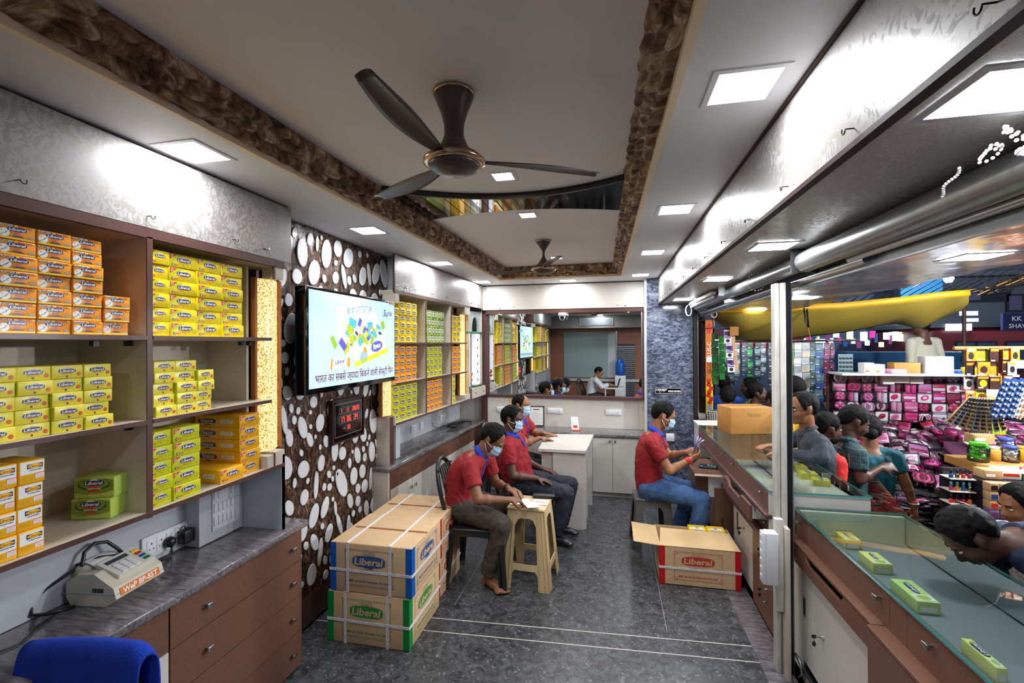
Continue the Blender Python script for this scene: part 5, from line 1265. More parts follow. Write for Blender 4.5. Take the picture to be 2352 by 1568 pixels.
carton('b', (-1.655, 2.452, .305), .525, .46, .292, 'blue', 'strapped carton with blue print and blue edge tape, on top of the green one', 'strapped cartons by the pebble wall', extra='PRIME')
carton('r1', (-1.705, 2.965, 0), .53, .475, .283, 'red', 'lower strapped carton with red print behind the green-taped one', 'strapped cartons by the pebble wall')
carton('r2', (-1.690, 2.962, .285), .53, .475, .280, 'red', 'upper strapped carton with red print and red edge tape, beside the black chair', 'strapped cartons by the pebble wall')
oc = carton('ro', (.347, 3.53, 0), .556, .40, .283, 'red', 'open red-printed carton with spread flaps in front of the seated man', None, straps='h', closed=False)
m = MB(); m.add([(.0, .0, .283), (.556, .0, .283), (.53, .24, .315), (.03, .25, .318), (.0, .0, .279), (.556, .0, .279), (.53, .24, .311), (.03, .25, .314)], [(0, 1, 2, 3), (7, 6, 5, 4), (0, 4, 5, 1), (1, 5, 6, 2), (2, 6, 7, 3), (3, 7, 4, 0)], 'cardboard_light'); m.build('flap', oc)
m = MB(); m.add([(.0, .0, .283), (.0, .38, .283), (-.185, .40, .292), (-.185, .02, .292), (.0, .0, .279), (.0, .38, .279), (-.185, .40, .288), (-.185, .02, .288)], [(3, 2, 1, 0), (4, 5, 6, 7), (0, 1, 5, 4), (1, 2, 6, 5), (2, 3, 7, 6), (3, 0, 4, 7)], 'cardboard_light'); m.build('flap', oc)
for i in range(2):
    m = MB(); m.box(0, .13, 0, .10, .0, .30, 'print_yellow', .002); m.fr((0, .0, .301), (1, 0, 0), (0, 1, 0)); m.rect(.02, .01, .11, .05, 'print_white', .0006); m.text('B', .065, .04, .02, 'navy', .0012)
    m.fr((0, 0, 0), (1, 0, 0), (0, 0, 1)); m.rect(.02, .25, .11, .30, 'print_white'); m.text('Liberal', .065, .275, .08, 'tape_blue', .0012, .2, .02)
    o = m.build('pin_box'); o.location = (.60 + i * .138, 3.815, .008); tag(o, ('left' if i == 0 else 'right') + ' of two yellow packets standing inside the open carton', 'box', 'packets in the open carton')
nb = empty('carton', (1.14, 4.55, .932), R(14), 'brown carton printed in faint green standing on the far counter', 'carton')
m = MB(); m.box(-.06, .34, 0, .26, 0, .245, 'cardboard_old', .004); m.fr((-.06, 0, 0), (1, 0, 0), (0, 0, 1)); mk('faint_green', C('7d7432'), .7)
m.text('Nehu', .22, .18, .12, 'faint_green', .001, .2)
m.poly([(.33, .03), (.36, .03), (.36, .05), (.37, .05), (.345, .075), (.32, .05), (.33, .05)], 'faint_green')
m.build('carton_body', nb)
m = MB(); m.box(-.04, .32, .12, .135, .2452, .2465, 'dark_brown'); m.build('top_gap', nb)

# ------------------------------------------------------------------ stools and chairs
def stool(loc, h, wb, wt, m_, label, rz=0.0, mid=True):
    t = empty('plastic_stool', loc, rz, label, 'stool')
    b, q = wb / 2, wt / 2
    mb = MB(); mb.box(-q - .006, q + .006, -q - .006, q + .006, h - .022, h, m_, .009); mb.build('seat', t)
    th = .006
    def side(poly, s):   # poly in (a in -1..1 fraction of half width, z)
        out = []
        for a, z in poly:
            hw = b + (q - b) * z / (h - .02); out.append((a * hw, z, hw))
        vs = []
        for off in (0, -th):
            for x, z, hw in out:
                r_ = hw + off; p = {0: (x, -r_, z), 1: (r_, x, z), 2: (-x, r_, z), 3: (-r_, -x, z)}[s]; vs.append(p)
        n = len(out)
        return vs, [tuple(range(n)), tuple(range(n, 2 * n))[::-1]] + [(i, n + i, n + (i + 1) % n, (i + 1) % n) for i in range(n)]
    lw = .34 if mid else .30
    # legs: L profiles
    for s in range(4):
        mb = MB()
        H = h - .02; zm = H * .52
        for (sd, sg_) in ((s, 1), ((s + 1) % 4, -1)):
            poly = [(sg_, 0), (sg_ * .56, 0), (sg_ * .54, zm * .55), (sg_ * .54, H * .80), (sg_ * .40, H * .88), (sg_ * .25, H * .90), (sg_ * .25, H), (sg_, H)]
            vs, fs = side(poly if sg_ > 0 else poly, sd); mb.add(vs, fs, m_)
            # rib
            poly = [(sg_ * .80, 0), (sg_ * .76, 0), (sg_ * .76, H * .9), (sg_ * .80, H * .9)]
        mb.build('leg', t)
    mb = MB()
    for s in range(4):
        vs, fs = side([(-.26, H * .90), (.26, H * .90), (.26, H), (-.26, H)], s); mb.add(vs, fs, m_)
    mb.build('apron', t)
    if mid:
        mb = MB()
        for s in range(4):
            for z0, z1 in ((H * .24, H * .32),):
                vs, fs = side([(-.56, z0), (.56, z0), (.56, z1), (-.56, z1)], s); mb.add(vs, fs, m_)
            vs, fs = side([(-.56, z0 - .03), (-.44, z0), (-.56, z0)], s); mb.add(vs, fs, m_); vs, fs = side([(.56, z0 - .03), (.56, z0), (.44, z0)], s); mb.add(vs, fs, m_)
        mb.build('cross_rail', t)
        mb = MB()
        for s in range(4):
            for a in (.64, .86):
                for sg_ in (1, -1):
                    hw0, hw1 = b, q; 
                    P0 = {0: (a * sg_ * hw0, -hw0 - .002, .01), 1: (hw0 + .002, a * sg_ * hw0, .01), 2: (a * sg_ * hw0, hw0 + .002, .01), 3: (-hw0 - .002, a * sg_ * hw0, .01)}[s]
                    P1 = {0: (a * sg_ * hw1, -hw1 - .002, h - .03), 1: (hw1 + .002, a * sg_ * hw1, h - .03), 2: (a * sg_ * hw1, hw1 + .002, h - .03), 3: (-hw1 - .002, a * sg_ * hw1, h - .03)}[s]
                    mb.cyl(P0, P1, .004, .004, m_, 6)
        mb.build('leg_ribbing', t)
    return t
stool((-.605, 3.42, 0), .575, .375, .275, 'stool_cream', 'tall cream plastic stool used as a writing table', R(-4))
stool((.345, 4.24, 0), .43, .36, .29, 'stool_grey', 'low grey plastic stool under the man in jeans', R(3), mid=False)
def chair(loc, rz, label, group=None, m_='chair_black'):
    # seat centre at origin, faces +X
    t = empty('plastic_chair', loc, rz, label, 'chair', group)
    mb = MB(); mb.box(-.20, .22, -.21, .21, .415, .435, m_, .009); mb.box(-.19, .215, -.205, -.19, .38, .42, m_); mb.box(-.19, .215, .19, .205, .38, .42, m_); mb.box(.20, .215, -.19, .19, .38, .42, m_); mb.build('seat', t)
    for sx, sy in ((1, 1), (1, -1), (-1, 1), (-1, -1)):
        mb = MB(); x0, y0 = (.195 if sx > 0 else -.19), .19 * sy; x1, y1 = x0 + .035 * sx, y0 + .035 * sy
        mb.cyl((x1, y1, 0), (x0, y0, .42), .017, .024, m_, 8); mb.cyl((x1 - .03 * sx, y1, 0), (x0 - .03 * sx, y0, .42), .012, .02, m_, 6); mb.build('leg', t)
    mb = MB(); pts = []
    for k in range(25):
        a = math.pi * k / 24; yy = -.195 * math.cos(a); zz = .42 + .47 * (math.sin(a) ** .55 if math.sin(a) > 0 else 0)
        xx = -.185 - .13 * (zz - .42) / .47; pts.append((xx, yy * (1 if zz < .8 else 1), zz))
    mb.tube(pts, .017, m_, 8); mb.build('back_frame', t)
    mb = MB()
    for k in range(5):
        yy = -.10 + .05 * k; mb.tube([(-.19, yy * .8, .50), (-.24, yy, .66), (-.29, yy * .9, .84)], .008, m_, 6)
    mb.tube([(-.195, -.185, .50), (-.21, 0, .50), (-.195, .185, .50)], .010, m_, 6); mb.tube([(-.285, -.15, .83), (-.30, 0, .835), (-.285, .15, .83)], .010, m_, 6); mb.build('back_splat', t)
    return t
chair((-.985, 3.37, 0), R(3), 'black plastic chair with looped back under the man who is writing', 'black plastic chairs')
chair((-.80, 4.13, 0), R(4), 'black plastic chair under the middle seated man in navy trousers', 'black plastic chairs')
chair((-1.06, 4.86, 0), R(-10), 'black plastic chair under the man at the rear of the desk', 'black plastic chairs')
chair((-1.475, .76, 0), R(-88), 'black plastic chair draped with the blue towel, bottom left', 'black plastic chairs')
chair((-.75, .16, 0), R(20), 'black plastic chair of the man at the laptop behind the camera', 'black plastic chairs')
tw = MB(); n1, n2 = 24, 22; vs = []
# towel draped over the chair back (back is at y ~ 1.05, top z ~ .89)
for a in range(n1 + 1):
    for b in range(n2 + 1):
        x = -1.745 + a / n1 * .46; s_ = (b / n2 - .5) * 2    # -1 front drop .. 1 rear drop
        arch = 1 - .16 * (1 - a / n1) ** 2 - .5 * max(0, a / n1 - .93) / .07 * .2
        zt = .585 + .335 * arch
        fold = .012 * math.sin(a * 1.5 + b * .25) + .010 * math.sin(a * .7 + 1.3)
        if abs(s_) < .16: y = 1.055 + s_ * .16; z = zt + .012 * math.cos(s_ / .16 * math.pi / 2) - .002
        else:
            d_ = abs(s_) - .16; sg_ = 1 if s_ > 0 else -1; y = 1.055 + sg_ * (.026 + .04 * d_) + fold * sg_ * d_ * 1.2 - (zt - .60) * .0 - (.0 if sg_ > 0 else 0); z = zt - d_ * .48
            if sg_ < 0: y += -.0
            y += (-.11) * (d_ * .5)
        vs.append((x + .01 * math.sin(b * .5), y, z))
tw.add(vs, [(a * (n2 + 1) + b, (a + 1) * (n2 + 1) + b, (a + 1) * (n2 + 1) + b + 1, a * (n2 + 1) + b + 1) for a in range(n1) for b in range(n2)], 'blue_towel', True)
tw = tw.build('towel'); tag(tw, 'bright blue towel hung over a chair back in the bottom left corner', 'towel')
so = tw.modifiers.new('s', 'SOLIDIFY'); so.thickness = .008; ss = tw.modifiers.new('ss', 'SUBSURF'); ss.levels = 1; ss.render_levels = 1
# stationery on the tall stool
o = MB(); o.box(-.115, .035, -.07, .05, 0, .008, 'print_yellow'); o.box(-.115, .035, -.07, .05, .008, .010, 'paper'); o = o.build('bill_book'); o.location = (-.64, 3.40, .577); o.rotation_euler = (0, 0, R(14)); tag(o, 'yellow-covered bill book on the cream stool under the writing hand', 'book')
o = MB(); o.box(-.05, .05, -.11, .06, 0, .0025, 'paper'); o.fr((0, 0, .0026), (1, 0, 0), (0, 1, 0))
for k in range(7): o.rect(-.04, -.09 + k * .02, .04, -.0885 + k * .02, 'print_grey', .0004)
o = o.build('bill_sheet'); o.location = (-.585, 3.335, .589); o.rotation_euler = (R(-6), 0, R(24)); tag(o, 'white bill sheet hanging over the front edge of the cream stool', 'paper')
o = MB(); o.box(-.085, .085, -.03, .03, 0, .022, 'black_plastic', .003); o = o.build('calculator_case'); o.location = (-.515, 3.535, .577); o.rotation_euler = (0, 0, R(3)); tag(o, 'dark flat case lying at the back edge of the cream stool', 'case')
o = MB(); o.box(-.055, .055, -.06, .05, 0, .004, 'paper'); o.fr((0, 0, .0041), (1, 0, 0), (0, 1, 0)); o.rect(-.04, -.01, .04, .0, 'print_red', .0004); o.rect(-.04, .015, .02, .022, 'print_orange', .0004); o = o.build('leaflet'); o.location = (-.525, 3.42, .577); tag(o, 'small white leaflet with red print on the right side of the cream stool', 'paper')

# ------------------------------------------------------------------ fans
def fan(loc, angs, label, prof=None):
    t = empty('ceiling_fan', loc, 0, label, 'ceiling fan', 'dark ceiling fans')
    mb = MB(); mb.lathe(prof or [(.068, 0), (.070, -.012), (.062, -.035), (.045, -.075), (.035, -.115), (.034, -.15), (.042, -.175), (.055, -.20), (.058, -.212)], (0, 0, 0), 'fan_brown', 28); mb.build('stem', t)
    mb = MB(); mb.lathe([(.066, .0), (.073, -.004), (.072, -.012), (.066, -.013)], (0, 0, 0), 'fan_trim', 28); mb.build('canopy_ring', t)
    mb = MB(); mb.lathe([(.055, -.205), (.088, -.222), (.104, -.236), (.104, -.248)], (0, 0, 0), 'fan_brown', 32); mb.lathe([(.094, -.252), (.085, -.268), (.055, -.282), (.0, -.288)], (0, 0, 0), 'fan_brown', 32); mb.build('motor_housing', t)
    mb = MB(); mb.lathe([(.100, -.234), (.108, -.240), (.108, -.250), (.094, -.256)], (0, 0, 0), 'fan_trim', 32); mb.build('trim_ring', t)
    for a in angs:
        mb = MB(); mb.X = Matrix.Rotation(R(a), 4, 'Z'); n = 14; vs = []
        for k in range(n + 1):
            s_ = k / n; x = .10 + s_ * .44; w0 = .030 + .062 * math.sin(min(1, s_ * 1.5) * math.pi / 2) - .045 * s_ ** 3; sweep = .05 * s_ * s_; tw_ = R(13 - 8 * s_)
            for q in range(7):
                f_ = (q / 6 - .5) * 2; yy = f_ * w0 * .5; zz = -.240 + math.sin(tw_) * yy + .006 * (1 - f_ * f_)
                vs.append((x, yy * math.cos(tw_) + sweep, zz + .0))
        for k in range(len(vs)): pass
        nn_ = len(vs); vs2 = vs + [(v[0], v[1], v[2] - .004) for v in vs]; fs = []
        for k in range(n):
            for q in range(6):
                i = k * 7 + q; fs.append((i, i + 1, i + 8, i + 7)); fs.append((nn_ + i, nn_ + i + 7, nn_ + i + 8, nn_ + i + 1))
            i = k * 7; fs.append((i, i + 7, nn_ + i + 7, nn_ + i)); i = k * 7 + 6; fs.append((i + 7, i, nn_ + i, nn_ + i + 7))
        for q in range(6): i = n * 7 + q; fs.append((i, i + 1, nn_ + i + 1, nn_ + i))
        mb.add(vs2, fs, 'fan_brown', True); mb.build('blade', t)
    return t
fan((-.53, 1.51, 2.66), (21, 141, 261), 'large brown ceiling fan with copper rings nearest the camera')
fan((-.555, 3.86, 2.66), (40, 160, 285), 'brown ceiling fan with a thin waisted rod near the back wall', [(.068, 0), (.068, -.008), (.045, -.04), (.018, -.08), (.010, -.095), (.010, -.135), (.02, -.155), (.05, -.20), (.062, -.215)])

# ------------------------------------------------------------------ room behind the camera (seen in the mirror)
mb = MB(); mb.box(-2.1, .9, -1.75, -1.65, 0, ZC, 'rust_wood'); struct('wall_behind', mb)
gp = empty('office_partition', (0, 0, 0), 0, 'grey glass office partition in a rust-brown frame seen in the mirror', 'partition')
mb = MB(); mb.box(-1.66, -.42, -1.64, -1.63, .82, 2.10, 'partition_grey'); mb.build('glass_panel', gp)
mb = MB(); mb.box(-.42, -.20, -1.645, -1.62, .82, 2.10, 'grey_laminate'); mb.box(-.20, -.17, -1.645, -1.60, .3, 2.12, 'steel'); mb.build('side_strip', gp)
mb = MB(); mb.box(-1.9, .6, -1.645, -1.5, .72, .78, 'grey_laminate'); mb.build('sill', gp)
mb = MB(); mb.box(-2.1, .9, -1.645, -1.15, 2.20, ZC - .002, 'loft_laminate'); tag(mb.build('loft_cabinet'), 'white loft above the grey partition seen in the mirror', 'cabinet')
ac = empty('air_conditioner', (0, 0, 0), 0, 'white air conditioner grille set in the loft seen in the mirror', 'air conditioner')
mb = MB(); mb.box(-1.15, -.25, -1.15, -1.13, 2.26, 2.46, 'white_plastic'); mb.build('case', ac)
for k in range(8):
    mb = MB(); mb.box(-1.12, -.28, -1.13, -1.118, 2.28 + k * .021, 2.288 + k * .021, 'print_grey'); mb.build('louvre', ac)
bl = empty('window_blind', (0, 0, 0), 0, 'grey horizontal slat blind at the right of the mirror reflection', 'blind')
mb = MB(); mb.box(-.165, .30, -1.64, -1.63, .3, 1.75, 'screen_dark'); mb.build('backing', bl)
for k in range(26):
    mb = MB(); mb.box(-.165, .30, -1.63, -1.60, .35 + k * .053, .375 + k * .053, 'steel'); mb.build('slat', bl)
wb = empty('water_dispenser', (-.08, -1.38, .0), 0, 'blue water bottle on a dispenser seen in the mirror', 'water bottle')
mb = MB(); mb.lathe([(.03, 0), (.12, .03), (.125, .1), (.12, .2), (.125, .3), (.11, .38), (.05, .42), (.05, .45)], (0, 0, .90), 'tape_blue', 20); mb.build('bottle', wb)
mb = MB(); mb.box(-.14, .14, -.14, .14, 0, .90, 'white_plastic', .01); mb.build('stand', wb)
d2 = empty('laptop_desk', (-.15, .20, 0), 0, 'cream desk with the laptop behind the camera seen in the mirror', 'desk')
mb = MB(); mb.box(-.25, .20, -.25, .22, .70, .73, 'white_laminate'); mb.build('desk_top', d2)
for x in (-.24, .18):
    mb = MB(); mb.box(x, x + .02, -.24, .21, 0, .70, 'white_laminate'); mb.build('side_panel', d2)
lp = empty('laptop', (-.20, .20, .731), R(5), 'open black laptop on the cream desk seen in the mirror', 'laptop')
mb = MB(); mb.box(-.11, .11, -.15, .15, 0, .014, 'black_plastic', .003); mb.build('keyboard_base', lp)
mb = MB(); mb.add([(.10, -.15, .014), (.10, .15, .014), (.15, .15, .21), (.15, -.15, .21), (.108, -.15, .012), (.108, .15, .012), (.158, .15, .208), (.158, -.15, .208)], [(0, 1, 2, 3), (7, 6, 5, 4), (0, 4, 5, 1), (1, 5, 6, 2), (2, 6, 7, 3), (3, 7, 4, 0)], 'black_plastic'); mb.build('screen_lid', lp)
# ------------------------------------------------------------------ people
V = Vector
def remesh(mb, name, parent, voxel, smooth=2, mats=None, folds=0.0):
    me = bpy.data.meshes.new('tmp'); me.from_pydata(mb.v, [], mb.f); me.update()
    bm = bmesh.new(); bm.from_mesh(me); bmesh.ops.recalc_face_normals(bm, faces=bm.faces); bm.to_mesh(me); bm.free()
    o = bpy.data.objects.new('tmp', me); COL.objects.link(o)
    r = o.modifiers.new('r', 'REMESH'); r.mode = 'VOXEL'; r.voxel_size = voxel; r.use_smooth_shade = True
    if smooth: s_ = o.modifiers.new('s', 'SMOOTH'); s_.iterations = smooth; s_.factor = 0.5
    dg = bpy.context.evaluated_depsgraph_get(); dg.update()
    out = bpy.data.meshes.new_from_object(o.evaluated_get(dg))
    bpy.data.objects.remove(o); bpy.data.meshes.remove(me)
    if folds:
        nn = [v.normal.copy() for v in out.vertices]
        for v, n_ in zip(out.vertices, nn):
            c = v.co; q = noise.noise(V((c.x * 9, c.y * 9, c.z * 5))) * 2.2
            w_ = 1 - abs(noise.noise(V((c.x * 16 + q, c.y * 16 - q, c.z * 13 + q)))) * 2.2
            v.co = c + n_ * (folds * (max(-.3, w_) * .8 + noise.noise(c * 30) * .35 - .35))
    out.materials.clear()
    for m in (mats or [mb.mats[0]]): out.materials.append(M[m])
    out.polygons.foreach_set('use_smooth', [True] * len(out.polygons)); out.polygons.foreach_set('material_index', [0] * len(out.polygons))
    out.name = name
    ob = bpy.data.objects.new(name, out); COL.objects.link(ob); ob.parent = parent
    return ob
def cap(mb, p0, p1, r0, r1, m='skin', seg=14, ends=(1, 1)):
    mb.cyl(p0, p1, r0, r1, m, seg)
    if ends[0]: mb.ell(p0, (r0, r0, r0), m, seg, 8)
    if ends[1]: mb.ell(p1, (r1, r1, r1), m, seg, 8)
def basis(F, U):
    F = V(F).normalized(); Rt = F.cross(V(U)).normalized(); U2 = Rt.cross(F)
    return Matrix((Rt, F, U2)).transposed()     # columns: right, forward, up
def loft_rings(mb, rings, m, seg=20):
    vs = []; n = len(rings)
    for (c, a, b, w_, d_) in rings:
        for k in range(seg):
            q = 2 * math.pi * k / seg; vs.append(tuple(c + a * (w_ * math.cos(q)) + b * (d_ * math.sin(q))))
    fs = [(i * seg + k, i * seg + (k + 1) % seg, (i + 1) * seg + (k + 1) % seg, (i + 1) * seg + k) for i in range(n - 1) for k in range(seg)]
    fs += [tuple(range(seg))[::-1], tuple(range((n - 1) * seg, n * seg))]
    mb.add(vs, fs, m, True)
def hand(mb, wr, d, nrm, side, curl, m, s=1.0, spread=1.0):
    """d finger direction, nrm palm facing direction, side +1 thumb towards d x nrm"""
    wr, d = V(wr), V(d).normalized(); nrm = (V(nrm) - d * V(nrm).dot(d)).normalized(); sd = d.cross(nrm) * side
    rot = Matrix((sd, d, nrm)).transposed()
    mb.ell(wr + d * .048 * s, (.041 * s, .050 * s, .016 * s), m, 14, 8, rot)
    mb.ell(wr + d * .018 * s, (.027 * s, .030 * s, .019 * s), m, 12, 8, rot)
    for k, (off, L) in enumerate(((.031, .068), (.0105, .078), (-.0105, .072), (-.031, .056))):
        p = wr + d * .084 * s + sd * off * s * spread - nrm * .002; ang = .25 * curl; L *= s
        dd = (d + sd * (off * 2.2 * spread)).normalized()
        for j, (fl, r0, r1) in enumerate(((.42, .0098, .0090), (.32, .0088, .0080), (.26, .0080, .0068))):
            ang += curl * .55; v = (dd * math.cos(ang) + nrm * math.sin(ang)).normalized(); q = p + v * (L * fl)
            cap(mb, p, q, r0 * s, r1 * s, m, 10); p = q
    p = wr + d * .030 * s + sd * .030 * s; v = (sd * .75 + d * .65 + nrm * .45 * (0.6 + curl)).normalized(); q = p + v * .034 * s
    cap(mb, p, q, .0135 * s, .0108 * s, m, 10); v2 = (sd * .25 + d * .9 + nrm * .5 * (0.4 + curl)).normalized(); cap(mb, q, q + v2 * .030 * s, .0105 * s, .0085 * s, m, 10)
def foot(mb, ank, toe_dir, m, s=1.0, toes=True):
    ank = V(ank); t = V((toe_dir[0], toe_dir[1], 0)).normalized(); sd = V((t.y, -t.x, 0)); g = ank.z - .075
    b = V((ank.x, ank.y, g))
    rot = Matrix((sd, t, V((0, 0, 1)))).transposed()
    mb.ell(b + V((0, 0, .030)) - t * .025, (.033, .040, .032), m, 12, 8, rot)
    mb.ell(b + V((0, 0, .034)) + t * .055, (.036, .085, .032), m, 14, 8, rot)
    mb.ell(b + V((0, 0, .022)) + t * .125, (.045, .048, .020), m, 14, 8, rot)
    cap(mb, ank, b + V((0, 0, .05)) + t * .02, .034, .034, m)
    if toes:
        for k in range(5):
            o_ = (-2 + k) * .019; L = (.035, .038, .034, .028, .022)[k] if sd.x > 0 or True else .03
            p = b + t * (.148 - .006 * k) + sd * o_ + V((0, 0, .016)); cap(mb, p, p + t * L, .0105 if k else .014, .009 if k else .012, m, 10)
HL = [(0, .088), (30, .082), (48, .055), (60, .010), (72, -.018), (80, .020), (100, .030), (112, -.020), (135, -.055), (180, -.068)]
def hairline(a):
    for (a0, z0), (a1, z1) in zip(HL, HL[1:]):
        if a <= a1: return z0 + (z1 - z0) * (a - a0) / (a1 - a0)
    return HL[-1][1]
def hair_mesh(t, Mx, c, m, recede=0.0, long_=0.0, thick=.011, name='hair', seed=0, s=1.0):
    nu, nv = 72, 40; vs = []
    for i in range(nv + 1):
        th = math.pi * i / nv
        for k in range(nu):
            ph = 2 * math.pi * k / nu
            d = V((math.sin(th) * math.cos(ph), math.sin(th) * math.sin(ph), math.cos(th)))
            rr = V((.0765, .0975, .0885 if d.z > 0 else .105)); pm_ = V((d.x * rr.x, d.y * rr.y - .012, d.z * rr.z + .036))
            az = abs(math.degrees(math.atan2(d.x, d.y))); line = hairline(az) + recede * .035 * max(0, 1 - az / 75)
            k_ = (pm_.z - line) / .016; k_ = max(0, min(1, k_)); k_ = k_ * k_ * (3 - 2 * k_)
            nz = noise.noise(d * 5 + V((seed, 0, 0))) * .005 + noise.noise(d * 24 + V((seed, 3, 0))) * .0018
            up_ = max(0, min(1, (pm_.z - line) / .06)); add = (thick * (.35 + .75 * up_) + nz) * k_ - .014 * (1 - k_)
            if recede > .6: add -= .006 * recede * max(0, d.z) * k_
            p = V((d.x * (rr.x + add), d.y * (rr.y + add) - .012, d.z * (rr.z + add) + .036)) * s
            vs.append(tuple(c + Mx @ p))
    fs = [(i * nu + k, (i + 1) * nu + k, (i + 1) * nu + (k + 1) % nu, i * nu + (k + 1) % nu) for i in range(nv) for k in range(nu)]
    mb = MB(); mb.add(vs, fs, m, True)
    if long_:
        bc = c + Mx @ V((0, -.10, -.01)); mb.ell(bc, (.045, .045, .05), m, 16, 10)
    return mb.build(name, t)
def head(mb, c, Mx, m, s=1.0, hi=True):
    def E(p, r, rot=None): mb.ell(c + Mx @ (V(p) * s), tuple(x * s for x in r), m, 18, 12, Mx)
    def K(a, b, r0, r1): cap(mb, c + Mx @ (V(a) * s), c + Mx @ (V(b) * s), r0 * s, r1 * s, m, 10)
    E((0, -.012, .035), (.074, .094, .085)); E((0, .022, -.018), (.061, .070, .082)); E((0, .026, -.064), (.047, .052, .043)); E((0, .070, -.090), (.020, .016, .016))
    K((0, .086, .012), (0, .106, -.024), .008, .0125); E((.012, .096, -.030), (.009, .010, .008)); E((-.012, .096, -.030), (.009, .010, .008))
    K((-.034, .080, .030), (.034, .080, .030), .010, .010); E((.036, .060, -.022), (.022, .022, .024)); E((-.036, .060, -.022), (.022, .022, .024))
    E((0, .086, -.053), (.023, .010, .006)); E((0, .084, -.063), (.020, .010, .007))
    for sx in (1, -1):
        E((.076 * sx, -.004, .002), (.008, .017, .028)); E((.080 * sx, -.012, .012), (.007, .012, .018)); E((.074 * sx, .002, -.022), (.008, .009, .012))
def face_parts(t, c, Mx, s=1.0, eyes='open', glasses=False, hairm='hair', stub=False):
    for sx in (1, -1):
        mb = MB(); mb.ell(c + Mx @ (V((.031 * sx, .0775, .010)) * s), (.0125 * s, .009 * s, (.0065 if eyes == 'open' else .003) * s), 'eye_white', 12, 8, Mx)
        mb.ell(c + Mx @ (V((.031 * sx, .0845, .009)) * s), (.0052 * s, .004 * s, (.0052 if eyes == 'open' else .0022) * s), 'black', 8, 6, Mx); mb.build('eye', t)
        mb = MB(); pts = [c + Mx @ (V(((.016 + .010 * k) * sx, .0905 - .0025 * k * k * .45, .031 + .002 * (k if k < 2 else 4 - k))) * s) for k in range(4)]
        mb.tube(pts, .0032 * s, hairm, 6); mb.build('eyebrow', t)
    if glasses:
        mb = MB()
        for sx in (1, -1): mb.tube([c + Mx @ (V((.031 * sx + .022 * math.cos(a), .100 - .004 * abs(math.cos(a)), .006 + .017 * math.sin(a))) * s) for a in [k * math.pi / 8 for k in range(16)]], .0016, 'black', 6, True)
        mb.tube([c + Mx @ V((-.010, .104, .010)), c + Mx @ V((0, .107, .014)), c + Mx @ V((.010, .104, .010))], .0015, 'black', 6)
        for sx in (1, -1): mb.tube([c + Mx @ V((.053 * sx, .096, .010)), c + Mx @ V((.072 * sx, .06, .010)), c + Mx @ V((.082 * sx, -.004, .008))], .0016, 'black', 6)
        mb.build('spectacles', t)
def mask(t, c, Mx, m='mask_blue', s=1.0):
    mb = MB(); nu, nv = 20, 12; vs = []
    for j in range(nv + 1):
        v = j / nv; z = -.100 + .108 * v
        bul = 1 - (v - .62) ** 2 * 1.5
        for i in range(nu + 1):
            a = (i / nu - .5) * 2; an = a * 1.18
            w_ = .066 if v > .5 else .066 - .014 * (1 - v * 2)
            x = w_ * math.sin(an) * 1.06; y = .016 + (.094 * bul) * math.cos(an * .93); y += .004 * math.sin(v * 18)
            zz = z - .010 * (1 - abs(a)) * (1 - v) + .012 * (1 - abs(a)) * (v > .9) * .6
            if j == nv: y = max(y, .02 + .075 * math.cos(an))
            vs.append(tuple(c + Mx @ (V((x, y, zz)) * s)))
    mb.add(vs, [(j * (nu + 1) + i, j * (nu + 1) + i + 1, (j + 1) * (nu + 1) + i + 1, (j + 1) * (nu + 1) + i) for j in range(nv) for i in range(nu)], m, True)
    o = mb.build('face_mask', t)
    for sx in (1, -1):
        mb = MB()
        for z0 in (-.012, -.078):
            mb.tube([c + Mx @ (V((.066 * sx, .045, z0)) * s), c + Mx @ (V((.077 * sx, .015, (z0 + .0) * .6)) * s), c + Mx @ (V((.086 * sx, -.012, .004 if z0 > -.05 else -.020)) * s)], .0018, 'mask_white', 6)
        mb.build('ear_loop', t)
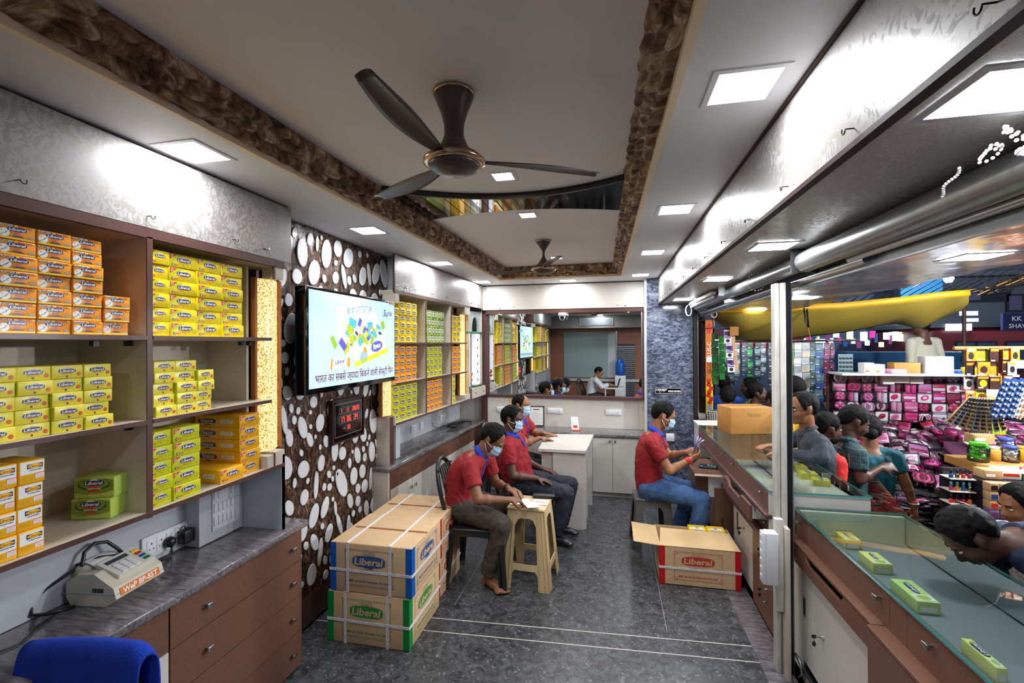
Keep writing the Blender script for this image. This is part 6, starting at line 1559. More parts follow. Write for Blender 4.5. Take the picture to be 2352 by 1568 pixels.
def person(label, J, shirt='polo_red', pants='trouser_navy', skin='skin', collar=None, look=(1, 0, 0), up=(0, 0, 1), vox=.0065, sleeves='short', hairm='hair', recede=0.0, bun=0, masked=None, eyes='down', glasses=False, belly=0.0, shoes=None, barefoot=False, group=None, handL=None, handR=None, wid=1.0, hs=1.0, skirt=None, beard=False, seed=0, legs=True, low=False, neckline=None):
    t = empty('person', (0, 0, 0), 0, label, 'person', group)
    g = {k: V(v) for k, v in J.items()}
    Mx = basis(look, up); c = g['head']
    side = (g['shR'] - g['shL']).normalized()
    P0, P2 = g['pelvis'], g['neck']; Pm = g.get('mid', (P0 + P2) / 2)
    P1 = Pm * 2 - (P0 + P2) / 2
    def sp(u): return P0 * (1 - u) ** 2 + P1 * 2 * u * (1 - u) + P2 * u * u
    def fwd(u):
        tg = (sp(min(1, u + .05)) - sp(u - .05)).normalized(); f_ = side.cross(tg) * -1; f_ = tg.cross(side) * -1
        return (side.cross(tg) * -1).normalized(), tg
    RW = [(-.10, .158, .112), (0, .165, .122), (.2, .158, .118 + belly * .6), (.4, .160, .116 + belly), (.62, .172, .118 + belly * .5), (.80, .178, .108), (.92, .150, .085), (1.0, .085, .065), (1.06, .058, .055)]
    def rings(k, lo, hi, ex=0.0):
        out = []
        for u, w_, d_ in RW:
            if u < lo or u > hi: continue
            f_, tg = fwd(max(0, min(1, u))); cc = sp(u) if u >= 0 else P0 + (P0 - sp(.05)).normalized() * (-u * (P2 - P0).length)
            cc = cc - f_ * (belly * .5 if .1 < u < .7 else 0)
            out.append((cc, side, f_, (w_ * wid) * k + ex, d_ * k + ex))
        return out
    # skin body: one continuous surface
    mb = MB(); loft_rings(mb, rings(.86, -.2, 1.1), skin)
    head(mb, c, Mx, skin, hs); cap(mb, c + Mx @ (V((0, -.022, -.045)) * hs), P2 + V((0, 0, .0)), .050 * hs, .056, skin)
    for sd in 'LR':
        sh, el, wr = g['sh' + sd], g['el' + sd], g['wr' + sd]
        cap(mb, P2 + (sh - P2) * .35 - V((0, 0, .02)), sh, .048, .047, skin)
        cap(mb, sh, el, .046, .037, skin); cap(mb, el, wr, .0385, .0245, skin); m_ = el + (wr - el) * .3; mb.ell(m_, (.041, .041, .041), skin, 12, 8)
        h = (handL if sd == 'L' else handR) or {}
        d = V(h.get('d', (wr - el))); hand(mb, wr, d, h.get('n', (0, 0, -1)), h.get('side', 1), h.get('curl', .45), skin, 1.0, h.get('spread', 1.0))
        if legs:
            hp, kn, an = P0 + side * (.085 if sd == 'R' else -.085), g['kn' + sd], g['an' + sd]
            cap(mb, hp, kn, .072, .050, skin); cap(mb, kn, an, .049, .034, skin)
            if not shoes: foot(mb, an, g['toe' + sd] - an if 'toe' + sd in g else Mx @ V((0, 1, 0)), skin, toes=barefoot)
    remesh(mb, 'body', t, vox, 2)
    # shirt
    mb = MB(); loft_rings(mb, rings(1.0, -.2, .97), shirt)
    for sd in 'LR':
        sh, el, wr = g['sh' + sd], g['el' + sd], g['wr' + sd]
        cap(mb, P2 + (sh - P2) * .30 - V((0, 0, .025)), sh, .060, .064, shirt)
        if sleeves == 'short':
            e_ = sh + (el - sh) * .62; mb.cyl(sh, e_, .064, .060, shirt, 16)
        else:
            cap(mb, sh, el, .062, .050, shirt); mb.cyl(el, el + (wr - el) * (.93 if sleeves == 'long' else .35), .050, .036, shirt, 14)
    s_ = remesh(mb, 'shirt' if not neckline else 'blouse', t, max(.009, vox * 1.2), 3, folds=.0075)
    if collar:
        f_, tg = fwd(.98); cc = P2 + tg * .012; mb = MB()
        pts = []
        for k in range(20):
            a = 2 * math.pi * k / 20; dn = -.022 * max(0, math.cos(a)); pts.append(cc + f_ * (.066 * math.cos(a)) + side * (.070 * math.sin(a)) + tg * (.018 + dn * 1.4))
        n_ = len(pts); vs = []
        for k, p in enumerate(pts):
            a = 2 * math.pi * k / 20; o_ = (f_ * math.cos(a) + side * math.sin(a)); vs += [tuple(p + tg * .016 - o_ * .006), tuple(p + o_ * .012 - tg * .022)]
        mb.add(vs, [(2 * k, 2 * ((k + 1) % n_), 2 * ((k + 1) % n_) + 1, 2 * k + 1) for k in range(n_)], collar, True)
        vs2 = [tuple(V(v)) for v in vs]
        pl = []
        for u in (.97, .90, .80, .70):
            f2, _ = fwd(u); w2 = [x for x in RW if x[0] >= u][0]; i_ = [j for j, x in enumerate(RW) if x[0] >= u][0]; a_, b_ = RW[i_ - 1], RW[i_]; q = (u - a_[0]) / (b_[0] - a_[0]); dd = a_[2] * (1 - q) + b_[2] * q
            pl.append(sp(u) + f2 * (dd + .006))
        for a_, b_ in zip(pl, pl[1:]): mb.add([tuple(a_ - side * .011), tuple(a_ + side * .011), tuple(b_ + side * .011), tuple(b_ - side * .011)], [(0, 1, 2, 3)], collar)
        o_ = mb.build('collar', t); sm = o_.modifiers.new('s', 'SOLIDIFY'); sm.thickness = .004
    if legs and not skirt:
        mb = MB(); rr = rings(1.0, -.2, .1, -.004)
        f_, tg = fwd(0); loft_rings(mb, [(P0 - tg * .10, side, f_, .135 * wid, .105), (P0 - tg * .04, side, f_, .160 * wid, .122), (P0 + tg * .05, side, f_, .160 * wid, .116)], pants)
        for sd in 'LR':
            hp, kn, an = P0 + side * (.085 if sd == 'R' else -.085), g['kn' + sd], g['an' + sd]
            cap(mb, hp, kn, .096, .072, pants); cap(mb, kn, kn + (an - kn) * .45, .072, .069, pants, ends=(1, 0)); mb.cyl(kn + (an - kn) * .44, kn + (an - kn) * .95, .068, .066, pants, 16)
        remesh(mb, 'trousers', t, max(.009, vox * 1.2), 3, folds=.0085)
        if shoes:
            for sd in 'LR':
                mb = MB(); foot(mb, g['an' + sd], g['toe' + sd] - g['an' + sd] if 'toe' + sd in g else Mx @ V((0, 1, 0)), shoes, toes=False); mb.ell(g['an' + sd] - V((0, 0, .02)), (.044, .044, .05), shoes); remesh(mb, 'shoe', t, .008, 2)
    if skirt:
        mb = MB(); n, seg = 18, 40; vs = []; f_, tg = fwd(0); top = P0 + tg * .14; zb = g['anL'].z - .08
        for i in range(n + 1):
            u = i / n; z = top.z + (zb - top.z) * u; wr_ = .150 + .09 * min(1, u * 2.2) + .02 * u; dr_ = .115 + .07 * u
            for k in range(seg):
                a = 2 * math.pi * k / seg; pl_ = 1 + .05 * u * math.sin(a * 9 + u * 2)
                vs.append((top.x + (P0.x - top.x) * min(1, u * 3) + wr_ * pl_ * math.cos(a), top.y + dr_ * pl_ * math.sin(a), z))
        mb.add(vs, [(i * seg + k, (i + 1) * seg + k, (i + 1) * seg + (k + 1) % seg, i * seg + (k + 1) % seg) for i in range(n) for k in range(seg)], skirt, True); mb.build('sari', t)
        mb = MB(); pts0 = []
        for i in range(13):
            u = i / 12; a = P0 + tg * .06 + side * (.15 * (1 - 0)) * 0; 
            q0 = (g['shL'] + side * .03 - V((0, 0, -.045))).lerp(P0 + side * .17 + tg * .02, u); b_ = math.sin(u * math.pi) * .05
            pts0.append((q0 - f_ * (.085 + b_), .05 + .09 * u))
        vs = []
        for p, w_ in pts0: vs += [tuple(p - side * w_ * .8), tuple(p + side * w_ * .5 - f_ * .01)]
        mb.add(vs, [(2 * i, 2 * i + 1, 2 * i + 3, 2 * i + 2) for i in range(12)], skirt, True); o_ = mb.build('sari_drape', t); q = o_.modifiers.new('s', 'SOLIDIFY'); q.thickness = .006
    hair_mesh(t, Mx, c, hairm, recede, bun, seed=seed, s=hs)
    if not low: face_parts(t, c, Mx, hs, eyes, glasses, hairm)
    if masked: mask(t, c, Mx, masked, hs)
    if beard:
        mb = MB(); mb.ell(c + Mx @ V((0, .030, -.070)), (.055, .058, .040), hairm, 18, 10, Mx); mb.build('beard', t)
    return t

P1p = person('person in a red polo and brown trousers, barefoot, bending to write on the cream stool', dict(
    pelvis=(-1.10, 3.37, .535), mid=(-1.115, 3.385, .74), neck=(-.985, 3.40, .925), head=(-.895, 3.405, 1.035), shR=(-1.025, 3.225, .865), shL=(-.985, 3.575, .855),
    elR=(-.93, 3.135, .665), wrR=(-.735, 3.225, .645), elL=(-.925, 3.625, .64), wrL=(-.79, 3.50, .640), knR=(-.775, 3.205, .475), knL=(-.77, 3.56, .47), anR=(-.885, 3.235, .078), anL=(-.87, 3.57, .078), toeR=(-.79, 3.17, .0), toeL=(-.75, 3.54, 0)),
    'polo_red', 'trouser_brown', 'skin', 'polo_blue', look=(.72, -.16, -.60), up=(.6, -.1, .75), barefoot=True, masked='mask_blue', recede=.35, belly=.015,
    handR=dict(d=(.72, .55, -.08), n=(.1, .3, -.9), side=-1, curl=.75), handL=dict(d=(.75, -.60, -.05), n=(0, 0, -1), side=1, curl=.5), seed=1)
mb = MB(); mb.cyl((-.655, 3.33, .612), (-.675, 3.27, .70), .0035, .0035, 'print_black', 8); mb.cyl((-.655, 3.33, .612), (-.653, 3.336, .602), .0035, .001, 'steel', 8); tag(mb.build('pen'), 'dark pen held by the writing man over the cream stool', 'pen')
mb = MB(); wv = (V((-.735, 3.225, .645)) - V((-.93, 3.135, .665))).normalized(); q0 = V((-.79, 3.50, .640)); wl = (q0 - V((-.925, 3.625, .64))).normalized(); ctr_ = q0 - wl * .022
a_ = wl.orthogonal().normalized(); b_ = wl.cross(a_); mb.tube([ctr_ + a_ * .028 * math.cos(k * .3927) + b_ * .028 * math.sin(k * .3927) for k in range(16)], .007, 'black', 6, True); mb.build('wrist_watch', P1p)
person('person in a red polo and navy trousers sitting back with hands on the lap', dict(
    pelvis=(-.80, 4.10, .52), mid=(-.865, 4.10, .73), neck=(-.905, 4.10, .935), head=(-.885, 4.095, 1.08), shR=(-.89, 3.915, .875), shL=(-.875, 4.285, .875),
    elR=(-.835, 3.87, .635), wrR=(-.645, 3.945, .60), elL=(-.80, 4.32, .64), wrL=(-.64, 4.26, .605), knR=(-.385, 4.0, .47), knL=(-.37, 4.25, .47), anR=(-.49, 4.02, .085), anL=(-.46, 4.24, .085), toeR=(-.38, 4.0, 0), toeL=(-.34, 4.24, 0)),
    'polo_red', 'trouser_navy', 'skin_dark', 'polo_blue', look=(.95, -.12, -.18), masked='mask_blue', belly=.045, shoes='black_plastic', eyes='open',
    handR=dict(d=(.93, .15, -.22), n=(.0, 0, -1), side=-1, curl=.28), handL=dict(d=(.93, -.10, -.22), n=(0, 0, -1), side=1, curl=.28), seed=2)
person('balding person in a red polo at the rear, forearm resting on the white desk', dict(
    pelvis=(-1.03, 4.87, .52), mid=(-1.0, 4.87, .74), neck=(-.965, 4.865, .955), head=(-.945, 4.86, 1.105), shR=(-.96, 4.69, .89), shL=(-.93, 5.04, .89),
    elR=(-.87, 4.64, .74), wrR=(-.735, 4.715, .79), elL=(-.82, 5.05, .76), wrL=(-.72, 4.96, .795), knR=(-.66, 4.77, .46), knL=(-.66, 4.98, .46), anR=(-.68, 4.77, .085), anL=(-.68, 4.98, .085), toeR=(-.5, 4.77, 0), toeL=(-.5, 4.98, 0)),
    'polo_red', 'trouser_navy', 'skin_mid', 'polo_blue', look=(.93, -.30, -.10), masked='mask_blue', recede=1.0, shoes='black_plastic', eyes='open', vox=.007,
    handR=dict(d=(.9, .2, -.08), n=(0, 0, -1), side=-1, curl=.2), handL=dict(d=(.85, -.3, -.05), n=(0, 0, -1), side=1, curl=.2), seed=3)
P4p = person('person in a red polo and jeans counting banknotes on a grey stool', dict(
    pelvis=(.335, 4.20, .525), mid=(.325, 4.20, .76), neck=(.385, 4.20, .995), head=(.455, 4.195, 1.135), shR=(.345, 4.02, .935), shL=(.385, 4.375, .93),
    elR=(.475, 3.955, .725), wrR=(.645, 4.045, .80), elL=(.53, 4.42, .735), wrL=(.66, 4.32, .80), knR=(.735, 4.04, .475), knL=(.69, 4.36, .46), anR=(.70, 4.05, .085), anL=(.60, 4.36, .085), toeR=(.82, 4.03, 0), toeL=(.75, 4.36, 0)),
    'polo_red', 'denim', 'skin_mid', 'polo_blue', look=(.90, -.06, -.36), masked='mask_blue', shoes='black_plastic', eyes='down',
    handR=dict(d=(.85, .45, .30), n=(-.2, .7, .5), side=-1, curl=.65), handL=dict(d=(.8, -.5, .30), n=(-.2, -.7, .5), side=1, curl=.65), seed=4)
mb = MB(); wv = (V((.645, 4.045, .80)) - V((.475, 3.955, .725))).normalized(); a_ = wv.orthogonal().normalized(); b_ = wv.cross(a_)
for k in range(5):
    cc_ = V((.645, 4.045, .80)) - wv * (.012 + .007 * k); mb.tube([cc_ + a_ * .029 * math.cos(j * .3927) + b_ * .029 * math.sin(j * .3927) for j in range(16)], .0035, 'print_red', 6, True)
mb.build('wrist_thread', P4p)
nt_ = empty('banknotes', (0, 0, 0), 0, 'fan of violet and white banknotes held by the man in jeans', 'banknotes')
mk('note_violet', C('a79ac6'), .6); mk('note_pale', C('d6d8ea'), .6)
for k in range(7):
    mb = MB(); a = R(20 + k * 12); b0 = V((.695, 4.15, .845)); ux = V((math.cos(a) * .7, -.2 + .05 * k, math.sin(a))).normalized(); uy = V((.15, .95, .1 * (k - 3))).normalized(); n_ = 6; vs = []
    for j in range(n_ + 1):
        f_ = j / n_; bend = .018 * math.sin(f_ * math.pi); p = b0 + ux * (f_ * .145 - .01) + V((0, 0, bend)) ; vs += [tuple(p - uy * .045), tuple(p + uy * .045)]
    mb.add(vs, [(2 * j, 2 * j + 2, 2 * j + 3, 2 * j + 1) for j in range(n_)], 'note_violet' if k % 2 else 'note_pale', True); mb.build('banknote', nt_)

G = -.33
def stander(label, hx, hy, hz, look, shirt, pants, skin, lean=(0, 0), **k):
    """standing person from the head position; the ground is the street"""
    L = V((look[0], look[1], 0)).normalized(); sd = V((L.y, -L.x, 0)); H = V((hx, hy, hz)); nk = H - L * .045 + V((-lean[0] * .15, -lean[1] * .15, -.145))
    ph = max(.35, (hz - G) * .535) + G; pl = V((hx - lean[0], hy - lean[1], ph)) - L * .05
    j = dict(head=H, neck=nk, pelvis=pl, mid=(pl + nk) / 2 - L * .0, shR=nk + sd * .175 - V((0, 0, .065)), shL=nk - sd * .175 - V((0, 0, .065)))
    for s_, q in (('R', 1), ('L', -1)):
        j['el' + s_] = j['sh' + s_] + sd * (.05 * q) - V((0, 0, .26)) - L * .03; j['wr' + s_] = j['el' + s_] + L * .09 - V((0, 0, .22))
        j['kn' + s_] = V((pl.x, pl.y, (ph + G) / 2)) + sd * (.10 * q) + L * .03; j['an' + s_] = V((pl.x, pl.y, G + .08)) + sd * (.11 * q); j['toe' + s_] = j['an' + s_] + L * .1
    j.update(k.pop('over', {}))
    return person(label, j, shirt, pants, skin, look=look if len(look) == 3 else (*look, 0), vox=k.pop('vox', .010), shoes='black_plastic', **k)
mk('shirt_charcoal', C('3c424c'), .8); mk('shirt_red_orange', C('d8281c'), .75); mk('blouse_teal', C('0d5f6c'), .7); mk('shirt_navy', C('1c2a48'), .8, noise_amt=.3, nscale=90)
mk('shirt_pattern', C('d8d0c4'), .8, col2=C('6a6460'), nscale=70); mk('shirt_beige', C('b9b5a2'), .8); mk('shirt_blue', C('1c4c9c'), .8); mk('shirt_green', C('8fa872'), .8); mk('shirt_grey', C('8d949c'), .8); mk('shirt_yellow', C('d9a414'), .8); mk('shirt_white', C('c9cdd6'), .8); mk('cloth_dark', C('15161c'), .8)
stander('customer in a charcoal shirt and spectacles leaning on the far glass counter', 1.405, 3.80, 1.275, (-.96, -.22, -.12), 'shirt_charcoal', 'cloth_dark', 'skin_mid', lean=(-.17, 0), sleeves='long', glasses=True, recede=.5, eyes='open', hairm='hair_grey', collar='shirt_charcoal',
        over=dict(elL=V((1.45, 3.58, .965)), wrL=V((1.28, 3.70, .965)), shL=V((1.46, 3.65, 1.055)), shR=V((1.50, 4.01, 1.05)), elR=V((1.44, 4.10, .97)), wrR=V((1.27, 3.97, .965)), neck=V((1.45, 3.83, 1.11))), handL=dict(d=(-.9, .3, -.05), n=(0, 0, -1), side=1, curl=.3), handR=dict(d=(-.9, -.3, -.05), n=(0, 0, -1), side=-1, curl=.3), seed=5, group='customers outside the counter')
stander('bearded person in an orange-red shirt between the bespectacled and the checked-shirt man', 1.61, 3.90, 1.115, (.97, .18, -.12), 'shirt_red_orange', 'cloth_dark', 'skin_dark', beard=True, eyes='open', seed=6, group='customers outside the counter', collar='shirt_red_orange')
stander('person in a dark green checked shirt looking down with raised hand', 1.82, 3.96, 1.165, (.86, -.05, -.42), 'check_cloth', 'cloth_dark', 'skin_dark', hairm='hair_grey', eyes='down', seed=7, group='customers outside the counter', collar='check_cloth',
        over=dict(elR=V((1.76, 3.76, .78)), wrR=V((1.92, 3.82, .86))), handR=dict(d=(.95, .1, .1), n=(0, .6, -.5), side=-1, curl=.8))
stander('woman in a teal blouse and red patterned sari seen from behind', 2.05, 4.22, 1.055, (.35, .93, -.1), 'blouse_teal', 'cloth_dark', 'skin', bun=1, hairm='hair', eyes='down', seed=8, skirt='sari_cloth', sleeves='short', group='customers outside the counter', wid=.92, neckline=True,
        over=dict(elR=V((2.24, 4.12, .69)), wrR=V((2.30, 4.12, .49)), elL=V((1.84, 4.22, .68)), wrL=V((1.88, 4.32, .50)), shR=V((2.19, 4.16, .865)), shL=V((1.88, 4.26, .875)), neck=V((2.04, 4.19, .925))), handR=dict(d=(.05, 0, -1), n=(-1, 0, 0), side=1, curl=.9))
mb = MB(); mb.lathe([(.030, -.006), (.036, 0), (.030, .006)], (2.296, 4.12, .525), 'paper', 20); mb.lathe([(.030, -.005), (.035, 0), (.030, .005)], (2.293, 4.12, .542), 'print_red', 20); tag(mb.build('bangle'), 'white and red bangles on the wrist of the woman in the sari', 'bangles')
hb = empty('handbag', (2.30, 4.12, .06), 0, 'beige cloth handbag hanging from the hand of the woman in the sari', 'bag')
mk('bag_beige', C('b39b80'), .8)
mb = MB(); mb.prism([(-.04, .28), (.06, .28), (.20, -.06), (-.10, -.06)], -.07, .07, 'bag_beige', 'y'); mb.build('bag_body', hb)
mb = MB(); mb.tube([(-.03, 0, .28), (-.04, 0, .34), (-.02, 0, .37), (.01, 0, .36), (.03, 0, .28)], .007, 'bag_beige', 6); mb.build('handle', hb)
stander('person with dark cropped hair in a navy shirt bending over the near glass counter', 1.52, 2.34, .935, (-.55, .10, -.83), 'shirt_navy', 'cloth_dark', 'skin_dark', eyes='down', seed=9, vox=.008, group='customers outside the counter', lean=(-.40, .10),
        over=dict(neck=V((1.635, 2.31, .925)), shR=V((1.74, 2.48, .90)), shL=V((1.71, 2.13, .90)), pelvis=V((2.05, 2.25, .66)), mid=V((1.86, 2.28, .86)), elR=V((1.72, 2.58, .68)), wrR=V((1.66, 2.50, .56)), elL=V((1.74, 2.0, .68)), wrL=V((1.66, 2.06, .56)), knR=V((2.0, 2.34, .12)), knL=V((2.0, 2.12, .12)), anR=V((2.02, 2.34, G + .08)), anL=V((2.02, 2.12, G + .08))))
stander('stall keeper in a white patterned shirt at the right edge before the cosmetics rack', 2.32, 3.20, .825, (-.95, -.05, -.3), 'shirt_pattern', 'cloth_dark', 'skin_mid', eyes='down', seed=10, group='people at the stalls',
        over=dict(pelvis=V((2.40, 3.15, .22)), mid=V((2.39, 3.16, .45)), knR=V((2.12, 3.28, .22)), knL=V((2.12, 3.05, .22)), anR=V((2.15, 3.28, G + .08)), anL=V((2.15, 3.05, G + .08)), elL=V((2.28, 3.0, .50)), wrL=V((2.17, 3.10, .66)), elR=V((2.30, 3.38, .50)), wrR=V((2.20, 3.36, .68))))
stander('person in a pale beige shirt standing high behind the pink goods, head under the tarpaulin', 3.99, 7.0, 1.98, (-.3, .95, -.1), 'shirt_beige', 'cloth_dark', 'skin_dark', seed=11, vox=.014, low=True, sleeves='long', group='people at the stalls',
        over=dict(pelvis=V((3.99, 7.0, 1.30)), knR=V((4.1, 7.0, .85)), knL=V((3.9, 7.0, .85)), anR=V((4.1, 7.0, .45)), anL=V((3.9, 7.0, .45))))
stander('small distant person in a white shirt beside the bus', 5.85, 9.0, 1.52, (-.9, .3, 0), 'shirt_white', 'cloth_dark', 'skin_dark', seed=12, vox=.018, low=True, group='people at the stalls')
for k, (lab, x, y, z, lk, sh, hm) in enumerate([
    ('dim person in a blue shirt in the left background of the street', 1.47, 6.5, 1.22, (.2, .95, 0), 'shirt_blue', 0), ('person in a striped shirt seen from behind, left of the brown carton', 1.31, 5.62, 1.15, (.1, .99, 0), 'stripe_cloth', 0),
    ('person in a pale green shirt behind the brown carton', 1.79, 6.55, 1.19, (-.9, .2, -.1), 'shirt_green', 0), ('dark-haired woman in profile above the brown carton', 1.725, 5.95, 1.16, (.9, -.2, 0), 'cloth_dark', 1),
    ('person in a grey shirt just left of the white post', 1.70, 5.30, 1.15, (-.2, .95, 0), 'shirt_grey', 0), ('person in a yellow shirt half hidden behind the bespectacled customer', 1.69, 4.80, 1.33, (-.6, .75, 0), 'shirt_yellow', 0)]):
    stander(lab, x, y, z, lk, sh, 'cloth_dark', 'skin_dark', seed=20 + k, vox=.013, low=True, bun=hm, group='people in the left background' if k < 5 else 'customers outside the counter')
# man at the laptop, seen in the mirror
person('person in a white shirt typing at the laptop, seen in the mirror', dict(
    pelvis=(-.72, .16, .52), mid=(-.71, .16, .74), neck=(-.62, .17, .955), head=(-.545, .18, 1.075), shR=(-.62, .0, .89), shL=(-.60, .35, .89), elR=(-.48, -.02, .74), wrR=(-.30, .08, .79), elL=(-.46, .38, .74), wrL=(-.30, .30, .79),
    knR=(-.34, .06, .47), knL=(-.34, .28, .47), anR=(-.36, .06, .085), anL=(-.36, .28, .085), toeR=(-.2, .06, 0), toeL=(-.2, .28, 0)), 'shirt_white', 'cloth_dark', 'skin_mid', look=(.9, .05, -.40), glasses=True, sleeves='long', shoes='black_plastic', vox=.009, seed=14,
    handR=dict(d=(.95, .1, -.1), n=(0, 0, -1), side=-1, curl=.4), handL=dict(d=(.95, -.1, -.1), n=(0, 0, -1), side=1, curl=.4))
# ------------------------------------------------------------------ street
ro = random.Random(99)
mb = MB(); mb.box(1.03, 16, -3, 24, G - .05, G, 'street_dark'); mb.box(.9, 1.03, -2.4, 6.0, G, .0, 'counter_granite'); mb.box(.0, 1.03, 5.95, 24, G - .05, G, 'street_dark'); tag(mb.build('ground'), kind='structure')
def cols_mat(prefix, lst, rough=.4, **k):
    out = []
    for i, c in enumerate(lst):
        mk(prefix + str(i), C(c), rough, **k); out.append(prefix + str(i))
    return out
PINK = cols_mat('pink', ['d8348c', 'e06aa4', 'c8dbe8', 'b01c34', 'e0a0c0', 'c21a6c', 'e8e0ea', '8a1a3a', 'd4548e', 'b878a8'], .4)
MIX = cols_mat('mixc', ['2f8a4a', '2a4a8a', 'c8b8a0', '30303a', '5a7a80', '7a3a6a', 'a0a8b0', '20383a', '8a9a50', '6a4a3a'], .4)
DK = cols_mat('dkc', ['16181c', '241c28', '2c3a44', '3a2028', '4a5058', '1c2a2c'], .35)
# neighbour's wall and its hangings
mb = MB(); mb.box(1.00, 1.20, 6.28, 6.6, G, 2.30, 'dark_brown'); mb.box(.0, 1.0, 6.3, 6.5, G, 2.6, 'dark_brown'); tag(mb.build('neighbour_wall'), 'dark brown wall end of the neighbouring shop beyond the granite pillar', 'wall')
mk('banner_orange', C('d8741c'), .5)
bn = MB(); bn.box(1.185, 1.27, 6.19, 6.20, .88, 2.07, 'banner_orange'); bn.fr((1.185, 6.189, .88), (1, 0, 0), (0, 0, 1))
bn.oval(.045, 1.08, .03, .07, 'print_red'); bn.text('PLUS-C', .042, .80, .22, 'print_white', .001, ang=R(90), offset=.01); bn.text('GLUC', .042, .58, .15, 'print_black', .001, ang=R(90), offset=.01)
bn.rect(0, .0, .085, .42, 'print_yellow', .0004); bn.rect(.008, .65, .075, .72, 'paper', .0008)
for k in range(7): bn.oval(.045 + .02 * math.sin(k * 2), .14 + .045 * k, .028, .03, 'print_red', .0008, k)
bn.rect(.01, .04, .07, .11, 'print_grey', .0010); tag(bn.build('banner'), 'narrow orange and yellow vertical banner beside the granite pillar', 'banner')
mb = MB(); mb.box(.97, 1.28, 6.22, 6.27, .80, .875, 'ivory'); tag(mb.build('ledge_box'), 'pale box lying behind the far counter below the orange banner', 'box')
cm = empty('bullet_camera', (1.15, 5.62, 2.10), R(8), 'white bullet camera with black lens under the awning by the pillar', 'security camera')
mb = MB(); mb.cyl((0, .08, .01), (0, -.06, -.0), .034, .036, 'white_plastic', 18); mb.build('camera_body', cm)
mb = MB(); mb.cyl((0, -.06, 0), (0, -.064, 0), .028, .028, 'black_gloss', 18); mb.build('lens', cm)
mb = MB(); mb.cyl((0, .05, .03), (0, .06, .08), .012, .02, 'white_plastic', 12); mb.build('mount', cm)
wf = empty('wire_coil', (1.02, 5.9, 2.10), 0, 'dark round wire coil under the awning beside the bullet camera', 'wire coil')
mb = MB()
for k in range(5): mb.tube([(.10 * math.cos(a) * (1 - k * .05), .02 * k, .055 * math.sin(a) + .003 * k) for a in [j * .35 for j in range(18)]], .006, 'black', 6, True)
mb.build('coil', wf)
def strip(x, y, z0, z1, w_, label, cs, group, nseg=None, rz=0, sway=0, name='sachet_strip', art=True):
    t = MB(); n = nseg or max(3, int((z1 - z0) / .085)); h = (z1 - z0) / n
    for k in range(n):
        z = z0 + k * h; dy = .012 * math.sin(k * 1.7); dx = sway * (1 - (k + .5) / n); c = cs[k % len(cs)]
        t.box(-w_ / 2 + dx, w_ / 2 + dx, dy, dy + .008, z - z0 + h * .04, z - z0 + h * .97, c)
        if art:
            t.fr((-w_ / 2 + dx, dy, z - z0), (1, 0, 0), (0, 0, 1)); t.rect(w_ * .08, h * .75, w_ * .92, h * .92, cs[(k + 1) % len(cs)], .001); t.oval(w_ * .5, h * .42, w_ * .30, h * .26, 'black' if 'print_white' in cs else cs[(k + 2) % len(cs)], .001, 0, 10)
            t.rect(w_ * .1, h * .08, w_ * .5, h * .16, 'print_white', .001)
    o = t.build(name); o.location = (x, y, z0); o.rotation_euler = (0, 0, rz)
    return tag(o, label, 'hanging goods', group)
mk('sachet_green', C('2c7a34'), .25); mk('sachet_purple', C('6a3a9a'), .3); mk('sachet_tan', C('c8a070'), .4); mk('sachet_orange', C('d87a1c'), .3); mk('sachet_brown', C('3a2018'), .3); mk('sachet_lime', C('a8c020'), .3)
strip(1.22, 5.82, 1.28, 1.90, .075, 'dark green sachet strip hanging right of the orange banner', ['green_dark', 'sachet_green'], 'sachet strips by the pillar', art=False)
strip(1.29, 5.78, 1.34, 1.86, .06, 'bright green sachet strip hanging beside the purple one', ['sachet_green'], 'sachet strips by the pillar', art=False)
strip(1.30, 5.60, 1.44, 1.93, .075, 'purple and white sachet strip with dark portraits beside the pillar', ['print_white', 'sachet_purple'], 'sachet strips by the pillar', 6, sway=.05)
strip(1.355, 5.62, 1.46, 1.93, .055, 'tan sachet strip beside the purple one', ['sachet_tan'], 'sachet strips by the pillar', 6, sway=.05, art=False)
mb = MB(); mb.box(1.33, 1.42, 5.58, 5.585, 1.86, 1.96, 'cardboard_old'); tag(mb.build('card_tag'), 'small brown card hanging above the purple sachet strip', 'card')
# rear hanging goods
rail = MB(); rail.cyl((1.3, 7.05, 1.80), (3.3, 7.05, 1.80), .012, .012, 'steel', 8); rail.cyl((1.9, 5.86, 1.80), (2.75, 5.86, 1.80), .010, .010, 'steel', 8); rail.cyl((1.10, 5.75, 1.945), (1.46, 5.58, 1.965), .006, .006, 'steel', 6); rail.cyl((2.3, 5.56, 1.80), (2.6, 5.56, 1.80), .006, .006, 'steel', 6); tag(rail.build('hanging_rail'), 'dark rails carrying the hanging card strips under the yellow tarpaulin', 'rail')
for k in range(16):
    x = 1.42 + k * .085; c = [['dkc%d' % (k % 6), 'mixc6'], ['dkc2', 'dkc4'], ['mixc7', 'mixc0'], ['dkc0', 'mixc4']][k % 4]
    strip(x, 7.0 - .05 * (k % 2), 1.18 + .07 * (k % 3), 1.78, .07, 'dark glossy card strip hanging in the row under the yellow tarpaulin', c, 'dark card strips under the tarpaulin', 7)
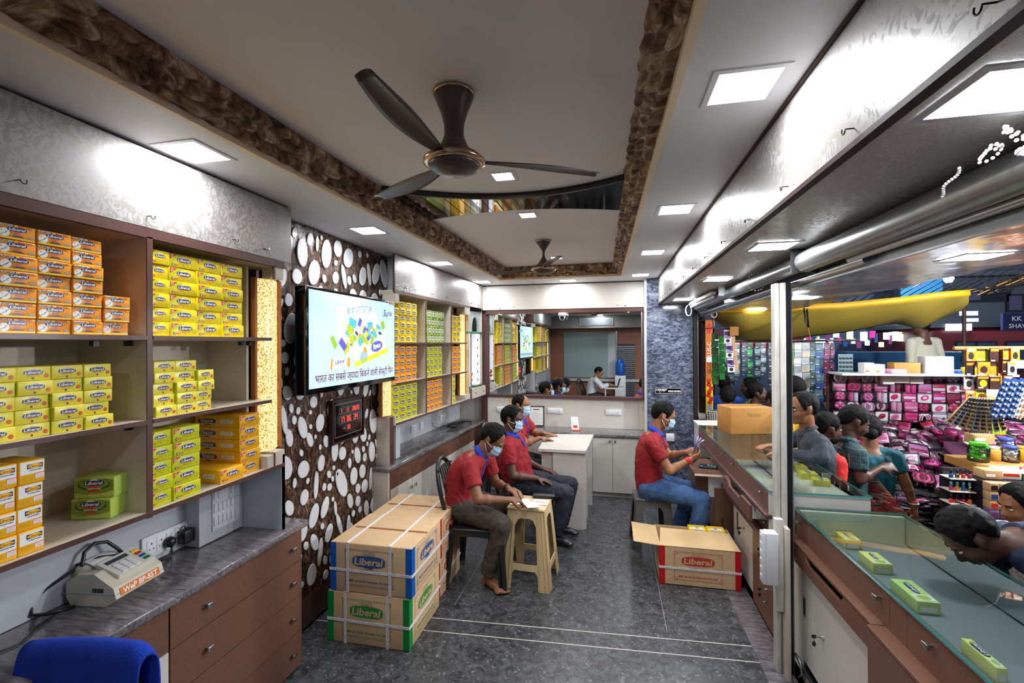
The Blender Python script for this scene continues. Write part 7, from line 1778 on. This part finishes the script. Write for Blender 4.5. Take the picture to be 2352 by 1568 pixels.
for k, (x, z0, w_, cs, lab) in enumerate([(2.03, 1.10, .07, ['mixc0', 'mixc8'], 'green beaded strip hanging just right of the black channel'), (2.10, 1.12, .08, ['mixc6', 'pink6'], 'silver packet strip, first right of the green strip'), (2.185, 1.10, .08, ['mixc2', 'mixc6'], 'beige packet strip hanging beside the silver one'), (2.255, 1.14, .05, ['mixc4', 'mixc7'], 'teal cord strip left of the blue card strip'), (2.325, 1.08, .08, ['mixc1', 'mixc4'], 'blue-grey card strip with pins in the hanging row'), (2.40, 1.18, .055, ['pink7', 'mixc5'], 'wine red strip right of the blue-grey card'), (2.455, 1.20, .04, ['mixc5', 'dkc1'], 'violet narrow strip near the black card sheets')]):
    strip(x, 5.80, z0, 1.775, w_, lab, cs, 'strips right of the black channel', 8)
for k, (x, z, a, lab) in enumerate([(2.475, 1.55, 0, 'grey card sheet of dark hair clips, upper of the hanging pair'), (2.43, 1.36, R(25), 'grey card sheet of black clips, tilted below the upper sheet'), (2.36, 1.05, R(20), 'tan card of clips hanging lower left of the pink goods')]):
    t = empty('clip_card', (x, 5.55, z), 0, lab, 'card of clips', 'clip cards left of the pink goods')
    m = MB(); m.X = Matrix.Rotation(-a, 4, 'Y'); m.box(-.07, .07, 0, .006, -.11, .10, 'mixc4' if k < 2 else 'cardboard_old'); m.build('card', t)
    for r_ in range(4):
        for c_ in range(4):
            m = MB(); m.X = Matrix.Rotation(-a, 4, 'Y'); m.box(-.058 + c_ * .033, -.036 + c_ * .033, -.008, 0, -.09 + r_ * .045, -.068 + r_ * .045, 'black', .002); m.build('clip', t)
# pink stall
st = empty('market_stall', (0, 0, 0), 0, 'market stall frame carrying the pink hair accessories', 'stall')
mb = MB(); mb.box(2.20, 3.62, 5.30, 5.34, .2, 1.46, 'dkc1'); mb.build('back_board', st)
mb = MB(); mb.prism([(5.30, .80), (5.30, .90), (4.62, .50), (4.50, .22), (4.50, .05), (5.30, .2)], 2.30, 3.9, 'dkc0', 'x'); mb.build('sloping_bench', st)
mb = MB(); mb.box(2.20, 3.62, 5.0, 5.30, 1.455, 1.475, 'grey_laminate'); mb.build('top_shelf', st)
for x, y in ((2.2, 5.3), (3.62, 5.3), (2.32, 4.55), (3.9, 4.55)):
    mb = MB(); mb.cyl((x, y, G), (x, y, .5 if y < 5 else 1.46), .02, .02, 'dark_brown', 8); mb.build('leg', st)
wtb = empty('wooden_table', (2.78, 4.13, 0), 0, 'dark carved wooden table between the pink goods and the cosmetics rack', 'table')
mb = MB(); mb.box(-.14, .40, -.22, .35, .50, .555, 'dark_brown', .008); mb.build('table_top', wtb)
mb = MB(); mb.box(-.12, .38, -.20, .33, G, .50, 'dark_brown'); mb.fr((-.12, -.2, G), (1, 0, 0), (0, 0, 1)); frame_line(mb, .08, .1, .42, .75, .012, 'dkc4', .006); mb.build('table_body', wtb)
gt = MB()
for k in range(9): gt.cyl((2.36 + k * .045, 4.45, G + .05), (2.36 + (k * .045 + .25) % .40, 4.45, .20), .005, .005, 'dkc4', 6)
gt.box(2.34, 2.78, 4.40, 4.49, .20, .225, 'dark_brown'); gt.box(2.34, 2.78, 4.43, 4.46, G, G + .05, 'dark_brown'); tag(gt.build('grille'), 'dark lattice grille under the pink goods bench', 'grille')
# prototypes
def packet(kind, c1, c2, w_=.115, h=.10):
    m = MB()
    if kind == 0:    # folded bands in a clear sleeve
        m.box(-w_ / 2, w_ / 2, -.018, .018, 0, h, c1, .008); m.box(-w_ / 2 + .008, w_ / 2 - .008, -.021, -.017, h * .3, h * .55, c2, .002)
        m.fr((-w_ / 2, -.0225, 0), (1, 0, 0), (0, 0, 1)); m.rect(w_ * .62, h * .10, w_ * .92, h * .2, 'print_white')
    elif kind == 1:  # scrunchies
        for q in range(3): m.tube([(.030 * math.cos(a) + (q - 1) * .024, -.012 + .004 * q, h * .5 + .036 * math.sin(a)) for a in [j * .5236 for j in range(12)]], .011, (c1, c2, c1)[q], 6, True)
    elif kind == 2:  # long rolled tissue
        m.cyl((-.02, 0, .0), (-.02, 0, h), .022, .022, c1, 10); m.cyl((.026, 0, .0), (.026, 0, h * .95), .022, .022, c2, 10)
    elif kind == 3:  # flower knot
        for q in range(8): a = q * .785; m.ell((.028 * math.cos(a), -.008, h * .5 + .028 * math.sin(a)), (.022, .014, .020), (c1, c2)[q % 2], 8, 6)
        m.ell((0, -.018, h * .5), (.014, .012, .014), c2, 8, 6)
    elif kind == 4:  # flat card
        m.box(-w_ / 2, w_ / 2, -.004, .004, 0, h, 'print_white' if c1 != 'pink6' else c2); m.fr((-w_ / 2, -.0045, 0), (1, 0, 0), (0, 0, 1)); m.oval(w_ * .5, h * .5, w_ * .32, h * .26, c1, .002, .4, 10); m.oval(w_ * .5, h * .5, w_ * .16, h * .12, c2, .004, .4, 8)
    elif kind == 5:  # hair hoops
        for q in range(5): m.tube([(.045 * math.cos(a) - .02 + q * .011, -.01, .01 + .075 * math.sin(a)) for a in [j * .35 for j in range(10)]], .004, c1 if q % 2 else 'print_white', 6)
    # cellophane sleeve
    m.box(-w_ / 2 - .003, w_ / 2 + .003, -.030, .024, -.002, h + .004, 'cellophane', .006)
    return m
PK = {}
def put_packet(kind, c1, c2, loc, rot, label, group, w_=.115, h=.10, sc=1.0):
    key = (kind, c1, c2)
    if key not in PK: o = packet(kind, c1, c2, w_, h).build('accessory_packet'); PK[key] = o.data
    else: o = bpy.data.objects.new('accessory_packet', PK[key]); COL.objects.link(o)
    o.location = loc; o.rotation_euler = rot; o.scale = (sc, sc, sc)
    return tag(o, label, 'packet', group)
NMC = {0: 'magenta', 1: 'rose pink', 2: 'pale blue', 3: 'crimson', 4: 'light pink', 5: 'deep pink', 6: 'white', 7: 'wine red', 8: 'candy pink', 9: 'mauve'}
KN = ['folded band packet', 'scrunchie packet', 'rolled band packet', 'flower knot packet', 'flat card packet', 'hair hoop packet']
rows, ncol = 5, 11
for r_ in range(rows):
    for c_ in range(ncol):
        if r_ == rows - 1 and c_ in (4, 5): continue
        k = ro.choice([0, 0, 1, 2, 0, 4, 3, 2]) if r_ else ro.choice([0, 4, 5])
        if r_ == rows - 1 and c_ > 6: k = 3 if c_ < 9 else 1
        a, b = ro.choice([0, 1, 3, 4, 5, 6, 7, 8, 8, 9, 0]), ro.choice([0, 1, 2, 3, 4, 5, 6, 7, 8, 9])
        put_packet(k, 'pink%d' % a, 'pink%d' % b, (2.285 + c_ * .122, 5.255 + ro.uniform(-.02, .01), .985 + r_ * .096 + ro.uniform(-.006, .006)), (0, 0, ro.uniform(-.1, .1)),
                   '%s %s, pink stall wall, %s row from top, %s from left' % (NMC[a], KN[k], ['first', 'second', 'third', 'fourth', 'fifth'][rows - 1 - r_], (ORD + ['ninth', 'tenth', 'eleventh'])[c_]), 'packets on the pink stall wall')
idx = 0
for r_ in range(9):
    for c_ in range(10):
        u = r_ / 8; y = 5.16 - u * .66; z = .905 - u * .40 + .06 * math.sin(c_ * 1.3 + r_) * .5 - (.12 if r_ == 8 else 0)
        a, b = (ro.choice([0, 1, 3, 4, 5, 6, 7, 8, 9, 6]), ro.choice(range(10))); k = ro.choice([0, 4, 4, 0, 0, 3, 5, 1])
        dark = (r_ >= 8 and c_ < 4) or ro.random() < .05
        c1 = ro.choice(DK + MIX[1:4]) if dark else 'pink%d' % a
        put_packet(k, c1, 'pink%d' % b, (2.36 + c_ * .142 + ro.uniform(-.03, .03) - .04 * u, y, z), (R(-62) + ro.uniform(-.3, .3), ro.uniform(-.25, .25), ro.uniform(-.6, .6)),
                   'hair accessory packet lying in the sloping pink heap', 'packets in the sloping pink heap', sc=ro.uniform(1.05, 1.35))
for r_ in range(6):
    for c_ in range(5):
        c1 = ro.choice(DK + ['mixc1', 'pink3', 'pink7', 'mixc1'])
        put_packet(ro.choice([0, 0, 4]), c1, ro.choice(['pink3', 'dkc2', 'pink1']), (2.42 + c_ * .115 + ro.uniform(-.015, .015), 4.44 - .02 * (5 - r_) + ro.uniform(-.01, .01), .23 + r_ * .038), (R(-80), ro.uniform(-.15, .15), ro.uniform(-.4, .4)),
                   'dark glossy packet in the low pile at the front of the pink bench', 'dark packets in the low front pile', sc=1.1)
for k, (x, y, w_, h, c, lab) in enumerate([(2.46, 5.12, .085, .10, 'paper', 'white and orange carton, leftmost on top of the pink stall'), (2.56, 5.14, .085, .085, 'paper', 'white carton second on top of the pink stall'), (2.70, 5.10, .13, .04, 'pink4', 'pink flat box lying on the pink stall top'), (2.80, 5.16, .22, .10, 'cardboard_old', 'open brown tray on the pink stall top'), (3.06, 5.15, .23, .16, 'white_plastic', 'large plain white box on the pink stall top'), (3.35, 5.16, .26, .03, 'tape_blue', 'blue folded cloth lying on the pink stall top'), (3.28, 5.06, .07, .06, 'print_yellow', 'yellow roll on the pink stall top')]):
    m = MB(); m.box(-w_ / 2, w_ / 2, -.06, .06, 0, h, c, .003); m.fr((-w_ / 2, -.06, 0), (1, 0, 0), (0, 0, 1)); 
    if k < 2: m.rect(w_ * .1, h * .1, w_ * .5, h * .3, 'print_orange')
    o = m.build('carton'); o.location = (x, y, 1.476); tag(o, lab, 'box', 'boxes on the pink stall top')
for k, (x, z, w_, h) in enumerate([(2.795, 1.375, .13, .07), (2.92, 1.425, .11, .05), (2.92, 1.37, .11, .05), (2.68, 1.36, .10, .09)]):
    m = MB(); m.box(-w_ / 2, w_ / 2, -.03, .03, 0, h, 'ivory_light', .003); o = m.build('carton'); o.location = (x, 5.20, z); tag(o, 'small cream carton in the pink stall top row, %s' % ['wide one', 'upper of the right pair', 'lower of the right pair', 'leftmost'][k], 'box', 'cream cartons in the top row')
mk('cap_teal', C('58b4bc'), .4)
# cosmetics rack at the right
ck_ = empty('cosmetics_rack', (0, 0, 0), 0, 'stepped cosmetics rack with cream shelves of nail polish bottles', 'rack')
mb = MB(); mb.box(2.26, 2.40, 3.74, 3.775, G, .90, 'dkc1'); mb.build('rack_body', ck_)
for k in range(6):
    z = .43 + k * .085; 
    mb = MB(); mb.box(2.24, 2.385, 3.63, 3.74, z - .006, z, 'ivory_light'); mb.build('shelf', ck_)
    for j in range(4):
        c = ['print_red', 'pink7', 'pink5', 'print_orange', 'mixc1', 'brass'][(j + k * 2) % 6]; m = MB(); x, y = 2.257 + j * .035, 3.655
        m.lathe([(.010, 0), (.012, .004), (.012, .026), (.006, .032)], (x, y, z), c, 10); m.lathe([(.0075, .032), (.007, .060)], (x, y, z), 'cap_teal' if k in (0, 1, 4) else ('black' if k % 2 else 'brass'), 10)
        tag(m.build('nail_polish'), 'nail polish bottle, %s shelf of the rack from the bottom, %s from the left' % (ORD[k], ORD[j]), 'bottle', 'nail polish bottles on the rack')
ob = MB(); ob.box(2.40, 3.0, 3.60, 3.88, G, .86, 'dkc1'); tag(ob.build('display_bench'), 'dark bench block right of the nail polish rack', 'bench')
mk('clear_purple', C('7a6a94'), .15)
for r_ in range(7):
    for c_ in range(8):
        m = MB(); m.box(-.026, .026, -.03, .03, 0, .055, 'clear_purple' if r_ < 4 else 'sachet_tan', .003); m.fr((-.026, -.0305, 0), (1, 0, 0), (0, 0, 1)); m.rect(.008, .008, .044, .04, ['print_red', 'mixc1', 'brass', 'mixc5'][(r_ + c_) % 4])
        o = m.build('cosmetic_box'); o.location = (2.42 + c_ * .056, 3.565, .46 + r_ * .058); tag(o, 'small clear cosmetic box, %s layer from the bottom, %s from left, beside the polish rack' % (ORD[r_], ORD[c_]), 'box', 'clear cosmetic boxes')
mb = MB(); mb.box(2.39, 2.84, 3.53, 3.599, .40, .459, 'dkc4'); tag(mb.build('box_shelf'), 'low shelf carrying the clear cosmetic boxes', 'shelf')
def jar(x, y, z, r_, h, body, lid, label, filled=None):
    t = empty('plastic_jar', (x, y, z), 0, label, 'jar', 'jars on the cosmetics bench')
    m = MB()
    if filled:
        for q in range(26): m.ell((ro.uniform(-1, 1) * r_ * .6, ro.uniform(-1, 1) * r_ * .6, h * .08 + ro.random() * h * .75), (r_ * .28, r_ * .28, r_ * .2), filled, 8, 5)
        m.build('contents', t); m = MB()
    m.lathe([(r_ * .9, 0), (r_, h * .06), (r_, h * .75), (r_ * .72, h * .86)], (0, 0, 0), body, 20); m.build('jar_body', t)
    m = MB(); m.lathe([(r_ * .78, h * .84), (r_ * .80, h * .86), (r_ * .80, h * .99), (r_ * .7, h)], (0, 0, 0), lid, 20); m.build('lid', t)
mk('jar_green', C('58d428'), .3); mk('jar_lid_green', C('5ce02c'), .35); mk('jar_amber', C('c89a40'), .2); mk('lid_blue', C('3848a8'), .35); mk('jar_yellow', C('d8a018'), .3)
bench = MB(); bench.box(2.50, 3.1, 3.80, 4.12, .86, .915, 'cardboard_old'); tag(bench.build('jar_bench'), 'raised dark bench carrying the row of plastic jars', 'bench')
jar(2.595, 3.93, .916, .062, .135, 'jar_clear', 'jar_lid_green', 'bright green jar of round pads, leftmost of the jars', 'jar_green')
jar(2.715, 3.98, .916, .045, .10, 'jar_amber', 'ivory', 'amber jar next to the green one')
jar(2.80, 3.95, .916, .05, .115, 'jar_clear', 'lid_blue', 'clear jar of white pads with a blue lid', 'print_white')
jar(2.885, 3.97, .916, .034, .11, 'jar_yellow', 'jar_yellow', 'small yellow bottle beside the blue-lidded jar')
jar(2.86, 4.07, .916, .05, .15, 'jar_clear', 'lid_blue', 'tall blue-lidded jar behind the yellow bottle', 'print_white')
jar(2.95, 3.85, .916, .06, .17, 'jar_clear', 'lid_blue', 'large blue-lidded jar at the right edge', 'print_white')
for k, (x, y, z, w_, d_, h, c, lab) in enumerate([(2.62, 3.70, .862, .18, .10, .065, 'print_white', 'white carton with red text in front of the amber jar'), (2.74, 3.70, .862, .19, .10, .045, 'print_red', 'red tray of lipsticks on the cosmetics bench'), (2.66, 3.56, .868, .10, .06, .05, 'sachet_green', 'green carton at the right end of the cosmetics bench'), (2.48, 3.68, .862, .10, .10, .06, 'sachet_tan', 'tan powder box stack on the bench corner'), (2.66, 4.02, 1.03, .14, .08, .07, 'sachet_tan', 'open box of makeup pencils above the green jar')]):
    m = MB(); m.box(-w_ / 2, w_ / 2, -d_ / 2, d_ / 2, 0, h, c, .003); m.fr((-w_ / 2, -d_ / 2, 0), (1, 0, 0), (0, 0, 1)); m.rect(w_ * .1, h * .3, w_ * .6, h * .6, 'print_red' if c == 'print_white' else 'print_white')
    if k == 1:
        for j in range(6): m.cyl((-w_ * .4 + j * .03, -.02, h), (-w_ * .4 + j * .03, -.02, h + .035), .007, .007, ['pink0', 'print_red', 'pink5'][j % 3], 8)
    if k == 4:
        for j in range(9): m.cyl((-w_ * .42 + j * .014, 0, h), (-w_ * .42 + j * .014 + .01, 0, h + .05), .005, .005, ['sachet_brown', 'green_dark', 'dkc0'][j % 3], 6)
    o = m.build('carton'); o.location = (x, y, z); tag(o, lab, 'box', 'cartons on the cosmetics bench')
rail = MB(); rail.cyl((2.45, 3.93, 1.73), (3.3, 3.93, 1.73), .014, .014, 'cardboard_old', 8); rail.cyl((2.45, 3.93, 1.42), (2.75, 3.93, 1.42), .006, .006, 'steel', 8); rail.cyl((3.25, 3.93, G), (3.25, 3.93, 1.9), .02, .02, 'dark_brown', 8); tag(rail.build('hanging_rail'), 'wooden rail carrying the orange sachet strips at the right edge', 'rail')
for k, (x, z0, w_, cs, lab, sw) in enumerate([(2.53, 1.33, .055, ['sachet_orange', 'print_white', 'sachet_brown'], 'orange sachet strip with portraits, leftmost on the wooden rail', 0), (2.60, 1.24, .075, ['sachet_orange', 'sachet_lime', 'sachet_brown'], 'orange and lime sachet strip, second on the wooden rail', 0), (2.665, 1.42, .06, ['sachet_brown', 'sachet_orange'], 'dark brown and orange sachet strip, third on the wooden rail', 0), (2.72, 1.38, .04, ['sachet_brown', 'sachet_orange'], 'narrow brown sachet strip near the right edge', 0), (2.77, 1.35, .05, ['print_white', 'print_orange'], 'white sachet strip with orange bands at the right edge', -.05)]):
    strip(x, 3.90 - .01 * k, z0, 1.735, w_, lab, cs, 'sachet strips on the wooden rail', sway=sw)
for k in range(4): strip(2.615 + k * .02, 3.86, 1.12, 1.44, .018, 'thin yellow and green sachet strip hanging below the orange ones', ['sachet_lime', 'print_yellow', 'print_white'], 'thin strips below the orange sachets', 6, sway=.03, art=False)
for k in range(9):
    a = R(38 - k * 7); t = MB(); t.X = Matrix.Rotation(a, 4, 'Y'); t.box(-.016, .016, 0, .004, -.24, .0, ['cardboard_light', 'mixc6', 'sachet_tan'][k % 3])
    for j in range(8): t.box(-.011, .011, -.006, 0, -.225 + j * .028, -.208 + j * .028, 'black' if k % 3 else 'brass', .001)
    o = t.build('clip_strip'); o.location = (2.50 + k * .012, 3.84 - k * .004, 1.385); tag(o, 'card strip of black clips fanned out under the orange sachets', 'card of clips', 'fanned strips of black clips')
for k in range(5):
    t = MB(); t.box(-.022, .022, 0, .004, -.28, 0, 'mixc1' if k < 3 else 'paper')
    for j in range(7): t.ell((-.008, -.004, -.26 + j * .038), (.008, .005, .008), 'print_white', 8, 5); t.box(.004, .016, -.005, 0, -.27 + j * .038, -.25 + j * .038, 'print_orange' if k > 2 else 'mixc6')
    o = t.build('earring_card'); o.location = (2.60 + k * .045, 3.68, 1.53); o.rotation_euler = (0, R(18), 0); tag(o, 'slanting blue and white card of small studs at the right edge', 'card of clips', 'slanting stud cards at the right edge')
for k in range(42):
    a, b = ro.choice([0, 1, 4, 5, 6, 8]), ro.choice(range(10))
    put_packet(ro.choice([0, 4, 3]), 'pink%d' % a, 'pink%d' % b, (2.98 + (k % 8) * .115, 4.88 - (k // 8) * .105, 1.0 - (k // 8) * .03 + ro.uniform(0, .02)), (R(-75), ro.uniform(-.2, .2), ro.uniform(-.5, .5)), 'pink packet on the raised heap behind the jars', 'packets on the heap behind the jars', sc=1.2)
mb = MB(); mb.box(3.0, 3.9, 4.35, 4.95, .6, .86, 'pink9'); tag(mb.build('raised_bench'), 'dark raised bench behind the jars', 'bench')
# tarpaulins
tp = MB(); top = [(1.229, 2.174), (1.52, 2.168), (2.062, 2.177), (2.582, 2.196), (3.144, 2.242), (3.519, 2.29), (3.842, 2.31)]; bot = [(1.374, 2.10), (1.644, 1.818), (2.226, 1.80), (2.885, 1.91), (3.515, 2.0), (3.80, 1.95), (4.20, 2.16)]
n = 10; vs = []
for i in range(7 * 4 - 3):
    f_ = i / 4; a = min(5, int(f_)); q = f_ - a
    T = (top[a][0] * (1 - q) + top[a + 1][0] * q, top[a][1] * (1 - q) + top[a + 1][1] * q); Bt = (bot[a][0] * (1 - q) + bot[a + 1][0] * q, bot[a][1] * (1 - q) + bot[a + 1][1] * q)
    for j in range(n + 1):
        s_ = j / n; x = T[0] * (1 - s_) + Bt[0] * s_; z = T[1] * (1 - s_) + Bt[1] * s_ - .05 * math.sin(s_ * math.pi) * 1.0; y = 5.9 + .72 * s_ + .02 * math.sin(i * 1.1 + j)
        vs.append((x, y, z + .012 * math.sin(i * .9) * s_))
N_ = 25
tp.add(vs, [(i * (n + 1) + j, (i + 1) * (n + 1) + j, (i + 1) * (n + 1) + j + 1, i * (n + 1) + j + 1) for i in range(N_ - 1) for j in range(n)], 'tarp_yellow', True)
vs2 = []
for i in range(N_):
    p = V(vs[i * (n + 1)]); vs2 += [tuple(p + V((0, -.012, .035))), tuple(p + V((0, -.015, -.028)))]
tp.add(vs2, [(2 * i, 2 * i + 1, 2 * i + 3, 2 * i + 2) for i in range(N_ - 1)], 'tarp_bright', True)
o = tp.build('tarpaulin'); q = o.modifiers.new('s', 'SOLIDIFY'); q.thickness = .004; tag(o, 'large yellow tarpaulin with a bright folded hem stretched over the stalls', 'tarpaulin')
tp = MB(); tp.add([(2.35, 8, 2.25), (3.1, 8, 2.62), (3.5, 8, 2.32), (3.1, 9.0, 2.5), (2.5, 7.6, 2.2), (3.4, 7.6, 2.25)], [(0, 4, 1), (4, 5, 1), (5, 2, 1), (0, 1, 3), (1, 2, 3)], 'tarp_yellow'); o = tp.build('tarpaulin'); q = o.modifiers.new('s', 'SOLIDIFY'); q.thickness = .01; tag(o, 'small peaked yellow tarpaulin behind the large one', 'tarpaulin')
tp = MB(); tp.add([(1.55, 7.2, 1.86), (2.75, 7.2, 1.87), (2.45, 7.25, 1.66), (1.75, 7.25, 1.72), (1.5, 8.4, 2.0), (2.9, 8.4, 2.0)], [(0, 3, 2, 1), (0, 1, 5, 4)], 'tarp_maroon'); o = tp.build('tarpaulin'); q = o.modifiers.new('s', 'SOLIDIFY'); q.thickness = .006; tag(o, 'maroon cloth valance under the yellow tarpaulin', 'tarpaulin')
tm = MB(); tm.tube([(2.20, 5.88, 2.18), (2.21, 5.87, 2.02), (2.24, 5.87, 1.95), (2.23, 5.88, 2.17)], .010, 'black', 6); tm.tube([(2.24, 5.87, 1.95), (2.26, 5.87, 1.82), (2.22, 5.87, 1.76)], .003, 'cardboard_old', 6); tag(tm.build('cloth_tie'), 'black cloth ties knotted on the hem of the yellow tarpaulin', 'tie')
# street background
mk('bus_red', C('5a1a20'), .35); mk('bus_dark', C('141a22'), .2); mk('facade_blue', C('3c4a66'), .7); mk('facade_grey', C('545a66'), .7); mk('facade_violet', C('56506e'), .7)
bus = empty('bus', (7.0, 12.0, G), 0, 'dark red city bus standing across the street behind the goods', 'bus')
mb = MB(); mb.box(0, 9, 0, 2.4, .35, 2.45, 'bus_red', .12); mb.build('bus_body', bus)
mb = MB(); mb.box(-.05, 9.1, -.05, 2.45, 2.42, 2.50, 'facade_grey'); mb.build('roof', bus)
for k in range(9):
    mb = MB(); x = .5 + k * .92; mb.box(x, x + .78, -.02, .0, 1.45, 2.12, 'bus_dark'); mb.box(x + .04, x + .36, -.03, -.02, 1.5, 2.08, 'facade_blue'); mb.box(x + .42, x + .74, -.03, -.02, 1.5, 2.08, 'facade_blue'); f_ = mb.build('bus_window', bus)
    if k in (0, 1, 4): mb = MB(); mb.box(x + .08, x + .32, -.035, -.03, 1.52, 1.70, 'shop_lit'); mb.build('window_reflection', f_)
mk('cart_blue', C('1c5a88'), .6)
mb = MB(); mb.box(4.1, 6.1, 9.2, 9.6, 1.28, 1.60, 'cart_blue'); mb.box(4.15, 6.0, 9.25, 9.55, G, 1.28, 'dkc2'); tag(mb.build('street_cart'), 'blue covered street cart in front of the bus', 'cart')
fb = empty('building', (0, 15.5, 0), 0, 'dark blue-grey building across the street with balconies and signs', 'building')
mb = MB(); mb.box(-3, 8.2, 0, 3, G, 3.2, 'facade_blue'); mb.box(8.2, 16, 0, 3, G, 9, 'facade_grey'); mb.box(3, 8.2, .5, 3, 3.2, 6.0, 'facade_violet'); mb.build('facade', fb)
for x, z, w_, h in ((8.6, 4.0, 1.2, 1.1), (10.2, 4.0, 1.0, 1.1), (9.6, 2.9, 1.4, .35), (11.6, 4.0, 1.0, 1.1), (5.6, 3.6, 1.2, .9), (10.9, 2.6, .7, .5), (8.5, 5.8, 1, 1), (10.3, 5.8, 1, 1)):
    mb = MB(); mb.box(x, x + w_, -.06, .02, z, z + h, 'bus_dark'); f_ = mb.build('window', fb); mb = MB(); mb.box(x + .05, x + w_ * .48, -.08, -.06, z + .05, z + h - .05, 'facade_violet'); mb.build('pane', f_)
for z in (3.6, 5.4):
    mb = MB(); mb.box(8.2, 16, -.5, 0, z, z + .12, 'facade_grey'); mb.build('balcony_slab', fb)
def board_sign(x, y, z0, w_, h, m, label, txt=None, tm_='print_white', y2=None, kind='sign'):
    t = MB(); t.box(x, x + w_, y, y + .06, z0, z0 + h, m)
    if txt:
        t.fr((x, y - .005, z0), (1, 0, 0), (0, 0, 1))
        for (s_, a, b, wd) in txt: t.text(s_, w_ * a, h * b, w_ * wd, tm_, .004, 0, .015)
    return tag(t.build('shop_sign'), label, 'sign')
mk('bill_blue', C('2a7ab0'), .5); mk('sign_navy', C('1c2258'), .5)
pb = board_sign(7.55, 14, 2.85, .95, .62, 'bill_blue', 'blue billboard with pink lettering above the yellow tarpaulin', [('PARTI', .3, .75, .45)], 'pink0')
board_sign(7.70, 11, 2.0, .75, .34, 'sign_navy', 'navy shop sign reading KK SHAWLS at the right edge', [('KK', .3, .68, .22), ('SHAWLS', .42, .25, .6)])
board_sign(7.30, 11.9, 2.02, .46, .15, 'sign_white', 'glowing white shop sign above the pale-shirted man')
board_sign(8.2, 12.9, 2.40, .34, .10, 'sign_blue', 'small glowing violet shop sign near the tarpaulin corner'); board_sign(8.3, 12.9, 2.25, .25, .08, 'sign_blue', 'lower small glowing violet sign below the other')
board_sign(6.75, 12.95, 1.80, .42, .22, 'sign_green', 'small green-yellow lit sign under the tarpaulin')
sh_ = empty('lit_shops', (0, 12.9, 0), 0, 'row of small brightly lit shop fronts glimpsed under the tarpaulin', 'shop front')
for k in range(44):
    mb = MB(); x = 2.6 + k * .10; z = 1.62 + .30 * (k * .618 % 1); mb.box(x, x + .05 + .09 * (k * .37 % 1), 0, .05, z, z + .12 + .05 * (k % 3), ['shop_lit', 'sign_white', 'pink0', 'mixc1', 'sign_green', 'shop_lit', 'mixc5'][k % 7]); mb.build('display_panel', sh_)
def bulb(x, y, z, label, r_=.04, m='bulb_white', cord=.4):
    t = empty('led_bulb', (x, y, z), 0, label, 'lamp', 'bulbs over the street stalls')
    mb = MB(); mb.ell((0, 0, 0), (r_, r_, r_), m, 16, 10); mb.build('globe', t)
    mb = MB(); mb.lathe([(r_ * .6, r_ * .7), (r_ * .45, r_ * 1.5)], (0, 0, 0), 'white_plastic', 12); mb.cyl((0, 0, r_ * 1.4), (0, 0, cord), .003, .003, 'black', 6); mb.build('holder', t)
emis('bulb_fill', (.93, .97, 1.0), 1700.0)  # glow of the bulbs added to brighten stalls and shop
bulb(3.1, 3.35, 2.15, 'added fill bulb out of view over the cosmetics bench', .045, 'bulb_fill'); bulb(3.95, 4.5, 2.25, 'added fill bulb out of view right of the pink stall', .045, 'bulb_fill')  # both bulbs hang outside the view, added to light the goods
bulb(1.75, 6.45, 2.02, 'added fill bulb under the yellow tarpaulin', .02, 'bulb_fill', .1)  # small bulb added to light the space below the tarpaulin
emis('street_lamp_glow', (.85, .92, 1), 700.0)
bulb(7.40, 12.0, 3.18, 'bright white street lamp above the tarpaulin corner', .09, 'street_lamp_glow', .3)
bulb(5.5, 10.6, 3.6, 'added fill lamp over the blue cart', .07, 'street_lamp_glow', .3)  # extra lamp added so the street background gets light
# cables
wr_ = MB()
for k in range(16):
    z0, z1 = 2.20 + .03 * k, 2.62 + .035 * (k % 9); p0 = V((3.85 + .02 * k, 5.95 + .02 * (k % 4), 2.31 + .012 * (k % 5))); p1 = V((4.9, 6.0 + .03 * k, 2.62 + .03 * (k % 7)))
    wr_.tube([p0.lerp(p1, u) + V((0, 0, -.05 * math.sin(u * math.pi) + .02 * math.sin(u * 9 + k))) for u in [j / 8 for j in range(9)]], .006 if k % 3 else .014, ['black', 'dark_brown', 'cardboard_old'][k % 3], 5)
for k in range(8):
    c_ = V((4.05 + .09 * k, 6.02, 2.40 + .03 * k)); wr_.tube([c_ + V((.06 * math.cos(a), .02 * math.sin(a), .07 * math.sin(a) - .03)) for a in [j * .6 for j in range(9)]], .004, 'black', 5)
tag(wr_.build('cable_tangle'), 'thick brown and black tangle of overhead cables at the upper right', 'cables')
wr_ = MB()
for k in range(16):
    p0 = V((2.5 + .1 * k, 6.4, 2.16 + .01 * k)); p1 = V((5.6 + .25 * k, 10.5, 4.1 + .03 * k))
    wr_.tube([p0.lerp(p1, u) - V((0, 0, .12 * math.sin(u * math.pi))) for u in [j / 6 for j in range(7)]], .006, 'black', 4)
tag(wr_.build('overhead_wires'), 'fan of thin black overhead wires rising above the yellow tarpaulin', 'cables')

for x, y, h in ((4.22, 6.62, 2.25), (1.36, 6.68, 2.2), (3.1, 8.4, 2.6)):
    mb = MB(); mb.cyl((x, y, G), (x + .02, y, h), .025, .02, 'dark_brown', 8); tag(mb.build('bamboo_pole'), 'dark pole holding up the %s' % ('right end of the large yellow tarpaulin' if x > 4 else ('left end of the large yellow tarpaulin' if x < 2 else 'small peaked tarpaulin')), 'pole')
